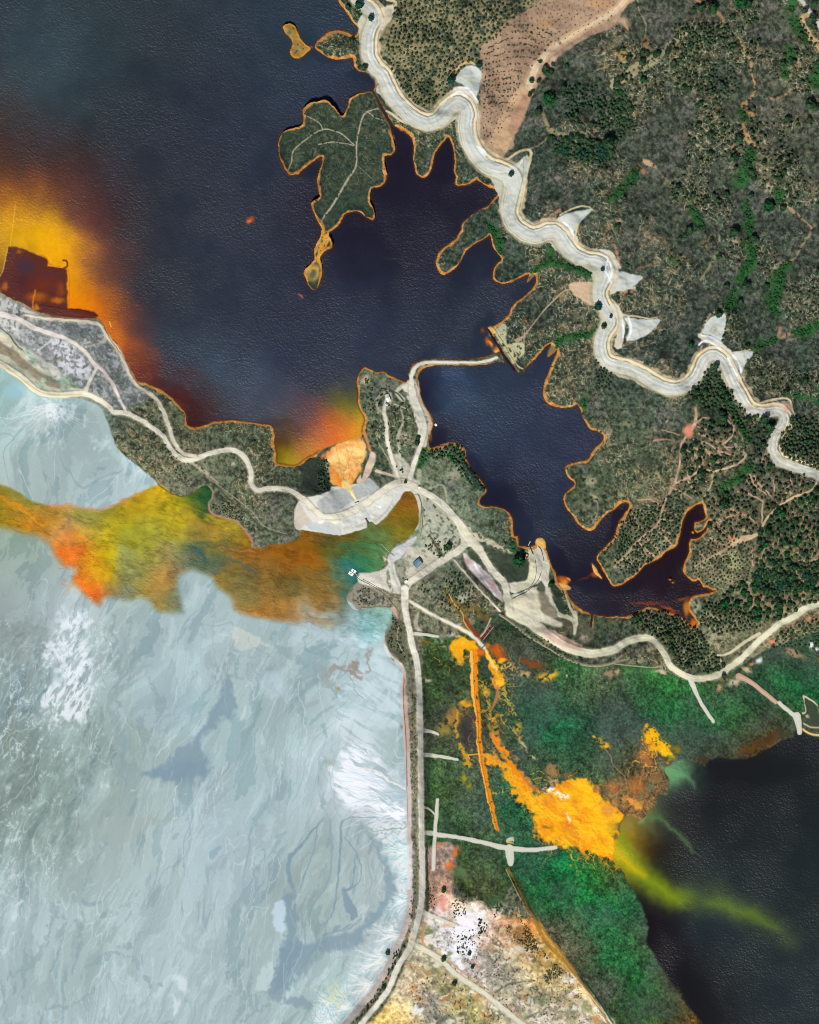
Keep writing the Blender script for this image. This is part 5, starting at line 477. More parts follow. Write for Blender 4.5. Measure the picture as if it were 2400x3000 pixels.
# submerged terraces and shoals seen through the water
FL = field(slL, LAKEC, 20, (54, 10), 2.2)
mot = 1+.07*(N30[slL]-.5)+.05*(N6[slL]-.5); FL = FL*mot[..., None]
ML = sst(.5-DLAKE[slL]/1.6); put(slL, ML, FL)
fanm = 1-sst((X-925)/20)*sst((1085-X)/12)*sst((Y-1265)/10)*sst((1350-Y)/8)
edge = fanm*sst((DLAKE+7)/6)*sst(-DLAKE/1.0)*.6*(1-sst((500-X)/80)*sst((Y-600)/60)); put(FULL, edge*(DLAKE < 0), (84,42,18))
def wat(fn, *a, **k):         # paint only where there is open water
    global COL
    keep = COL.copy(); fn(*a, **k); m = (DLAKE < .3)[..., None]; COL = np.where(m, COL, keep)
def shoals():
    poly([(24,728),(40,724),(80,734),(115,748),(132,755),(140,765),(140,778),(160,782),(190,786),(196,800),(198,880),(196,905),(210,905),(250,908),(275,915),(287,928),(260,934),(180,930),(118,915),(97,903),(40,878),(5,856),(0,806),(10,790)], (84,40,36), 3, .97, (2, 6))
    for b in [(75,780,36,30,10,(60,48,66)),(60,820,30,30,0,(72,36,44)),(130,830,50,30,-20,(110,46,30)),(110,870,40,20,0,(176,92,20)),(170,880,30,14,0,(196,110,20)),(150,800,40,20,0,(90,44,44)),(60,740,14,9,0,(170,90,24)),(110,900,14,12,0,(214,130,20)),(15,835,12,20,0,(190,100,24)),(215,918,50,6,8,(110,52,44)),(180,845,20,30,0,(140,66,30)),(95,860,.1,.1,0,(0,0,0))]:
        if b[2] > 1: blob(*b[:5], b[5], .8, (12, 12), .1)
    line([(24,728),(12,790),(2,810)], 3, (236,180,90), 1.6, .7, (0,3), off=2); line([(115,748),(135,757),(141,775),(160,783),(192,788),(200,806),(200,870),(196,903)], 2.4, (206,96,30), 1.3, .8, (0,4), off=-3); line([(142,777),(170,783),(186,781),(192,765)], 3, (236,160,60), 1.4, .8); line([(186,763),(196,765),(197,780),(188,785)], 5, (90,44,20), 1.5, .9); line([(118,893),(160,900),(200,905),(240,908),(285,925)], 3, (70,26,12), 1.4, .8); line([(98,905),(96,890),(104,850)], 4, (220,140,30), 2, .7); line([(45,600),(38,660),(30,722)], 2.4, (244,190,40), 1.5, .6); line([(332,995),(343,1006)], 4, (130,60,10), 1.5, .9); line([(320,942),(326,958)], 2.4, (250,196,70), 1.4, .9)
    for b in [(735,643,16,14,-30,(170,70,32)),(730,648,8,8,-20,(226,96,44)),(884,866,5,14,-40,(170,90,60)),(1440,975,14,12,30,(206,130,40)),(1432,1000,12,20,-20,(190,96,24)),(1438,1005,6,14,-25,(240,150,50)),(1456,1022,16,13,0,(226,130,40)),(1452,1030,9,9,0,(244,176,70)),(1415,968,8,14,-20,(150,60,36)),(1176,377,18,9,30,(226,120,20)),(1150,404,8,10,0,(206,120,20)),(1645,1700,22,14,30,(190,96,20)),(1652,1712,18,14,10,(236,150,40)),(1663,1700,12,6,30,(240,140,70)),(1740,1685,12,12,0,(170,80,30)),(1715,1694,34,4,-22,(96,34,28)),(1580,1584,0.1,.1,0,(0,0,0)),(1900,1768,70,7,0,(110,42,20)),(1960,1785,36,8,22,(140,50,18)),(2012,1780,14,34,5,(196,116,24)),(2030,1825,16,18,-20,(214,110,8)),(2000,1755,26,9,-20,(120,60,20)),(2080,1712,16,12,10,(196,110,30)),(2095,1722,12,7,0,(214,140,70)),(2052,1500,12,16,0,(40,24,30)),(2000,1520,7,26,0,(110,60,20)),(2020,1492,20,6,-30,(120,64,20)),(1730,1822,5,16,0,(30,20,28)),(1262,1275,4,20,0,(120,70,20)),(910,138,9,5,0,(150,70,30)),(935,770,10,9,0,(190,120,30))]:
        if b[2] > 1: blob(*b[:5], b[5], .9, (6, 10), .15)
    line([(1431,966),(1462,1015),(1486,1054),(1509,1085)], [6,9,9,7], (26,20,28), 1.5, .95, (0, 2))
    poly([(1569,1595),(1572,1580),(1590,1576),(1597,1596)], (236,170,60), 1.5, .9)
wat(shoals)
poly([(1572,1597),(1571,1583),(1575,1579),(1590,1579),(1596,1592),(1600,1604),(1590,1606)], (232,186,100), 1.6, .9, (0,3)); poly([(1636,1706),(1650,1712),(1668,1716),(1672,1724),(1658,1730),(1642,1720)], (226,180,110), 2, .8, (0,5)); poly([(1430,960),(1448,956),(1456,962),(1448,978),(1440,974)], (232,186,96), 2, .8)
for t in ([(1544,826),(1550,812),(1560,803),(1566,808),(1556,818)], [(1603,1046),(1606,1030),(1618,1015),(1632,1018),(1620,1034)]): poly(t, (118,108,80), 1.5, .9, (0,3), (3,.9,4))
line([(1290,1304),(1322,1298),(1345,1303),(1362,1317),(1364,1340)], 3, (170,136,96), 1.2, .7)
def pond_field():
    global W1X, W1Y, W2Y
    k = (W1X, W1Y, W2Y); W1Y = W1Y+(SP_-.5)*.55; r = field(slP, PONDC, 9, (60, 20), 2.3); W1X, W1Y, W2Y = k; return r
SP_ = aniso(12, 4, 22, 121); F = pond_field(); sw = np.abs(2*SP_[slP]-1); F = F*(1-.16*np.clip(.25-sw, 0, 1)*4+.14*(N12[slP]-.5)+.10*(N30[slP]-.5))[..., None]
nat = sst((1700-Yw.min()+0)/1) if False else 1
fz = np.where(Y[slP] > 1600+.0*X[slP], 14, 1.6)+0*X[slP]; fz = np.where((X[slP] > 1000) & (Y[slP] < 1800), 2, fz); fz = np.where((X[slP] < 480) & (Y[slP] < 1500), 6, fz); fz = np.where((X[slP] < 220) & (Y[slP] > 1500), 16, fz)
put(slP, sst(.5-DPOND[slP]/(2*fz)), F)
def pond_marks():
    for p, wd, c in [([(0,1450),(40,1480),(100,1530),(150,1575),(200,1600)],[3,3,3,4,3],(140,96,20)),([(146,1478),(190,1480),(230,1484),(261,1493),(313,1488),(355,1470),(400,1448),(440,1430)],[12,8,6,6,6,8,6,3],(206,136,110)),([(222,1590),(250,1590),(270,1580),(300,1583),(340,1590)],[3,3,3,2,2],(110,120,40)),([(640,1605),(680,1612),(740,1618),(750,1622)],[3,4,3,2],(176,140,100)),([(630,1595),(700,1622),(770,1625)],[5,9,8],(130,76,24)),([(330,1680),(380,1685),(440,1705),(450,1720)],[2,4,3,2],(90,120,80)),([(560,1595),(590,1620),(600,1640)],[8,14,8],(50,90,100)),([(420,1655),(460,1660)],2,(80,100,70)),([(506,1620),(520,1635)],2,(90,110,80)),([(0,1455),(60,1490),(120,1540)],[14,10,6],(220,146,20)),([(670,1640),(720,1660),(760,1690)],[8,10,6],(64,96,100)),([(940,1602),(990,1590)],[10,6],(80,70,20)),([(1095,1595),(1150,1625)],[0.1,.1],(0,0,0))]:
        line(p, wd, c, 2.5, .6, (6, 16))
    for k in range(60):
        x, y = 170+rng.rand()*120, 1590+rng.rand()*150
        if x+y < 1790+20 or x-y*.0 > 300: continue
        line([(x, y), (x+rng.randn()*8, y+rng.randn()*8), (x+rng.randn()*12, y+12*rng.rand())], 1.6, (226,90,20) if k % 2 else (250,160,60), 1, .5, (6, 6))
pond_marks()
for p in ([(610,1423),(623,1440),(620,1464),(612,1478),(621,1503),(656,1516),(694,1530),(718,1555),(739,1583),(739,1603)],): line(p, [3,4,5,5,7,5,6,5,8,5], (170,126,104), 1.6, .85, (0, 5))
line([(463,1419),(500,1444),(540,1454),(580,1432)], 3, (84,60,40), 1.6, .7)
F = field(slR, RLC, 18, (40, 18), 2.3); put(slR, sst(.5-DRL[slR]/(2*4.0)), F)
def plume():
    full_ = [(1800,2480),(1850,2535),(1900,2585),(1955,2625),(2030,2630),(2110,2642),(2190,2674),(2260,2714),(2330,2752)]
    line(full_, [60,46,44,50,50,48,40,26,4], (80,100,52), 60, .85, (30, 12)); line([(1790,2460),(1835,2520),(1885,2568),(1930,2605),(1975,2632),(2010,2640)], [80,46,40,42,34,8], (128,150,16), 36, .95, (24, 10)); line([(1785,2480),(1840,2530),(1885,2565)], [50,24,6], (206,176,8), 20, .9, (20, 10)); line([(2070,2640),(2130,2650),(2200,2680),(2270,2720)], [4,18,18,2], (98,126,34), 30, .8, (24, 12))
    line([(1940,2250),(1975,2262),(2010,2272),(2035,2300)], [20,20,12,3], (104,160,106), 14, .8, (20, 12)); line([(1860,2360),(1890,2395),(1935,2400),(1975,2430),(2005,2465),(2030,2500)], [18,16,9,9,8,4], (84,124,70), 10, .8, (16, 10)); line([(1865,2340),(1885,2380),(1880,2400)], [16,20,14], (130,160,110), 10, .8, (14, 10)); blob(1850,2440,22,20,0,(150,120,30),.7,(14,14)); blob(1838,2420,22,24,0,(146,124,70),.6,(14,14))
_k = COL.copy(); plume(); _m = sst(.5-DRL/8.)[..., None]; COL[:] = _k*(1-_m)+COL*_m
# ---------------------------------------------------------------- canal, fans, roads
line([(2390,60),(2365,45),(2350,62),(2370,110),(2390,130),(2400,145),(2440,200)], [10,18,16,16,18,14,8], (206,170,124), 3, .9, (4, 8), (6, .95, 4))
line([(1110,262),(1150,300),(1205,353),(1250,368),(1300,350),(1345,325),(1362,370),(1385,430),(1430,488),(1466,520),(1480,570),(1482,620),(1505,655),(1550,690),(1610,695),(1660,735),(1705,765),(1748,790)], [22,30,34,34,38,44,34,34,36,50,46,34,34,30,34,40,40,40], (184,186,170), 2, 1, (2, 12), cls='canal_bench'); poly([(1040,-10),(1062,30),(1050,60),(1052,100),(1062,150),(1092,205),(1112,160),(1100,100),(1112,40),(1090,0)], (194,194,176), 2.5, .95, (2, 10), cls='canal_bench')
line([(1745,880),(1770,915),(1790,950),(1765,985),(1752,1010),(1760,1050),(1790,1080)], [20,34,30,24,30,34,24], (186,188,170), 2, .95, (2, 10), cls='canal_bench'); line([(1800,1085),(1850,1100),(1900,1125),(1960,1150),(2000,1142),(2040,1110)], [26,26,24,24,24,20], (196,188,164), 2, .9, (2, 10)); line([(2060,1075),(2085,1060),(2110,1080),(2125,1110),(2160,1170)], [26,34,26,16,14], (190,190,172), 2, .95, (2, 8), cls='canal_bench')
line(CANAL, [q+12 for q in CW], (176,162,132), 3, .7, (3, 8)); line(CANAL, CW, (196,194,174), 1.8, 1, (0, 4), cls='canal_bench')
line(CANAL, [q-20 for q in CW], (188,192,184), 2.4, .9, (0, 4), off=2); line(CANAL, [q*.3 for q in CW], (202,203,192), 2, .7, (3, 6), off=12, sp=(12,.7,3)); line(CANAL, 1.2, (168,170,152), .8, .6, off=9); line(CANAL, 1.2, (164,166,150), .8, .6, off=18, sp=(30,.7,4)); line(CANAL, 4.5, (212,214,206), 1.2, .8, off=1); line(CANAL, 1.3, (232,232,226), .8, .8, off=4, sp=(30,.6,4)); line(CANAL, 1.2, (150,156,142), .8, .7, off=-6); line(CANAL, 3, (186,182,160), 1.5, .5, off=8, sp=(12,.6,3))
line(CANAL, [10,13,8,12,10,14,9,12,8,12,9,10,8,10,8], (196,180,148), 2.4, .75, (4, 16), (12,.8,4), off=-27); line(CANAL, [7,7,8,8,8,7,6], (224,206,168), 1.3, .95, (0, 2), off=-20); line(CANAL, 2.6, (104,110,88), 1, .9, (0, 4), off=-14.5, sp=(30,.85,4)); line(CANAL, 3, (228,230,226), 1, .8, (0, 3), off=-9, sp=(30,.7,4)); line(CANAL, 5, (178,190,194), 2.5, .7, (0, 6), off=4, sp=(80,.6,4)); line(CANAL, 2, (150,152,132), 1, .8, (0, 5), off=24, sp=(30,.7,4)); line(CANAL, 1.5, (130,126,100), .9, .6, off=-25)
for p, wd in [([(1790,765),(1803,800),(1798,850)],20),([(1795,905),(1816,935),(1818,975),(1810,1010)],24),([(2050,985),(2070,998),(2110,1012),(2130,1032)],16),([(2135,1030),(2148,1072),(2163,1110)],16),([(1640,645),(1664,668),(1684,705)],18),([(1335,262),(1366,268),(1392,300)],16),([(1760,735),(1790,745),(1812,785)],12),([(1790,860),(1815,852),(1858,846)],8)]: line(p, wd, (206,200,180), 2, .95, (2, 10), cls='canal_bench')
for q in FANS: poly(q, (198,204,198), 2.5, .97, (2, 5), cls='silt_fan'); cx = sum(p[0] for p in q)/len(q); cy = sum(p[1] for p in q)/len(q); blob(cx, cy, 14, 10, 20, (214,204,176), .6, (8, 8))
blob(1385,235,14,22,0,(196,204,176),.7); blob(2090,965,20,20,0,(150,150,130),.7,sp=(6,.6,4)); blob(1386,235,4,3,0,(232,220,190),.8)
for p in ([(1345,258),(1372,262),(1395,292)],[(1322,280),(1345,271),(1368,283)],[(1650,655),(1670,672),(1682,700)],[(1780,830),(1790,800),(1786,770)],[(1772,790),(1780,760),(1760,745)],[(1822,940),(1826,970),(1824,990)],[(1840,930),(1848,965),(1838,995)],[(2046,1012),(2060,1000),(2080,1004),(2110,1024)],[(2055,984),(2078,988),(2110,1006)],[(2130,1050),(2150,1090),(2158,1100)],[(2146,1040),(2165,1070),(2170,1092)],[(1398,430),(1420,445)],[(1775,800),(1790,830)]): line(p, [5,7,5], (228,232,236), 1.3, .95)
for p in ([(1327,220),(1350,192),(1375,183),(1390,190)],): line(p, [6,7,8,5], (206,174,116), 1.4, .95)
for p, wd in [([(1640,632),(1690,608),(1722,608),(1735,618)],[5,5,5,3]),([(1455,455),(1480,470),(1520,445),(1548,440),(1556,452),(1548,490),(1540,530),(1528,590)],[6,7,7,8,9,7,6,6]),([(1135,2),(1160,8),(1152,40),(1150,20)],[7,8,7,4]),([(1826,925),(1860,928),(1900,934),(1925,930)],[6,6,4,3]),([(2188,1192),(2230,1180),(2280,1168),(2312,1172),(2320,1200),(2322,1232),(2290,1262)],[6,6,6,6,6,6,7]),([(2140,1035),(2180,1028),(2200,1025)],[4,4,3]),([(1335,690),(1690,680)],[.1,.1]),([(1690,665),(1684,700),(1690,720)],[7,6,5])]:
    if wd[0] > 1: line(p, wd, (214,196,156), 1.4, .9, (0, 2))
for p in ([(2040,2100),(2043,2101)],): pass
poly([(1470,485),(1500,488),(1545,455),(1548,490),(1538,530),(1515,600),(1500,640),(1488,600),(1490,560),(1470,530),(1440,512)], (196,202,190), 2.5, .85, (2, 4)); line([(1440,500),(1475,505),(1510,500),(1530,470)], 4, (222,220,212), 1.4, .8); line([(1535,470),(1532,520),(1518,580),(1508,620)], 2.2, (140,146,124), 1, .8); poly([(1135,20),(1155,15),(1150,50),(1120,90),(1108,60),(1110,30)], (216,206,180), 3, .8, (2, 5)); poly([(1400,430),(1425,440),(1420,460),(1402,440)], (220,224,226), 2, .8); poly([(2190,1197),(2240,1190),(2310,1175),(2316,1200),(2300,1215),(2285,1195)], (196,176,160), 2.5, .7); blob(2305,1195,10,14,0,(206,150,130),.8)
poly([(1700,770),(1730,775),(1755,800),(1760,830),(1745,840),(1735,820),(1720,790)], (192,194,168), 3, .85, (3, 5)); poly([(1760,920),(1788,950),(1775,975),(1762,960),(1755,930)], (186,188,164), 3, .7)
poly([(1178,1132),(1205,1110),(1226,1140),(1242,1190),(1268,1237),(1255,1270),(1248,1310),(1228,1300),(1222,1250),(1205,1190),(1186,1155)], (212,208,194), 3, .95, (2, 8), (12,.93,4)); poly([(1150,1340),(1165,1330),(1180,1340),(1205,1370),(1210,1410),(1165,1410),(1152,1385)], (204,202,184), 4, .8, (3, 8)); line([(1225,1120),(1232,1160),(1245,1195),(1262,1232),(1258,1270)], [4,5,5,8,5], (206,170,130), 2, .8, (0, 6))
for n, (p, wd) in ROADS.items():
    col = {'dam_road': (212,210,196), 'east_road': (206,204,176), 'crest_road': (206,204,188), 'inner_road': (206,200,196), 'shore_road': (206,200,180), 'south_road': (206,204,182), 'upper_road': (196,192,184)}.get(n, (210,206,188))
    w_ = wd if isinstance(wd, list) else [wd, wd]
    line(p, [q+7 for q in w_], (172,160,134), 2.5, .6, (0, 6), (6, .85, 4)); col = tuple(min(232, int(v_*1.05)) for v_ in col); line(p, wd, col, 1.3, .97, (0, 4), cls='road')
    line(p, 1.2, tuple(int(c*.9) for c in col), .8, .6, off=-min(w_)*.22, sp=(30, .7, 4)); line(p, 1.2, tuple(int(c*.9) for c in col), .8, .6, off=min(w_)*.2, sp=(30, .7, 4)); line(p, 1.6, tuple(min(235, int(c*1.06)) for c in col), .8, .6)
line([(1548,1823),(1600,1862),(1652,1892),(1704,1908)], [6,12,12,5], (214,170,160), 2, .8, off=-4); poly([(1472,1735),(1500,1758),(1560,1808),(1606,1846),(1560,1842),(1490,1802),(1478,1770)], (208,204,180), 3, .95, (2, 8), cls='road'); poly([(1340,1545),(1372,1555),(1400,1585),(1425,1625),(1410,1630),(1392,1610),(1372,1602),(1340,1620),(1352,1590)], (210,206,184), 2.5, .95, (2, 8), cls='road'); poly([(1350,1570),(1378,1560),(1400,1590),(1405,1612),(1390,1608),(1370,1600),(1345,1612),(1352,1592)], (212,208,186), 2, .98, cls='road'); line([(0,1062),(52,1100),(104,1140),(150,1156),(240,1156)], 4, (196,180,128), 1.5, .8, off=0)
line([(268,1110),(254,1143)], [9,12], (206,200,184), 1.5, .95, cls='road'); line([(284,1080),(268,1112)], [9,9], (206,200,184), 1.5, .95, cls='road'); line([(150,998),(132,1012),(112,1026)], 6, (200,196,190), 1.5, .8)
line([(1464,1800),(1499,1824),(1548,1863),(1600,1894),(1652,1925),(1704,1946),(1757,1950),(1800,1939),(1840,1930)], 6, (130,124,104), 1.5, .9, cls='old_railbed'); line([(1464,1800),(1499,1824),(1548,1863),(1600,1894),(1652,1925),(1704,1946),(1757,1950),(1800,1939)], 1.5, (186,178,156), .8, .8, off=2.5); line([(1800,1945),(1850,1950),(1910,1955),(1940,1950)], 3, (180,166,136), 1.2, .8)
CAUSE = [([(1240,2436),(1287,2445),(1339,2452),(1409,2466),(1464,2480),(1513,2487),(1565,2489),(1628,2482)], [12,14,12,13,16,15,13,11]), ([(1492,2486),(1495,2510),(1497,2530)], [26,24,16]), ([(1282,2343),(1278,2400),(1275,2435),(1271,2504),(1270,2546)], 11), ([(1207,1856),(1240,1858),(1283,1865)], [12,9,8]), ([(1236,2139),(1260,2142),(1284,2151)], [14,9,7]), ([(1238,2210),(1290,2216),(1340,2225)], [14,10,8]), ([(1235,2363),(1255,2367),(1272,2385)], [9,6,4]), ([(1233,2668),(1270,2684),(1343,2713)], [14,10,6]),
 ([(2023,1993),(2043,2037),(2064,2075),(2089,2113)], [16,11,11,11]), ([(2165,1981),(2200,1998),(2235,2026),(2273,2057)], [18,13,13,12]), ([(2283,2059),(2304,2078),(2336,2103)], [12,12,13]), ([(2334,2098),(2341,2127),(2343,2146)], [24,16,14])]
for k, (p, wd) in enumerate(CAUSE):
    c = (206,204,190) if k not in (9,) else (196,156,134)
    line(p, wd, c, 1.3, .97, (0, 3), cls='gravel_causeway'); line(p, 1.6, (222,220,206), 1, .6, off=1)
poly([(2350,2042),(2356,2036),(2375,2050),(2392,2062),(2400,2090),(2390,2060),(2362,2046),(2360,2075),(2362,2100),(2380,2105),(2372,2112),(2360,2115),(2352,2105)], (206,192,160), 1.2, .1)
line([(2352,2090),(2361,2085),(2357,2055),(2354,2040),(2370,2048),(2390,2062),(2396,2078),(2400,2085),(2420,2100)], [6,3,3,5,5,5,5,6,6], (212,198,166), 1.2, .95, (0, 2)); poly([(2358,2046),(2388,2064),(2398,2080),(2398,2130),(2365,2125),(2360,2105),(2363,2080)], (62,70,54), 2, .9, (0, 5)); line([(2355,2120),(2375,2130),(2400,2132)], 5, (200,184,150), 1.4, .85); line([(2352,2136),(2370,2148),(2400,2154),(2450,2156)], 6, (226,190,110), 1.6, .95); blob(2368,2100,8,7,0,(220,206,170),.8)
line([(2103,1920),(2134,1915),(2183,1880),(2224,1856)], [5,8,9,10], (206,196,164), 1.4, .9, cls='road'); line([(2103,1920),(2115,1940)], 5, (200,190,160), 1.4, .8); poly([(1488,2455),(1504,2452),(1504,2462),(1484,2468)], (206,196,160), 1.5, .9); line([(1486,2468),(1503,2470)], 4, (220,180,60), 1.2, .9)
line([(1212,1450),(1230,1453),(1236,1500),(1238,1540),(1232,1570)], 1.6, (76,84,68), .8, .85); line([(1238,1505),(1258,1545),(1275,1580)], 1.4, (110,116,98), .8, .8); line([(1262,1567),(1285,1610),(1300,1630)], [5,8,5], (66,76,56), 2.5, .8, (4, 6), (6, .8, 4))
# wave texture: calm water in the lee of the shores
WAVE[:] = 1.0
for b in [(1010,700,90,40,20),(1150,480,70,120,0),(1060,760,110,80,20),(1300,440,40,60,0),(1300,500,60,30,0),(1400,770,70,60,-30),(1560,850,60,30,-40),(1255,1110,40,90,0),(1265,1280,40,40,0),(1290,1165,30,60,0),(1600,1060,40,60,20),(1390,1400,40,70,-30),(1460,1460,50,50,-30),(1520,1540,40,90,-20),(1620,1650,40,90,-25),(1980,1600,60,150,30),(1850,1690,100,40,-20),(1820,1530,30,60,30),(1720,1700,60,40,0),(900,130,30,40,0),(930,165,70,14,12),(1060,225,50,14,10),(900,500,40,30,-30),(700,1245,200,14,0),(500,1130,80,30,30),(1420,980,30,60,0),(830,1320,30,50,0),(1130,360,20,60,-30)]: blob(b[0], b[1], b[2]*1.2, b[3]*1.2, b[4], 0.0, .96, (44, 12), .4, tgt=WAVE)
for b in [(150,800,130,110,0),(250,900,90,60,0),(90,700,90,50,0),(1950,2650,60,180,-25),(1890,2700,50,120,-20),(2050,2930,60,160,-30),(1900,2450,90,80,0),(2150,2260,260,50,-5)]: blob(*b[:5], .15, .9, (30, 10), .3, tgt=WAVE)
for b in [(1310,1100,60,16,10),(1330,1150,70,20,30),(1290,1210,60,14,-10),(1360,1240,80,16,30),(960,900,120,20,-30),(1180,760,90,14,20)]: blob(*b[:5], 1.45, .8, (40, 16), .1, tgt=WAVE)
for b in [(150,150,110,50,-30),(800,1050,90,40,-30),(820,1160,120,40,10),(1340,1230,60,40,40),(2120,2720,120,90,-20)]: blob(*b[:5], .55, .8, (30, 10), .1, tgt=WAVE)
WAVE[DPOND < 10] = .7; WAVE[DRL < 10] *= .72
blob(700,1650,330,120,0,.75,.9,(30,10),.3,tgt=WAVE); blob(430,1560,180,90,0,.7,.9,(30,10),.3,tgt=WAVE); blob(1000,1600,200,70,0,.6,.7,(30,10),.3,tgt=WAVE)
WAVE *= .55+.8*N80; WAVE[:] = np.clip(WAVE, 0, 1.6)
print('painted')
# ---------------------------------------------------------------- relief
WS = np.minimum(np.minimum(DLAKE, DPOND), DRL)            # distance to water, negative in water
def coarse_dist():
    st = 6; Xs = X[::st, ::st]; Ys = Y[::st, ::st]; D = np.full(Xs.shape, 420., np.float32)
    for P_ in (LAKE, POND, RLAKE):
        p = np.array([q[:2] for q in P_], float)
        for i in range(len(p)):
            a = p[i]; b = p[(i+1) % len(p)]; dx, dy = b-a; L = dx*dx+dy*dy+1e-9
            t = np.clip(((Xs-a[0])*dx+(Ys-a[1])*dy)/L, 0, 1); np.minimum(D, np.hypot(Xs-a[0]-t*dx, Ys-a[1]-t*dy), out=D)
    yi = np.clip(np.arange(NY)/st, 0, Xs.shape[0]-1.001); xi = np.clip(np.arange(NX)/st, 0, Xs.shape[1]-1.001)
    y0 = yi.astype(int); x0 = xi.astype(int); fy = (yi-y0)[:, None]; fx = (xi-x0)[None, :]
    return ((D[y0][:, x0]*(1-fx)+D[y0][:, x0+1]*fx)*(1-fy)+(D[y0+1][:, x0]*(1-fx)+D[y0+1][:, x0+1]*fx)*fy).astype(np.float32)
CD = np.maximum(coarse_dist(), np.clip(WS, 0, 60))
INF = np.zeros((NY, NX), np.float32)                      # how hilly: 0 on flats
hill = np.ones((NY, NX), np.float32); sl, D = sdf(PEN, 30, (0, 0)); hill[sl] *= .2+.8*sst(.5+D/50)
for q, f in ((TAIL, 30), (MARSH, 30), (SALT, 30)):
    sl, D = sdf(q, f+4, (0, 0)); hill[sl] *= sst(.5+D/(2*f))
far = sst(1.3-np.hypot((X-1200)/9000, (Y-1500)/9000))
H = 1.4*(1-np.exp(-np.clip(WS, 0, 400)/6))
H = H+hill*(sst(CD/300)*9+sst(CD/140)*(N250-.3)*22+sst(CD/60)*(N80-.4)*11+sst(CD/20)*(N30-.5)*2.4+sst(CD/10)*((N6-.5)*.5+(N3-.5)*.35))
tex = (1-hill)*sst(WS/6); inT = np.zeros((NY, NX), np.float32); sl, D = sdf(TAIL, 8, (0, 0)); inT[sl] = sst(.5-D/8)
H = H-inT*1.15*(1-np.exp(-np.clip(WS, 0, 400)/6))+tex*(1-inT)*((N6-.5)*.45+(N3-.5)*.4)+inT*((N12-.5)*.06)
H = H*np.clip(far, .0, 1)+.3
H = np.where(WS < 0, np.maximum(-6, WS*.35), H-.3+.0*WS)
def hset(p, wd, h, f, rel=False):                         # raise or lower along a line
    global H
    q = crv(p, False, 4); w_ = np.interp(np.linspace(0, 1, len(q)), np.linspace(0, 1, len(wd)), wd)/2. if isinstance(wd, (list, tuple)) else np.full(len(q), wd/2.)
    mx = w_.max()+f+2; sl = win(q[:, 0].min()-mx, q[:, 0].max()+mx, q[:, 1].min()-mx, q[:, 1].max()+mx)
    D = segdist(q, False, sl, X[sl], Y[sl], mx, w_); M = sst(1-np.clip(D, 0, f)/f); M = M*(WS[sl] > -1)
    H[sl] = H[sl]+h*M if rel else np.maximum(H[sl], H[sl]*(1-M)+h*M)
for n, (p, wd) in ROADS.items():
    w_ = wd if isinstance(wd, list) else [wd, wd]
    hset(p, w_, {'crest_road': 1.3, 'west_road': .8, 'shore_road': .8, 'dam_road': 2.4}.get(n, .35), 7 if n in ('crest_road', 'dam_road') else 4, True)
for p, wd in CAUSE: hset(p, wd, 2.6, 3.5)
hset(CANAL, [q+4 for q in CW], -.6, 5, True); hset([tuple(q) for q in offset(CANAL, -20)][::4], 7, 1.3, 3, True); hset([tuple(q) for q in offset(CANAL, -14.5)][::4], 2.5, -1.2, 2, True)
hset([(1443,960),(1470,1000),(1492,1040),(1512,1072)], 2, 2.2, 3, True)
hset([(1464,1800),(1548,1863),(1652,1925),(1757,1950)], 6, .9, 3, True)
hset([(1488,2545),(1570,2700),(1690,2860),(1800,3020)], 8, 1.4, 4, True)
for k in range(3): H[1:-1, 1:-1] = np.where(WS[1:-1, 1:-1] > 3, .6*H[1:-1, 1:-1]+.1*(H[:-2, 1:-1]+H[2:, 1:-1]+H[1:-1, :-2]+H[1:-1, 2:]), H[1:-1, 1:-1]) if k == 0 else H[1:-1, 1:-1]
def hat(x, y):
    i = int(np.clip(np.searchsorted(ys, y), 1, NY-1)); j = int(np.clip(np.searchsorted(xs, x), 1, NX-1)); return float(H[i, j])
# ---------------------------------------------------------------- materials
def lin(c): c = np.clip(c, 0, 1); return np.where(c <= .04045, c/12.92, ((c+.055)/1.055)**2.4)
def new_mat(name):
    m = bpy.data.materials.new(name); m.use_nodes = True; return m, m.node_tree, m.node_tree.nodes['Principled BSDF']
def N(nt, t, **k):
    n = nt.nodes.new(t)
    for a, b in k.items(): setattr(n, a, b)
    return n
def ground_mat(name, rough=.95, bump=.35, grain=.22, sc=1.1):
    m, nt, b = new_mat(name); at = N(nt, 'ShaderNodeAttribute', attribute_name='Col'); tc = N(nt, 'ShaderNodeTexCoord')
    nz = N(nt, 'ShaderNodeTexNoise'); nz.inputs['Scale'].default_value = sc; nz.inputs['Detail'].default_value = 3; nt.links.new(tc.outputs['Object'], nz.inputs['Vector'])
    mr = N(nt, 'ShaderNodeMapRange'); mr.inputs[1].default_value = .25; mr.inputs[2].default_value = .75; mr.inputs[3].default_value = 1-grain; mr.inputs[4].default_value = 1+grain; nt.links.new(nz.outputs[0], mr.inputs[0])
    mx = N(nt, 'ShaderNodeVectorMath', operation='SCALE'); nt.links.new(at.outputs['Color'], mx.inputs[0]); nt.links.new(mr.outputs[0], mx.inputs['Scale']); nt.links.new(mx.outputs[0], b.inputs['Base Color'])
    b.inputs['Roughness'].default_value = rough; b.inputs['Specular IOR Level'].default_value = .12
    bp = N(nt, 'ShaderNodeBump'); bp.inputs['Strength'].default_value = bump; bp.inputs['Distance'].default_value = .5; nt.links.new(nz.outputs[0], bp.inputs['Height']); nt.links.new(bp.outputs[0], b.inputs['Normal'])
    return m
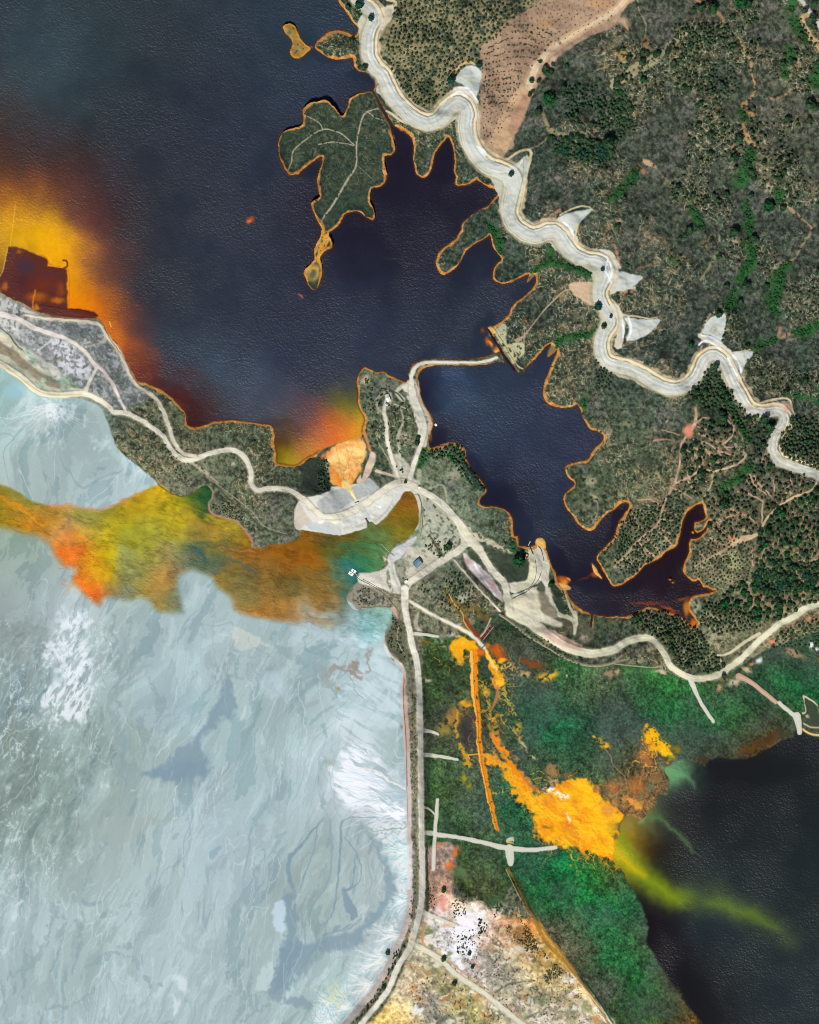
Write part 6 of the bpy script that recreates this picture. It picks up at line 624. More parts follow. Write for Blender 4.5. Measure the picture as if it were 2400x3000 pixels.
def water_mat(name):
    m, nt, b = new_mat(name); at = N(nt, 'ShaderNodeAttribute', attribute_name='Col'); wv = N(nt, 'ShaderNodeAttribute', attribute_name='Wave'); tc = N(nt, 'ShaderNodeTexCoord')
    mp = N(nt, 'ShaderNodeMapping'); mp.inputs['Rotation'].default_value = (0, 0, math.radians(28)); mp.inputs['Scale'].default_value = (1.0, .62, 1); nt.links.new(tc.outputs['Object'], mp.inputs[0])
    nz = N(nt, 'ShaderNodeTexNoise'); nz.inputs['Scale'].default_value = WSC; nz.inputs['Detail'].default_value = 2.5; nz.inputs['Roughness'].default_value = .6; nt.links.new(mp.outputs[0], nz.inputs['Vector'])
    bp = N(nt, 'ShaderNodeBump'); bp.inputs['Distance'].default_value = WBD; nt.links.new(wv.outputs['Fac'], bp.inputs['Strength']); nt.links.new(nz.outputs[0], bp.inputs['Height']); nt.links.new(bp.outputs[0], b.inputs['Normal'])
    nt.links.new(at.outputs['Color'], b.inputs['Base Color']); b.inputs['IOR'].default_value = 1.33; b.inputs['Specular IOR Level'].default_value = .34
    rr = N(nt, 'ShaderNodeMapRange'); rr.inputs[3].default_value = .12; rr.inputs[4].default_value = WRO; nt.links.new(wv.outputs['Fac'], rr.inputs[0]); nt.links.new(rr.outputs[0], b.inputs['Roughness'])
    return m
WSC, WBD, WRO, WAM = .75, .35, .40, .62
M_G = ground_mat('scrub_ground'); M_R = ground_mat('packed_gravel', .95, .12, .05, .8); M_T = ground_mat('dried_tailings', .8, .08, .035, .9); M_W = water_mat('mine_water')
def simple(name, col, rough=.8, metal=0.0, var=.12, sc=1.0):
    m, nt, b = new_mat(name); tc = N(nt, 'ShaderNodeTexCoord'); nz = N(nt, 'ShaderNodeTexNoise'); nz.inputs['Scale'].default_value = sc; nz.inputs['Detail'].default_value = 3; nt.links.new(tc.outputs['Object'], nz.inputs['Vector'])
    c = lin(np.array(col)/255.); rp = N(nt, 'ShaderNodeValToRGB'); rp.color_ramp.elements[0].position = .3; rp.color_ramp.elements[1].position = .7
    rp.color_ramp.elements[0].color = tuple(np.clip(c*(1-var), 0, 1))+(1,); rp.color_ramp.elements[1].color = tuple(np.clip(c*(1+var), 0, 1))+(1,)
    nt.links.new(nz.outputs[0], rp.inputs[0]); nt.links.new(rp.outputs[0], b.inputs['Base Color']); b.inputs['Roughness'].default_value = rough; b.inputs['Metallic'].default_value = metal; return m
# ---------------------------------------------------------------- grid to objects
LIN = lin(COL)/KALB
def grid_obj(name, fm, Z, mat, wave=False):
    r, c = np.nonzero(fm)
    if len(r) == 0: return None
    quad = np.stack([r*NX+c, (r+1)*NX+c, (r+1)*NX+c+1, r*NX+c+1], 1)
    used, inv = np.unique(quad, return_inverse=True); inv = inv.reshape(-1).astype(np.int32)
    co = np.empty((len(used), 3), np.float32); ii = used//NX; jj = used % NX
    co[:, 0] = (xs[jj]-1200)*S; co[:, 1] = (1500-ys[ii])*S; co[:, 2] = Z[ii, jj] if isinstance(Z, np.ndarray) else Z
    me = bpy.data.meshes.new(name); me.vertices.add(len(used)); me.vertices.foreach_set('co', co.ravel())
    me.loops.add(len(inv)); me.loops.foreach_set('vertex_index', inv); me.polygons.add(len(quad))
    me.polygons.foreach_set('loop_start', np.arange(0, len(inv), 4, dtype=np.int32)); me.polygons.foreach_set('loop_total', np.full(len(quad), 4, np.int32))
    me.update(calc_edges=True); me.polygons.foreach_set('use_smooth', np.ones(len(quad), bool))
    a = me.color_attributes.new('Col', 'FLOAT_COLOR', 'POINT'); cc = np.ones((len(used), 4), np.float32); cc[:, :3] = LIN[ii, jj]; a.data.foreach_set('color', cc.ravel())
    if wave: a = me.attributes.new('Wave', 'FLOAT', 'POINT'); a.data.foreach_set('value', WAVE[ii, jj].astype(np.float32))
    me.materials.append(mat); o = bpy.data.objects.new(name, me); SC.collection.objects.link(o); return o
def tag(o, label=None, cat=None, group=None, kind=None):
    if label: o['label'] = label
    if cat: o['category'] = cat
    if group: o['group'] = group
    if kind: o['kind'] = kind
    return o
FC = CLS[:-1, :-1]; WF = np.minimum(np.minimum(WS[:-1, :-1], WS[1:, :-1]), np.minimum(WS[:-1, 1:], WS[1:, 1:])); WM = np.maximum(np.maximum(WS[:-1, :-1], WS[1:, :-1]), np.maximum(WS[:-1, 1:], WS[1:, 1:]))
LABS = {'road': 'pale unpaved roads between the reservoirs', 'tailings_flat': 'pale blue grey dried tailings flat', 'marsh': 'green marsh', 'salt_flat': 'white and ochre salty ground', 'canal_bench': 'pale winding bench road and channel'}
for k, name in CLN.items():
    fm = (FC == k) & (WM > -14)
    if k == 0: fm = (FC == 0)          # the ground sheet also forms the lake beds
    else: fm = (FC == k) & (WM > -2.0)
    if k == 0: fm |= (WM <= -2.0)
    mat = M_T if name in ('tailings_flat', 'salt_flat', 'ochre_delta') else M_R if name in ('road', 'earth_dam', 'gravel_causeway', 'canal_bench', 'silt_fan') else M_G
    o = grid_obj(name, fm, H, mat)
    if o:
        if name == 'earth_dam': tag(o, 'broad pale grey earth dam with a curved crest between orange fan and green pond', 'dam')
        else: tag(o, LABS.get(name), None, None, 'structure')
WZ = (WAVE*((WN-.5)*WAM*.95+(N3-.5)*WAM*.3)).astype(np.float32)*sst(far)
DF = lambda D: np.minimum(np.minimum(D[:-1, :-1], D[1:, :-1]), np.minimum(D[:-1, 1:], D[1:, 1:])) < 3.0
wl = DF(DLAKE); wp_ = DF(DPOND) & ~wl; wr = DF(DRL) & ~wl
for nm, fm in (('reservoir_water', wl), ('tailings_pond_water', wp_), ('lower_lake_water', wr)):
    o = grid_obj(nm, fm, WZ, M_W, True); tag(o, None, None, None, 'structure')
print('grid built')
# ---------------------------------------------------------------- trees
random.seed(21); R = random.random
def tree_ok(x, y):
    i = int(np.searchsorted(ys, y)); j = int(np.searchsorted(xs, x)); return WS[i, j] > 2.5 and CLN[int(CLS[i, j])] not in ('road', 'canal_bench', 'silt_fan', 'earth_dam', 'gravel_causeway', 'dirt_track')
def crown_data(seed, sub, tufts):
    rs = random.Random(seed); bm = bmesh.new(); bmesh.ops.create_icosphere(bm, subdivisions=sub, radius=1.0)
    ph = [rs.random()*6.28 for _ in range(8)]; lobes = [(rs.gauss(0, 1), rs.gauss(0, 1), rs.gauss(.3, .8)) for _ in range(6)]
    for v in bm.verts:
        n = v.co.normalized(); d = .80+.10*math.sin(5*n.x+ph[0])*math.sin(4*n.y+ph[1])+.08*math.sin(9*n.x+7*n.z+ph[2])
        for l in lobes:
            q = (n.x*l[0]+n.y*l[1]+n.z*l[2])/math.sqrt(l[0]**2+l[1]**2+l[2]**2+1e-6); d += .22*max(0, q-.72)/.28
        d += (rs.random()-.5)*.16; v.co = n*d; v.co.z = v.co.z*.62+.62 if v.co.z > 0 else v.co.z*.42+.62
    for k in range(tufts):
        a = rs.random()*6.28; z = rs.random()*1.0-.15; r = math.sqrt(max(0, 1-z*z))*(.82+rs.random()*.26); c = (r*math.cos(a), r*math.sin(a), z*.68+.62); s = .13+rs.random()*.13
        vs = [bm.verts.new((c[0]+rs.gauss(0, s), c[1]+rs.gauss(0, s), c[2]+rs.gauss(0, s*.6))) for _ in range(3)]; bm.faces.new(vs)
    me = bpy.data.meshes.new('crown'); bm.to_mesh(me); bm.free(); return me
def trunk_data():
    bm = bmesh.new(); bmesh.ops.create_cone(bm, segments=7, radius1=.09, radius2=.045, depth=.62, cap_ends=True); bmesh.ops.translate(bm, verts=bm.verts, vec=(0, 0, .22))
    for k in range(3):
        a = k*2.1; r = bmesh.ops.create_cone(bm, segments=5, radius1=.04, radius2=.015, depth=.5, cap_ends=True)['verts']
        for v in r: x, z = v.co.x, v.co.z+.25; v.co = (v.co.x*1+math.cos(a)*z*.9, v.co.y+math.sin(a)*z*.9, .42+z*.6)
    me = bpy.data.meshes.new('trunk'); bm.to_mesh(me); bm.free(); return me
def leaf_mat(name, c1, c2):
    m, nt, b = new_mat(name); tc = N(nt, 'ShaderNodeTexCoord'); nz = N(nt, 'ShaderNodeTexNoise'); nz.inputs['Scale'].default_value = 5; nz.inputs['Detail'].default_value = 3; nt.links.new(tc.outputs['Object'], nz.inputs['Vector'])
    rp = N(nt, 'ShaderNodeValToRGB'); rp.color_ramp.elements[0].position = .35; rp.color_ramp.elements[1].position = .68
    rp.color_ramp.elements[0].color = tuple(lin(np.array(c1)/255.))+(1,); rp.color_ramp.elements[1].color = tuple(lin(np.array(c2)/255.))+(1,); nt.links.new(nz.outputs[0], rp.inputs[0]); nt.links.new(rp.outputs[0], b.inputs['Base Color']); b.inputs['Roughness'].default_value = .8; b.inputs['Specular IOR Level'].default_value = .15; return m
ML_ = [leaf_mat('pine_leaves', (32,58,40), (62,94,58)), leaf_mat('oak_leaves', (36,54,38), (68,88,56)), leaf_mat('bright_leaves', (22,66,36), (38,96,48)), leaf_mat('teal_leaves', (24,58,50), (36,82,66))]
MTR = simple('bark', (92, 76, 60)); TD = trunk_data(); TD.materials.append(MTR)
CR = {}
for m_ in range(4):
    for s_ in range(3):
        d = crown_data(10*m_+s_, 3, 150); d.materials.append(ML_[m_]); CR[m_, s_] = d
LISTED = [  # x, y, radius, foliage, label
(1052,16,12,3,'round teal green tree on the pale verge where the canal bench enters at the top'),(1087,54,8,3,'small teal tree alone on the pale bench just below the top canal bend'),(1020,23,7,1,'dark bush tree on the bank beside the top corner of the reservoir'),(1068,197,8,0,'dark tree on the grassy bank between the leaf shaped islet and the canal bench'),(1031,120,6,0,'small tree on the neck of the leaf shaped islet'),
(1322,237,10,3,'dark teal tree at the west end of the topmost silt fan'),(1404,192,8.5,3,'dark tree at the north corner of the topmost silt fan'),(1497,511,7,3,'lone teal tree standing on the grey canal bench at its sharp corner'),(1597,205,9,0,'dark tree at the top of the clump beside the sandy track bend'),(1601,214,10,0,'large dark tree in the middle of the clump beside the sandy track'),(1612,212,8,0,'dark tree on the right of the clump beside the sandy track'),(1583,182,5,0,'small dark tree on the edge of the sandy track above the clump'),(1557,238,6.5,0,'dark tree on the sandy track below the clump'),(1577,240,5,0,'small tree right of the sandy track below the clump'),(1552,278,6,1,'olive tree in the reddish cleared strip'),(1562,268,4.5,1,'small olive tree above another in the reddish strip'),
(1661,195,6.5,0,'dark tree in the scrub right of the sandy track clump'),(1620,190,5,0,'small dark tree at the pinkish clearing by the sandy track'),(1779,423,16,0,'very large round tree at the right end of the dark tree belt'),(1785,448,12,0,'large tree just below the round tree at the end of the dark belt'),(1608,292,15,2,'bright green spreading tree in the scrub above the dark belt'),(1577,330,9,1,'dark tree on the scrub slope below the bright green spreading tree'),
(2085,31,13,0,'largest of the trees along the brown gully near the top edge'),(2068,14,6,1,'small tree above the gully at the top edge'),(2170,14,15,2,'broad bright crowned tree touching the top edge'),(2190,14,9,0,'tree right of the broad bright crowned tree at the top edge'),(2056,28,9,0,'second tree in the line beside the brown gully'),(2040,24,6.5,0,'small tree left in the line beside the brown gully'),(2030,34,7,0,'dark tree below the line beside the brown gully'),(2379,61,11,0,'large tree between the sand and the pale road in the top right corner'),(2356,35,8,0,'tree on the sandy verge of the road in the top right corner'),(2384,12,9,0,'tree beyond the pale road in the top right corner'),
(1953,160,8,0,'dark tree by the pale dry gully, furthest up the gully'),(1880,188,10,0,'largest tree standing in the pale dry gully'),(1926,163,7,0,'tree on the edge of the pale dry gully between two others'),(1894,163,6,0,'small dark tree above the pale dry gully'),(2209,63,9,0,'dark round tree in open scrub below the top edge trees'),(2162,410,12,0,'large dark tree left of the sandy gully bottom'),(2151,466,12,0,'large tree left of the long bright green thicket'),(2235,480,7,0,'dark tree right of the long bright green thicket'),(2198,508,12,0,'dark tree rising from the lower end of the long bright thicket'),(2207,524,8,0,'smaller tree below the dark one in the long bright thicket'),(2049,310,8,0,'dark round tree in the grey scrub left of the sandy gully'),(2078,397,8,0,'dark tree alone in brown scrub above the reddish patch'),(2043,372,8,1,'dark tree in brown scrub left of the reddish patch'),(2306,351,9,0,'dark tree in the right hand scrub near a pale patch'),(2200,574,7,0,'tree below the end of the long bright thicket'),(2127,570,7,0,'small dark tree left of the lower end of the bright thicket'),(1984,553,9,0,'tree at the end of the thin pale footpath in the scrub'),(1880,240,8,2,'green tree on the slope just below the pale dry gully'),(1970,195,9,1,'broad tree above the middle of the scrub slope'),(2370,308,14,0,'big cluster tree at the right edge scrub'),(2386,318,9,0,'tree right of the big cluster tree near the right edge'),
(2016,680,11,0,'largest of three trees in a diagonal row above the pale fan path'),(2005,694,8,0,'middle tree of the diagonal row of three'),(1991,700,6,0,'lowest tree of the diagonal row of three'),(2148,683,12,0,'large dark tree beside the pink edged gully'),(2249,609,15,2,'broadest tree, bright topped, above the dark round scrub patch'),(2292,610,9,0,'tree right of the broadest bright topped one'),(2186,837,11,0,'dark tree touching the green thicket from the right'),(2245,840,8,0,'dark tree between the two green thickets'),(2127,840,8,0,'tree left of the narrow green thicket'),(2167,889,9,0,'tree in open scrub right of the lower green thicket'),(2207,701,9,0,'left tree of the pair under the pink gully'),(2218,704,6,0,'right tree of the pair under the pink gully'),(2103,923,9,0,'dark tree at the head of the speckled silt fan'),(2023,1014,8,2,'green tree outside the hairpin bend of the canal bench'),(2186,1017,7,0,'dark tree above the small right hand silt fan'),(1835,781,6,0,'small tree above the pale silt fan tip'),(2096,1075,8.5,2,'bright green tree inside the hairpin bend'),(1807,666,8,0,'tree at the left foot of the north east scrub slope'),(2104,755,6,0,'small tree beside the pale streak in the scrub'),(2301,1150,8,0,'tree in dark scrub above the last canal loop'),(2357,1118,8,0,'dark tree in dark scrub near the right edge above the loop'),(2395,798,8,0,'tree cut by the right edge beside the mauve scrub'),
(1751,901,10,3,'large teal tree on the pale apron of the canal bench'),(1764,791,5,3,'tiny teal tree on the bench inside the bend'),(1788,929,4.5,3,'tiny teal tree on the edge of the canal bench'),(1768,957,7,0,'dark tree at the head of the lower green thicket belt'),(1475,706,6,0,'dark tree on the shore slope between two bays'),(1520,1645,16,2,'very large bright green tree beside the curved yard road'),(1613,1714,7,2,'green tree at the bottom of the dark triangular verge'),(1188,1412,4,0,'small dark tree at the junction above the pond head'),(1315,1603,8,0,'dark bush tree beside the yard road junction'),(1306,1606,6,0,'smaller bush tree left of the one by the yard road'),(1225,1283,6,0,'small dark tree beside the narrow road along the reservoir'),(1222,1298,7,0,'dark tree lowest of two beside the narrow reservoir road'),
(1136,2791,6,1,'dark grey bush tree on the white bank at the curve of the tailings road'),(1299,2810,6.5,0,'dark tree on the verge of the lower diagonal road'),(1330,2881,7,1,'olive bush below the lower diagonal road'),(1375,2794,5,0,'dark bush on the white salt ground'),(1384,2833,5,0,'lower dark bush on the speckled salt ground'),(1300,2608,7,2,'round green bush on the pink salty patch'),(2120,1980,6,0,'dark tree beside the east road junction'),(2120,1951,5,0,'small dark tree above the east road bend'),
(2054,1388,11,0,'dark round tree below the fork of the logging tracks'),(1999,1322,9,0,'tree touching the logging track below the red clearing'),(2236,1230,11,0,'dark tree inside the last canal loop'),(2252,1258,13,0,'large tree left of the canal bench below the last loop'),(2115,1230,13,0,'large dark tree in the wood above the red clearing tracks'),(2112,1215,10,0,'tree above the large dark one in the wood'),(2120,1480,13,0,'large tree in the green hollow of the wood'),(2232,1305,9,0,'dark tree left of the canal bench straight')]
def region_trees():
    out = []
    def fill(n, pol, r0, r1, mat, nz=None, thr=.0, mind=0, jit=1.0):
        p = crv(pol, True, 1); x0, y0 = p.min(0); x1, y1 = p.max(0); got = []; tries = 0
        while len(got) < n and tries < n*30:
            tries += 1; x = x0+R()*(x1-x0); y = y0+R()*(y1-y0); c = False; j = len(p)-1
            for i in range(len(p)):
                if ((p[i][1] > y) != (p[j][1] > y)) and (x < (p[j][0]-p[i][0])*(y-p[i][1])/(p[j][1]-p[i][1]+1e-9)+p[i][0]): c = not c
                j = i
            if not c or not tree_ok(x, y): continue
            if nz is not None:
                v = nz[int(np.searchsorted(ys, y)), int(np.searchsorted(xs, x))]
                if v < thr+R()*.25: continue
            if mind and any(abs(a-x) < mind and abs(b-y) < mind and math.hypot(a-x, b-y) < mind for a, b in got[-400:]): continue
            got.append((x, y)); out.append((x, y, r0+(r1-r0)*R()**1.6, mat if not isinstance(mat, tuple) else mat[int(R()*len(mat))]))
    fill(560, [(1165,-20),(1590,-20),(1513,49),(1450,111),(1409,139),(1395,180),(1340,220),(1300,280),(1240,315),(1200,295),(1150,215),(1130,150),(1150,60)], 3.6, 5.4, (1,0), None, 0, 10.5)
    for k in range(13):       # planted rows in the reddish ground, curved along the slope
        for q in range(44):
            t = q/44.; x = 1418+t*200+R()*5; y = 110+k*16-50*math.sin(t*2.6)*(1-k/16)+R()*6+20*t
            if x < 1440-(y-100)*.15+0 and y < 130: continue
            if R() < .62 and tree_ok(x, y) and not (x > 1600-(y-150)*.75): out.append((x, y, 1.8+R()*1.0, 0))
    fill(150, [(1560,0),(1800,0),(1790,60),(1700,95),(1640,130),(1600,140),(1480,80)], 1.5, 2.6, 0, None, 0, 11); fill(110, [(1412,200),(1530,215),(1500,330),(1440,420),(1415,400)], 1.6, 2.6, 0, None, 0, 10)
    fill(520, [(1800,30),(2300,0),(2400,100),(2400,600),(2200,620),(2000,600),(1860,500),(1810,200)], 3.4, 7.5, (0,0,1), N80, .42, 8); fill(170, [(1970,80),(2110,70),(2200,200),(2140,290),(1970,250)], 3.4, 7.2, 0, N30, .3, 9); fill(160, [(1640,260),(1800,230),(1840,300),(1860,360),(1800,400),(1700,380),(1650,340)], 3.6, 7.5, (0,0,2), N30, .3, 9)
    fill(150, [(1605,405),(1700,402),(1760,420),(1800,470),(1770,480),(1700,475),(1630,450)], 5, 9, (0,0,3), None, 0, 9); fill(120, [(1640,440),(1800,470),(1780,500),(1660,480)], 3, 5, 0, None, 0, 9); fill(70, [(1800,200),(1850,320),(1860,380),(1800,420),(1790,300)], 5, 8, 0)
    fill(260, [(1640,500),(2400,620),(2400,1150),(2230,1180),(2180,1080),(2000,900),(1950,700)], 2.8, 5.5, (0,1), N80, .5, 10)
    fill(90, [(2040,1080),(2110,1070),(2130,1120),(2180,1200),(2060,1200),(2010,1150)], 4, 8, 0, None, 0, 9)
    fill(330, [(2060,1190),(2190,1200),(2260,1250),(2250,1340),(2370,1400),(2390,1430),(2200,1570),(2080,1600),(2060,1460),(1990,1440),(2000,1330),(2050,1280)], 4, 7.5, (0,0,1), N30, .2, 10)
    fill(310, [(2400,1430),(2480,1420),(2480,1760),(2380,1770),(2300,1810),(2200,1820),(2110,1790),(2110,1740),(2200,1700),(2225,1560),(2280,1490)], 5, 8.6, (0,0,2), None, 0, 13); fill(150, [(2200,1680),(2400,1640),(2400,1700),(2240,1760)], 5, 9, (0,3), None, 0, 10)
    fill(230, [(2290,1230),(2340,1225),(2480,1240),(2480,1400),(2380,1370),(2280,1330)], 4.4, 7.4, (0,0,1), None, 0, 9)
    fill(230, [(1840,1500),(1900,1490),(1990,1430),(2010,1480),(1980,1580),(1880,1670),(1830,1690),(1800,1650)], 3, 5.4, 0, None, 0, 9); fill(210, [(2030,1600),(2130,1560),(2210,1600),(2190,1700),(2080,1720),(2030,1680)], 2.4, 4, (0,1), None, 0, 9)
    fill(190, [(1860,1800),(1960,1790),(2040,1840),(2080,1900),(2120,1950),(2000,1960),(1960,1900),(1900,1860),(1850,1830)], 3.6, 7.5, (0,0,1), None, 0, 8.5); fill(110, [(2060,1760),(2200,1790),(2230,1840),(2100,1860),(2050,1830)], 3.5, 6, (0,1), None, 0, 9); fill(60, [(2280,1850),(2400,1810),(2400,1890),(2260,1900)], 3.5, 6, (0,2), None, 0, 9)
    fill(130, [(1262,1322),(1350,1300),(1368,1350),(1400,1405),(1422,1435),(1400,1440),(1350,1390),(1320,1340),(1265,1345)], 3.4, 6.6, (0,0,2), None, 0, 8); fill(40, [(1340,1330),(1420,1440),(1400,1430)], 5, 7, 3)
    fill(36, [(1740,1050),(1790,1080),(1790,1150),(1750,1140)], 3.5, 5, 0, None, 0, 9); fill(60, [(1560,1000),(1800,1120),(1800,1300),(1700,1350),(1650,1200)], 1.8, 3, 0, None, 0, 12); fill(60, [(1700,1600),(1850,1480),(1870,1560),(1830,1660)], 2, 3.4, 0)
    fill(90, [(820,300),(1140,280),(1130,540),(1000,640),(920,640)], 1.6, 3.2, 0, N80, .3, 12)
    fill(300, [(1440,2670),(1520,2680),(1560,2740),(1600,2800),(1660,2850),(1600,2880),(1560,2800),(1500,2760)], 1.3, 2.7, 1, N30, .2); fill(520, [(1260,2740),(1500,2700),(1700,2880),(1720,3000),(1540,3000),(1320,2840)], 1.0, 2.2, 1, N30, .22); fill(240, [(1200,2880),(1300,2850),(1500,3000),(1200,3040)], 1.2, 2.4, 1, N30, .2)
    fill(46, [(1325,2640),(1365,2620),(1365,2680),(1330,2690)], 1.6, 3, 1); fill(30, [(1400,2690),(1430,2700),(1420,2740),(1400,2740)], 1.6, 3.4, (1,3)); fill(26, [(1340,2740),(1380,2740),(1360,2800),(1340,2790)], 2, 3.6, 3); fill(60, [(1250,2590),(1270,2590),(1275,2660),(1256,2660)], 1.2, 2.4, 1)
    fill(80, [(1150,2790),(1185,2770),(1170,2830),(1100,2930),(1060,2975),(1075,2945),(1130,2860)], 1.8, 3.6, 0); fill(120, [(1205,2000),(1215,2000),(1222,2560),(1205,2700),(1196,2690),(1212,2560)], 1.0, 2.0, 1); fill(80, [(1150,1800),(1180,1850),(1188,1930),(1135,1890)], 1.6, 3.4, (0,1))
    fill(40, [(1060,1715),(1140,1760),(1060,1780),(1030,1755)], 1.5, 3, (1,0)); fill(60, [(1260,1560),(1330,1620),(1290,1640),(1240,1600)], 1.5, 3.4, (0,1)); fill(90, [(1220,1720),(1330,1660),(1400,1740),(1360,1800),(1300,1780)], 2, 5, (0,2), N80, .3, 7); fill(70, [(930,1340),(965,1350),(960,1450),(930,1450)], 2, 4, 0); fill(120, [(1070,1100),(1160,1140),(1200,1200),(1180,1390),(1090,1300),(1065,1200)], 1.8, 4, (0,1)); fill(60, [(1500,1830),(1620,1880),(1700,1950),(1560,1900)], 2.4, 4.6, 0, None, 0, 8)
    fill(150, [(420,1200),(580,1380),(720,1520),(620,1500),(450,1330)], 1.6, 2.8, (0,1), N80, .4); fill(20, [(2060,1955),(2110,1950),(2110,1970),(2060,1975)], 2.5, 5, 0)
    return out
gen = region_trees(); gen.sort(key=lambda t: -t[2])
vis = [t for t in gen if -5 < t[0] < 2405 and -5 < t[1] < 3005]; n_ind = 300-len(LISTED); ind = vis[:n_ind]; inds = set(id(t) for t in ind); rest = [t for t in gen if id(t) not in inds]
def place_tree(x, y, r, m_, label, group, k):
    e = bpy.data.objects.new('tree', None); SC.collection.objects.link(e); e.location = P(x, y, hat(x, y)-.1); e.rotation_euler = (0, 0, R()*6.28); sc = r*S; e.scale = (sc*(.92+.16*R()), sc*(.92+.16*R()), sc*(1.5+.5*R()))
    tag(e, label, 'tree', group)
    for nm, d in (('crown', CR[m_, k % 3]), ('trunk', TD)):
        c = bpy.data.objects.new(nm, d); SC.collection.objects.link(c); c.parent = e
    return e
for k, (x, y, r, m_, lb) in enumerate(LISTED): place_tree(x, y, r, m_, lb, 'scattered trees of the mine valley', k)
def where(x, y):
    if x > 2200 and y > 1380: return 'green pine in the dense wood along the right edge below the canal bench', 'pines in the dense right edge wood'
    if x > 2270 and 1200 < y < 1410: return 'dark pine in the close stand inside the last bend of the canal bench', 'pines inside the last bench bend'
    if y > 1770 and x > 1800: return 'dark tree in the grove between the narrow inlet tip and the east road', 'grove above the east road'
    if 1150 < y and x > 1950: return 'pine among the logging tracks right of the narrow inlet', 'pines among the logging tracks'
    if x < 1500 and 1250 < y < 1500: return 'green tree on the wooded west shore of the narrow reservoir', 'trees on the wooded west shore'
    if 380 < y < 520 and 1580 < x < 1860: return 'dark tree in the dense belt above the big scrub hill', 'dense tree belt'
    if y < 260 and x > 1970: return 'dark tree in the thick upper wood below the brown gully', 'trees of the upper wood'
    if y < 620: return 'dark green tree scattered on the upper right scrub slopes', 'trees on the upper right slopes'
    if y > 1650: return 'dark tree in scrub around the central yard and roads', 'trees around the central yard'
    return 'dark tree scattered on the middle right scrub slopes', 'trees on the middle right slopes'
for k, t in enumerate(ind): lb, gp = where(t[0], t[1]); place_tree(t[0], t[1], t[2], t[3], lb, gp, k)
def stuff_trees(name, lst, mats, sub, tufts, kz):
    base = []
    for s_ in range(4):
        d = crown_data(100+s_, sub, tufts); v = np.empty(len(d.vertices)*3, np.float32); d.vertices.foreach_get('co', v); f = [tuple(p.vertices) for p in d.polygons]; base.append((v.reshape(-1, 3), np.array(f))); bpy.data.meshes.remove(d)
    vs, fs, ms, off = [], [], [], 0
    for k, (x, y, r, m_) in enumerate(lst):
        v, f = base[k % 4]; a = R()*6.28; c_, s_ = math.cos(a), math.sin(a); sc = r*S; px, py, pz = P(x, y, hat(x, y)); q = v.copy()
        q[:, 0] = (v[:, 0]*c_-v[:, 1]*s_)*sc+px; q[:, 1] = (v[:, 0]*s_+v[:, 1]*c_)*sc+py; q[:, 2] = (v[:, 2]-.15)*sc*kz+pz; vs.append(q); fs.append(f+off); ms.append(np.full(len(f), m_)); off += len(v)
    vs = np.concatenate(vs); fs = np.concatenate(fs).astype(np.int32); ms = np.concatenate(ms).astype(np.int32); me = bpy.data.meshes.new(name)
    me.vertices.add(len(vs)); me.vertices.foreach_set('co', vs.ravel()); me.loops.add(len(fs)*3); me.loops.foreach_set('vertex_index', fs.ravel()); me.polygons.add(len(fs)); me.polygons.foreach_set('loop_start', np.arange(0, len(fs)*3, 3, dtype=np.int32)); me.polygons.foreach_set('loop_total', np.full(len(fs), 3, np.int32)); me.polygons.foreach_set('material_index', ms); me.update(calc_edges=True)
    for m in mats: me.materials.append(m)
    o = bpy.data.objects.new(name, me); SC.collection.objects.link(o); return o
def leafw(name, c1, c2):
    m = leaf_mat(name, c1, c2); m.node_tree.nodes['Noise Texture'].inputs['Scale'].default_value = .35; return m
MS_ = [leafw('pine_scrub', (36,56,40), (64,90,56)), leafw('dry_bush', (56,62,42), (90,96,62)), leafw('green_bush', (24,64,34), (38,90,42)), leafw('teal_bush', (32,58,48), (50,80,66))]
o = stuff_trees('trees', rest, MS_, 1, 14, 1.6); tag(o, 'many smaller trees and bushes dotted over the slopes', 'trees', None, 'stuff')
# low scrub in the bright thickets and the wood edges
th = []
for p, wd in THICK:
    q = crv(p, False, 6); w_ = np.interp(np.linspace(0, 1, len(q)), np.linspace(0, 1, len(wd)), wd) if isinstance(wd, list) else np.full(len(q), wd)
    L = np.hypot(*(q[1:]-q[:-1]).T).sum()
    for k in range(int(L*w_.mean()/34)+4):
        i = random.randrange(len(q)); x = q[i][0]+random.gauss(0, w_[i]*.24); y = q[i][1]+random.gauss(0, w_[i]*.24)
        if tree_ok(x, y): th.append((x, y, 2.2+R()*2.6, 2 if R() < .85 else 0))
o = stuff_trees('thicket', th, MS_, 1, 12, 1.0); tag(o, 'bright green thickets filling the gullies', 'thicket', None, 'stuff')
print('trees', len(gen), len(ind), len(rest), len(th))
# ---------------------------------------------------------------- built objects
def mobj(name, bm, mat, parent=None, loc=None, rz=0):
    me = bpy.data.meshes.new(name); bm.to_mesh(me); bm.free(); me.materials.append(mat); o = bpy.data.objects.new(name, me); SC.collection.objects.link(o)
    if parent: o.parent = parent
    if loc: o.location = loc
    o.rotation_euler = (0, 0, rz); return o
def box(bm, x0, x1, y0, y1, z0, z1, bev=0):
    v = bmesh.ops.create_cube(bm, size=1)['verts']
    for q in v: q.co = ((x0+x1)/2+q.co.x*(x1-x0), (y0+y1)/2+q.co.y*(y1-y0), (z0+z1)/2+q.co.z*(z1-z0))
    if bev: bmesh.ops.bevel(bm, geom=list({e for q in v for e in q.link_edges}), offset=bev, segments=1, affect='EDGES')
def empty(name, x, y, z, rz, label, cat, group=None):
    e = bpy.data.objects.new(name, None); SC.collection.objects.link(e); e.location = P(x, y, z); e.rotation_euler = (0, 0, rz); return tag(e, label, cat, group)
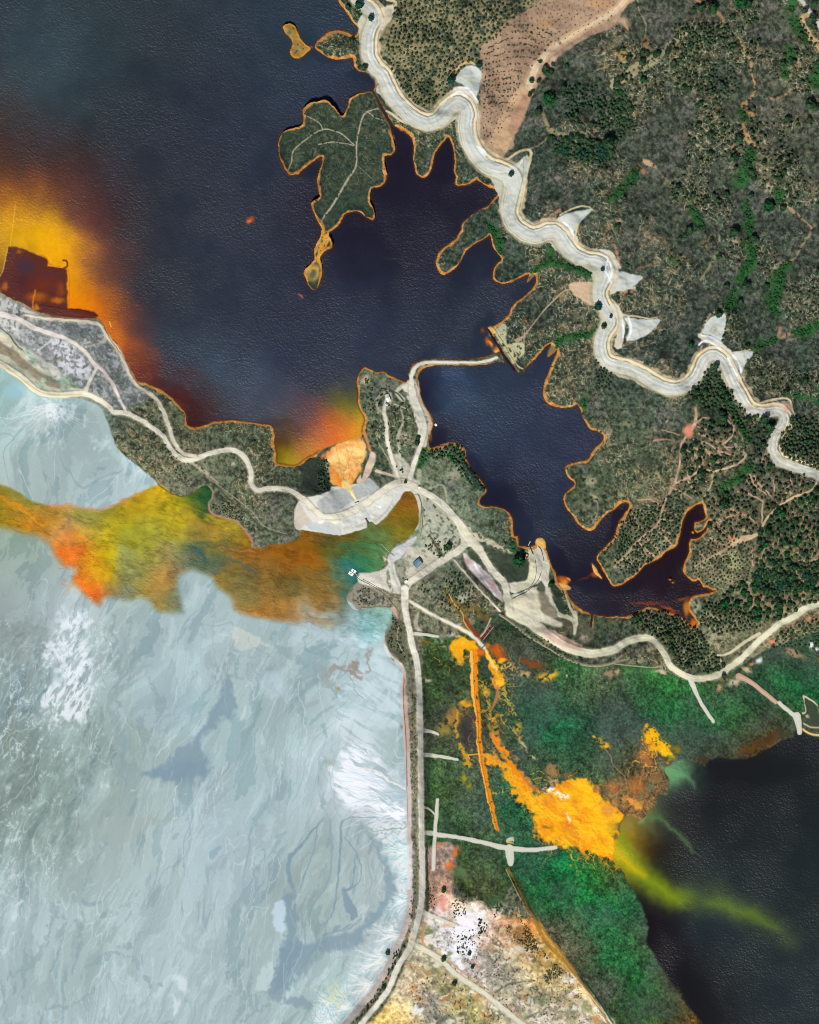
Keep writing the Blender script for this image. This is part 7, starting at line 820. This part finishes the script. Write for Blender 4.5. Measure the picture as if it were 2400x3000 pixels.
def tube(pts, r, zf, name, mat, parent=None, seg=7):
    q = crv(pts, False, 4); bm = bmesh.new(); rings = []
    for i, p in enumerate(q):
        t = q[min(i+1, len(q)-1)]-q[max(i-1, 0)]; t = t/(np.linalg.norm(t)+1e-9); nx, ny = t[1], t[0]; c = P(p[0], p[1], zf(p[0], p[1]))
        rings.append([bm.verts.new((c[0]+nx*r*math.cos(a), c[1]+ny*r*math.cos(a), c[2]+r+r*math.sin(a))) for a in [6.2832*k/seg for k in range(seg)]])
    for a, b in zip(rings, rings[1:]):
        for k in range(seg): bm.faces.new((a[k], a[(k+1) % seg], b[(k+1) % seg], b[k]))
    bmesh.ops.recalc_face_normals(bm, faces=bm.faces); return mobj(name, bm, mat, parent)
WHT = simple('white_paint', (232,228,222), .6, 0, .05); GRY = simple('grey_sheet', (176,178,178), .5, 0, .06, .4); DRK = simple('dark_steel', (52,58,56), .6); CON = simple('concrete', (176,174,164), .9); RUB = simple('black_pipe', (60,68,60), .7); PNK = simple('faded_red_paint', (216,160,140), .7); TIM = simple('weathered_timber', (150,120,96), .85); YEL = simple('ochre_concrete', (206,176,96), .9)
m, nt, b = new_mat('blue_panels'); tc = N(nt, 'ShaderNodeTexCoord'); mp = N(nt, 'ShaderNodeMapping'); mp.inputs['Scale'].default_value = (.02, .9, .02); nz = N(nt, 'ShaderNodeTexNoise'); nz.inputs['Scale'].default_value = 1.2; nz.inputs['Detail'].default_value = 3
rp = N(nt, 'ShaderNodeValToRGB'); E = rp.color_ramp.elements; E[0].position = .32; E[0].color = tuple(lin(np.array((44,92,140))/255.))+(1,); E[1].position = .68; E[1].color = tuple(lin(np.array((150,164,170))/255.))+(1,); e_ = E.new(.5); e_.color = tuple(lin(np.array((80,112,132))/255.))+(1,)
nt.links.new(tc.outputs['Object'], mp.inputs[0]); nt.links.new(mp.outputs[0], nz.inputs[0]); nt.links.new(nz.outputs[0], rp.inputs[0]); nt.links.new(rp.outputs[0], b.inputs['Base Color']); b.inputs['Roughness'].default_value = .45; BLU = m
def shed(x, y, rz, L, W, Hh, roofs, label, wall=None, z=None, ridge=.9, cat='building', door=True):
    z = hat(x, y) if z is None else z; e = empty('shed', x, y, z, rz, label, cat); w_ = wall or WHT
    bm = bmesh.new(); box(bm, -L/2, L/2, -W/2, W/2, -.5, Hh); mobj('wall', bm, w_, e)
    x0 = -L/2
    for (fr, mat) in roofs:
        x1 = x0+L*fr; bm = bmesh.new(); o_ = .25; prof = [(-W/2-o_, Hh), (0, Hh+ridge), (W/2+o_, Hh), (W/2+o_, Hh+.18), (0, Hh+ridge+.18), (-W/2-o_, Hh+.18)]
        xa = x0-(o_ if x0 <= -L/2+.01 else -.003); xb = x1+(o_ if x1 >= L/2-.01 else 0); A = [bm.verts.new((xa, p[0], p[1]+.004)) for p in prof]; B = [bm.verts.new((xb, p[0], p[1]+.004)) for p in prof]
        bm.faces.new(A); bm.faces.new(B[::-1])
        for k in range(6): bm.faces.new((A[k], B[k], B[(k+1) % 6], A[(k+1) % 6]))
        bmesh.ops.recalc_face_normals(bm, faces=bm.faces); mobj('roof', bm, mat, e); x0 = x1
    if door:
        bm = bmesh.new(); box(bm, -.8, .8, -W/2-.06, -W/2+.02, -.1, min(2.3, Hh-.3)); mobj('door', bm, DRK, e)
        for sx in (-.32, .32): bm = bmesh.new(); box(bm, L*sx-.6, L*sx+.6, -W/2-.05, -W/2+.02, 1.1, min(2.1, Hh-.3)); mobj('window', bm, DRK, e)
    return e
shed(1223.5,1651,math.radians(38),11,9,3.6,[(1,BLU)],'square shed with blue and grey ribbed roof alone on the pale yard', GRY)
shed(1134.5,1160,math.radians(-73),4.6,5.2,3.0,[(1,GRY)],'grey roofed end building of the pair at the round head of the lane',GRY); shed(1138.5,1171,math.radians(-73),5.6,5.2,2.8,[(1,WHT)],'white roofed building joined below the grey one on the lane head'); shed(1132.5,1186,math.radians(-28),4,3,2.4,[(1,GRY)],'small grey shed just below the white roofed building',GRY,door=False)
shed(1189.5,1703,math.radians(30),4.4,3.0,2.4,[(1,WHT)],'tiny white hut beside the main road junction west of the blue shed'); shed(1543,1631,math.radians(80),6,2.6,2.4,[(1,PNK)],'faded red container at the edge of the curved yard by the ramp',PNK,cat='container',ridge=.1,door=False); shed(1227.5,1428,math.radians(10),2.4,2.0,2.2,[(1,WHT)],'very small white hut above the pond head road',door=False); shed(2296,1100,0,.1,.1,.1,[(1,GRY)],'x') if False else None
def raft(x, y, rz, L, W, label, hole=True, group=None):
    e = empty('pump_raft', x, y, 0, rz, label, 'raft', group); t = W*.3
    bm = bmesh.new(); box(bm, -L/2, L/2, -W/2, -W/2+t, -.2, .5, .08); box(bm, -L/2, L/2, W/2-t, W/2, -.2, .5, .08); mobj('float', bm, WHT, e)
    bm = bmesh.new(); box(bm, -L/2+.01, -L*.12, -W/2+t+.003, W/2-t-.003, -.1, .46); box(bm, L*.12, L/2-.01, -W/2+t+.003, W/2-t-.003, -.1, .46); mobj('deck', bm, WHT, e)
    bm = bmesh.new(); box(bm, -L*.1, L*.1, -W*.13, W*.13, -.1, .62); mobj('pump', bm, DRK, e)
    bm = bmesh.new(); box(bm, -L/2+.1, L/2-.1, W/2-.12, W/2-.04, .5, 1.3); mobj('handrail', bm, GRY, e); return e
raft(1028.5,1681,math.radians(-32),7.2,4.6,'white pump raft moored furthest out at the green end of the pond', group='paired pump rafts'); raft(1036.5,1673,math.radians(-32),7.6,4.4,'white pump raft nearer the pale spit, upper right of its twin', group='paired pump rafts'); raft(1277,1245,math.radians(-42),3.6,3.0,'tiny white raft close to the west shore of the dark narrow reservoir')
e = empty('gangway', 1046, 1684, .4, math.radians(-36), 'grey gangway from the pump rafts to the pale spit', 'gangway'); bm = bmesh.new(); box(bm, -4, 4, -.6, .6, 0, .25); mobj('deck', bm, CON, e)
for sy in (-.58, .58): bm = bmesh.new(); box(bm, -4, 4, sy-.04, sy+.04, .25, 1.2); mobj('handrail', bm, GRY, e)
HZ = lambda x, y: max(.15, hat(x, y))
tag(tube([(1045,1690),(1056,1699),(1075,1708),(1100,1722),(1128,1742),(1150,1768),(1166,1786)], .32, HZ, 'pipeline', RUB), 'dark pipeline curving from the pump rafts to the main road', 'pipeline'); tag(tube([(1063,1697),(1090,1711),(1118,1727),(1142,1741),(1170,1755)], .3, HZ, 'pipeline', RUB), 'straight dark pipeline along the edge of the pale spit', 'pipeline')
tag(tube([(1549,1593),(1556,1610),(1562,1624)], .5, lambda x, y: max(.6, hat(x, y)+.6), 'pipeline', DRK), 'short dark pipe running down the ramp into the reservoir', 'pipeline'); tag(tube([(1577,1600),(1586,1612),(1591,1630),(1593,1643)], .4, HZ, 'pipeline', RUB), 'dark curved pipe on the boat ramp under the orange tip', 'pipeline'); tag(tube([(1568,1640),(1571,1665),(1569,1690),(1560,1710),(1548,1724)], .35, HZ, 'pipeline', RUB), 'long thin pipe bending down the middle of the yard', 'pipeline'); tag(tube([(1586,1676),(1577,1698),(1563,1715),(1540,1735),(1518,1745),(1501,1754)], .4, HZ, 'pipeline', RUB), 'dark pipe sweeping southwest across the pale yard', 'pipeline')
tag(tube([(1116,1593),(1135,1612),(1156,1630)], .3, lambda x, y: max(.1, hat(x, y)), 'pipeline', GRY), 'thin pale floating pipe reaching into the green water', 'pipeline')
e = empty('intake_gantry', 1551, 1592, 0, math.radians(65), 'pale intake gantry standing in the water at the top of the ramp', 'gantry'); bm = bmesh.new(); box(bm, -3.5, 3.5, -.6, .6, 1.2, 1.5); mobj('deck', bm, CON, e)
for sx in (-3, 0, 3): bm = bmesh.new(); box(bm, sx-.15, sx+.15, -.4, .4, -2, 1.2); mobj('post', bm, DRK, e)
e = empty('intake_tower', 1075, 1527, .5, math.radians(-60), 'dark narrow intake structure notched into the earth dam crest', 'intake'); bm = bmesh.new(); box(bm, -4, 4, -1.0, 1.0, -1, 2.4, .1); mobj('wall', bm, DRK, e); bm = bmesh.new(); box(bm, -3.6, 1, -.6, .6, 2.404, 2.6); mobj('grating', bm, TIM, e)
e = empty('dam_outlet', 1046, 1471, 1.0, math.radians(15), 'small dark outlet headwall above the cream stained chute', 'outlet'); bm = bmesh.new(); box(bm, -3.2, 3.2, -.5, .5, -1, 1.6, .1); mobj('headwall', bm, DRK, e)
e = empty('weir', 1495, 2461, 0, math.radians(-6), 'concrete weir on the north side of the long causeway', 'weir'); bm = bmesh.new(); box(bm, -6, 6, -1.6, 1.6, -.5, 1.4, .1); mobj('sill', bm, CON, e); bm = bmesh.new(); box(bm, -5.4, 5.4, -3.4, -1.65, -.5, .9, .1); mobj('apron', bm, YEL, e)
for sx in (-.9, 4.2): bm = bmesh.new(); box(bm, sx-.6, sx+.6, 1.65, 5.2, -.5, 1.2); mobj('wing_wall', bm, CON, e)
e = empty('spillway_bridge', 1427, 1852, .5, math.radians(52), 'pale timber edged flume above the stained culvert stream', 'flume'); bm = bmesh.new(); box(bm, -12, 12, -3.0, -2.4, -.5, 1.6); box(bm, -12, 12, 2.4, 3.0, -.5, 1.6); mobj('side_wall', bm, CON, e); bm = bmesh.new(); box(bm, -12, 12, -2.35, 2.35, -.5, .3); mobj('floor', bm, simple('rusty_floor', (92,50,36), .9), e)
for sx in (-8, -2, 4, 10): bm = bmesh.new(); box(bm, sx-.25, sx+.25, -2.38, 2.38, .9, 1.3); mobj('crossbeam', bm, TIM, e)
e = empty('culvert', 1417, 1894, 1.2, math.radians(40), 'dark culvert mouth where the yellow stream leaves the narrow road', 'culvert'); bm = bmesh.new(); box(bm, -3, 3, -.6, .6, -1, 1.3, .1); mobj('headwall', bm, DRK, e)
def fence(pts, label):
    q = crv(pts, False, 5); e = empty('fence', *pts[0][:2], 0, 0, label, 'fence'); e.location = (0, 0, 0); bm = bmesh.new(); v0 = None
    for a, b in zip(q, q[1:]):
        A = P(a[0], a[1], hat(*a)); B = P(b[0], b[1], hat(*b)); f = [bm.verts.new((A[0], A[1], A[2]+.2)), bm.verts.new((B[0], B[1], B[2]+.2)), bm.verts.new((B[0]+.08, B[1], B[2]+1.6)), bm.verts.new((A[0]+.08, A[1], A[2]+1.6))]; bm.faces.new(f)
    mobj('mesh_panel', bm, DRK, e); k = 0
    for a in q[::2]:
        bm = bmesh.new(); A = P(a[0], a[1], hat(*a)); box(bm, A[0]-.1, A[0]+.1, A[1]-.1, A[1]+.1, A[2]-.2, A[2]+1.8); mobj('post', bm, DRK, e)
fence([(1223,1447),(1234,1475),(1236,1510),(1236,1545),(1231,1566)], 'thin dark fence following the bank right of the pond head')
fence([(1186,1985),(1181,2050),(1188,2150),(1191,2290),(1195,2420)], 'thin dark fence line along the foot of the tailings bank')
print('objects', len(bpy.data.objects))
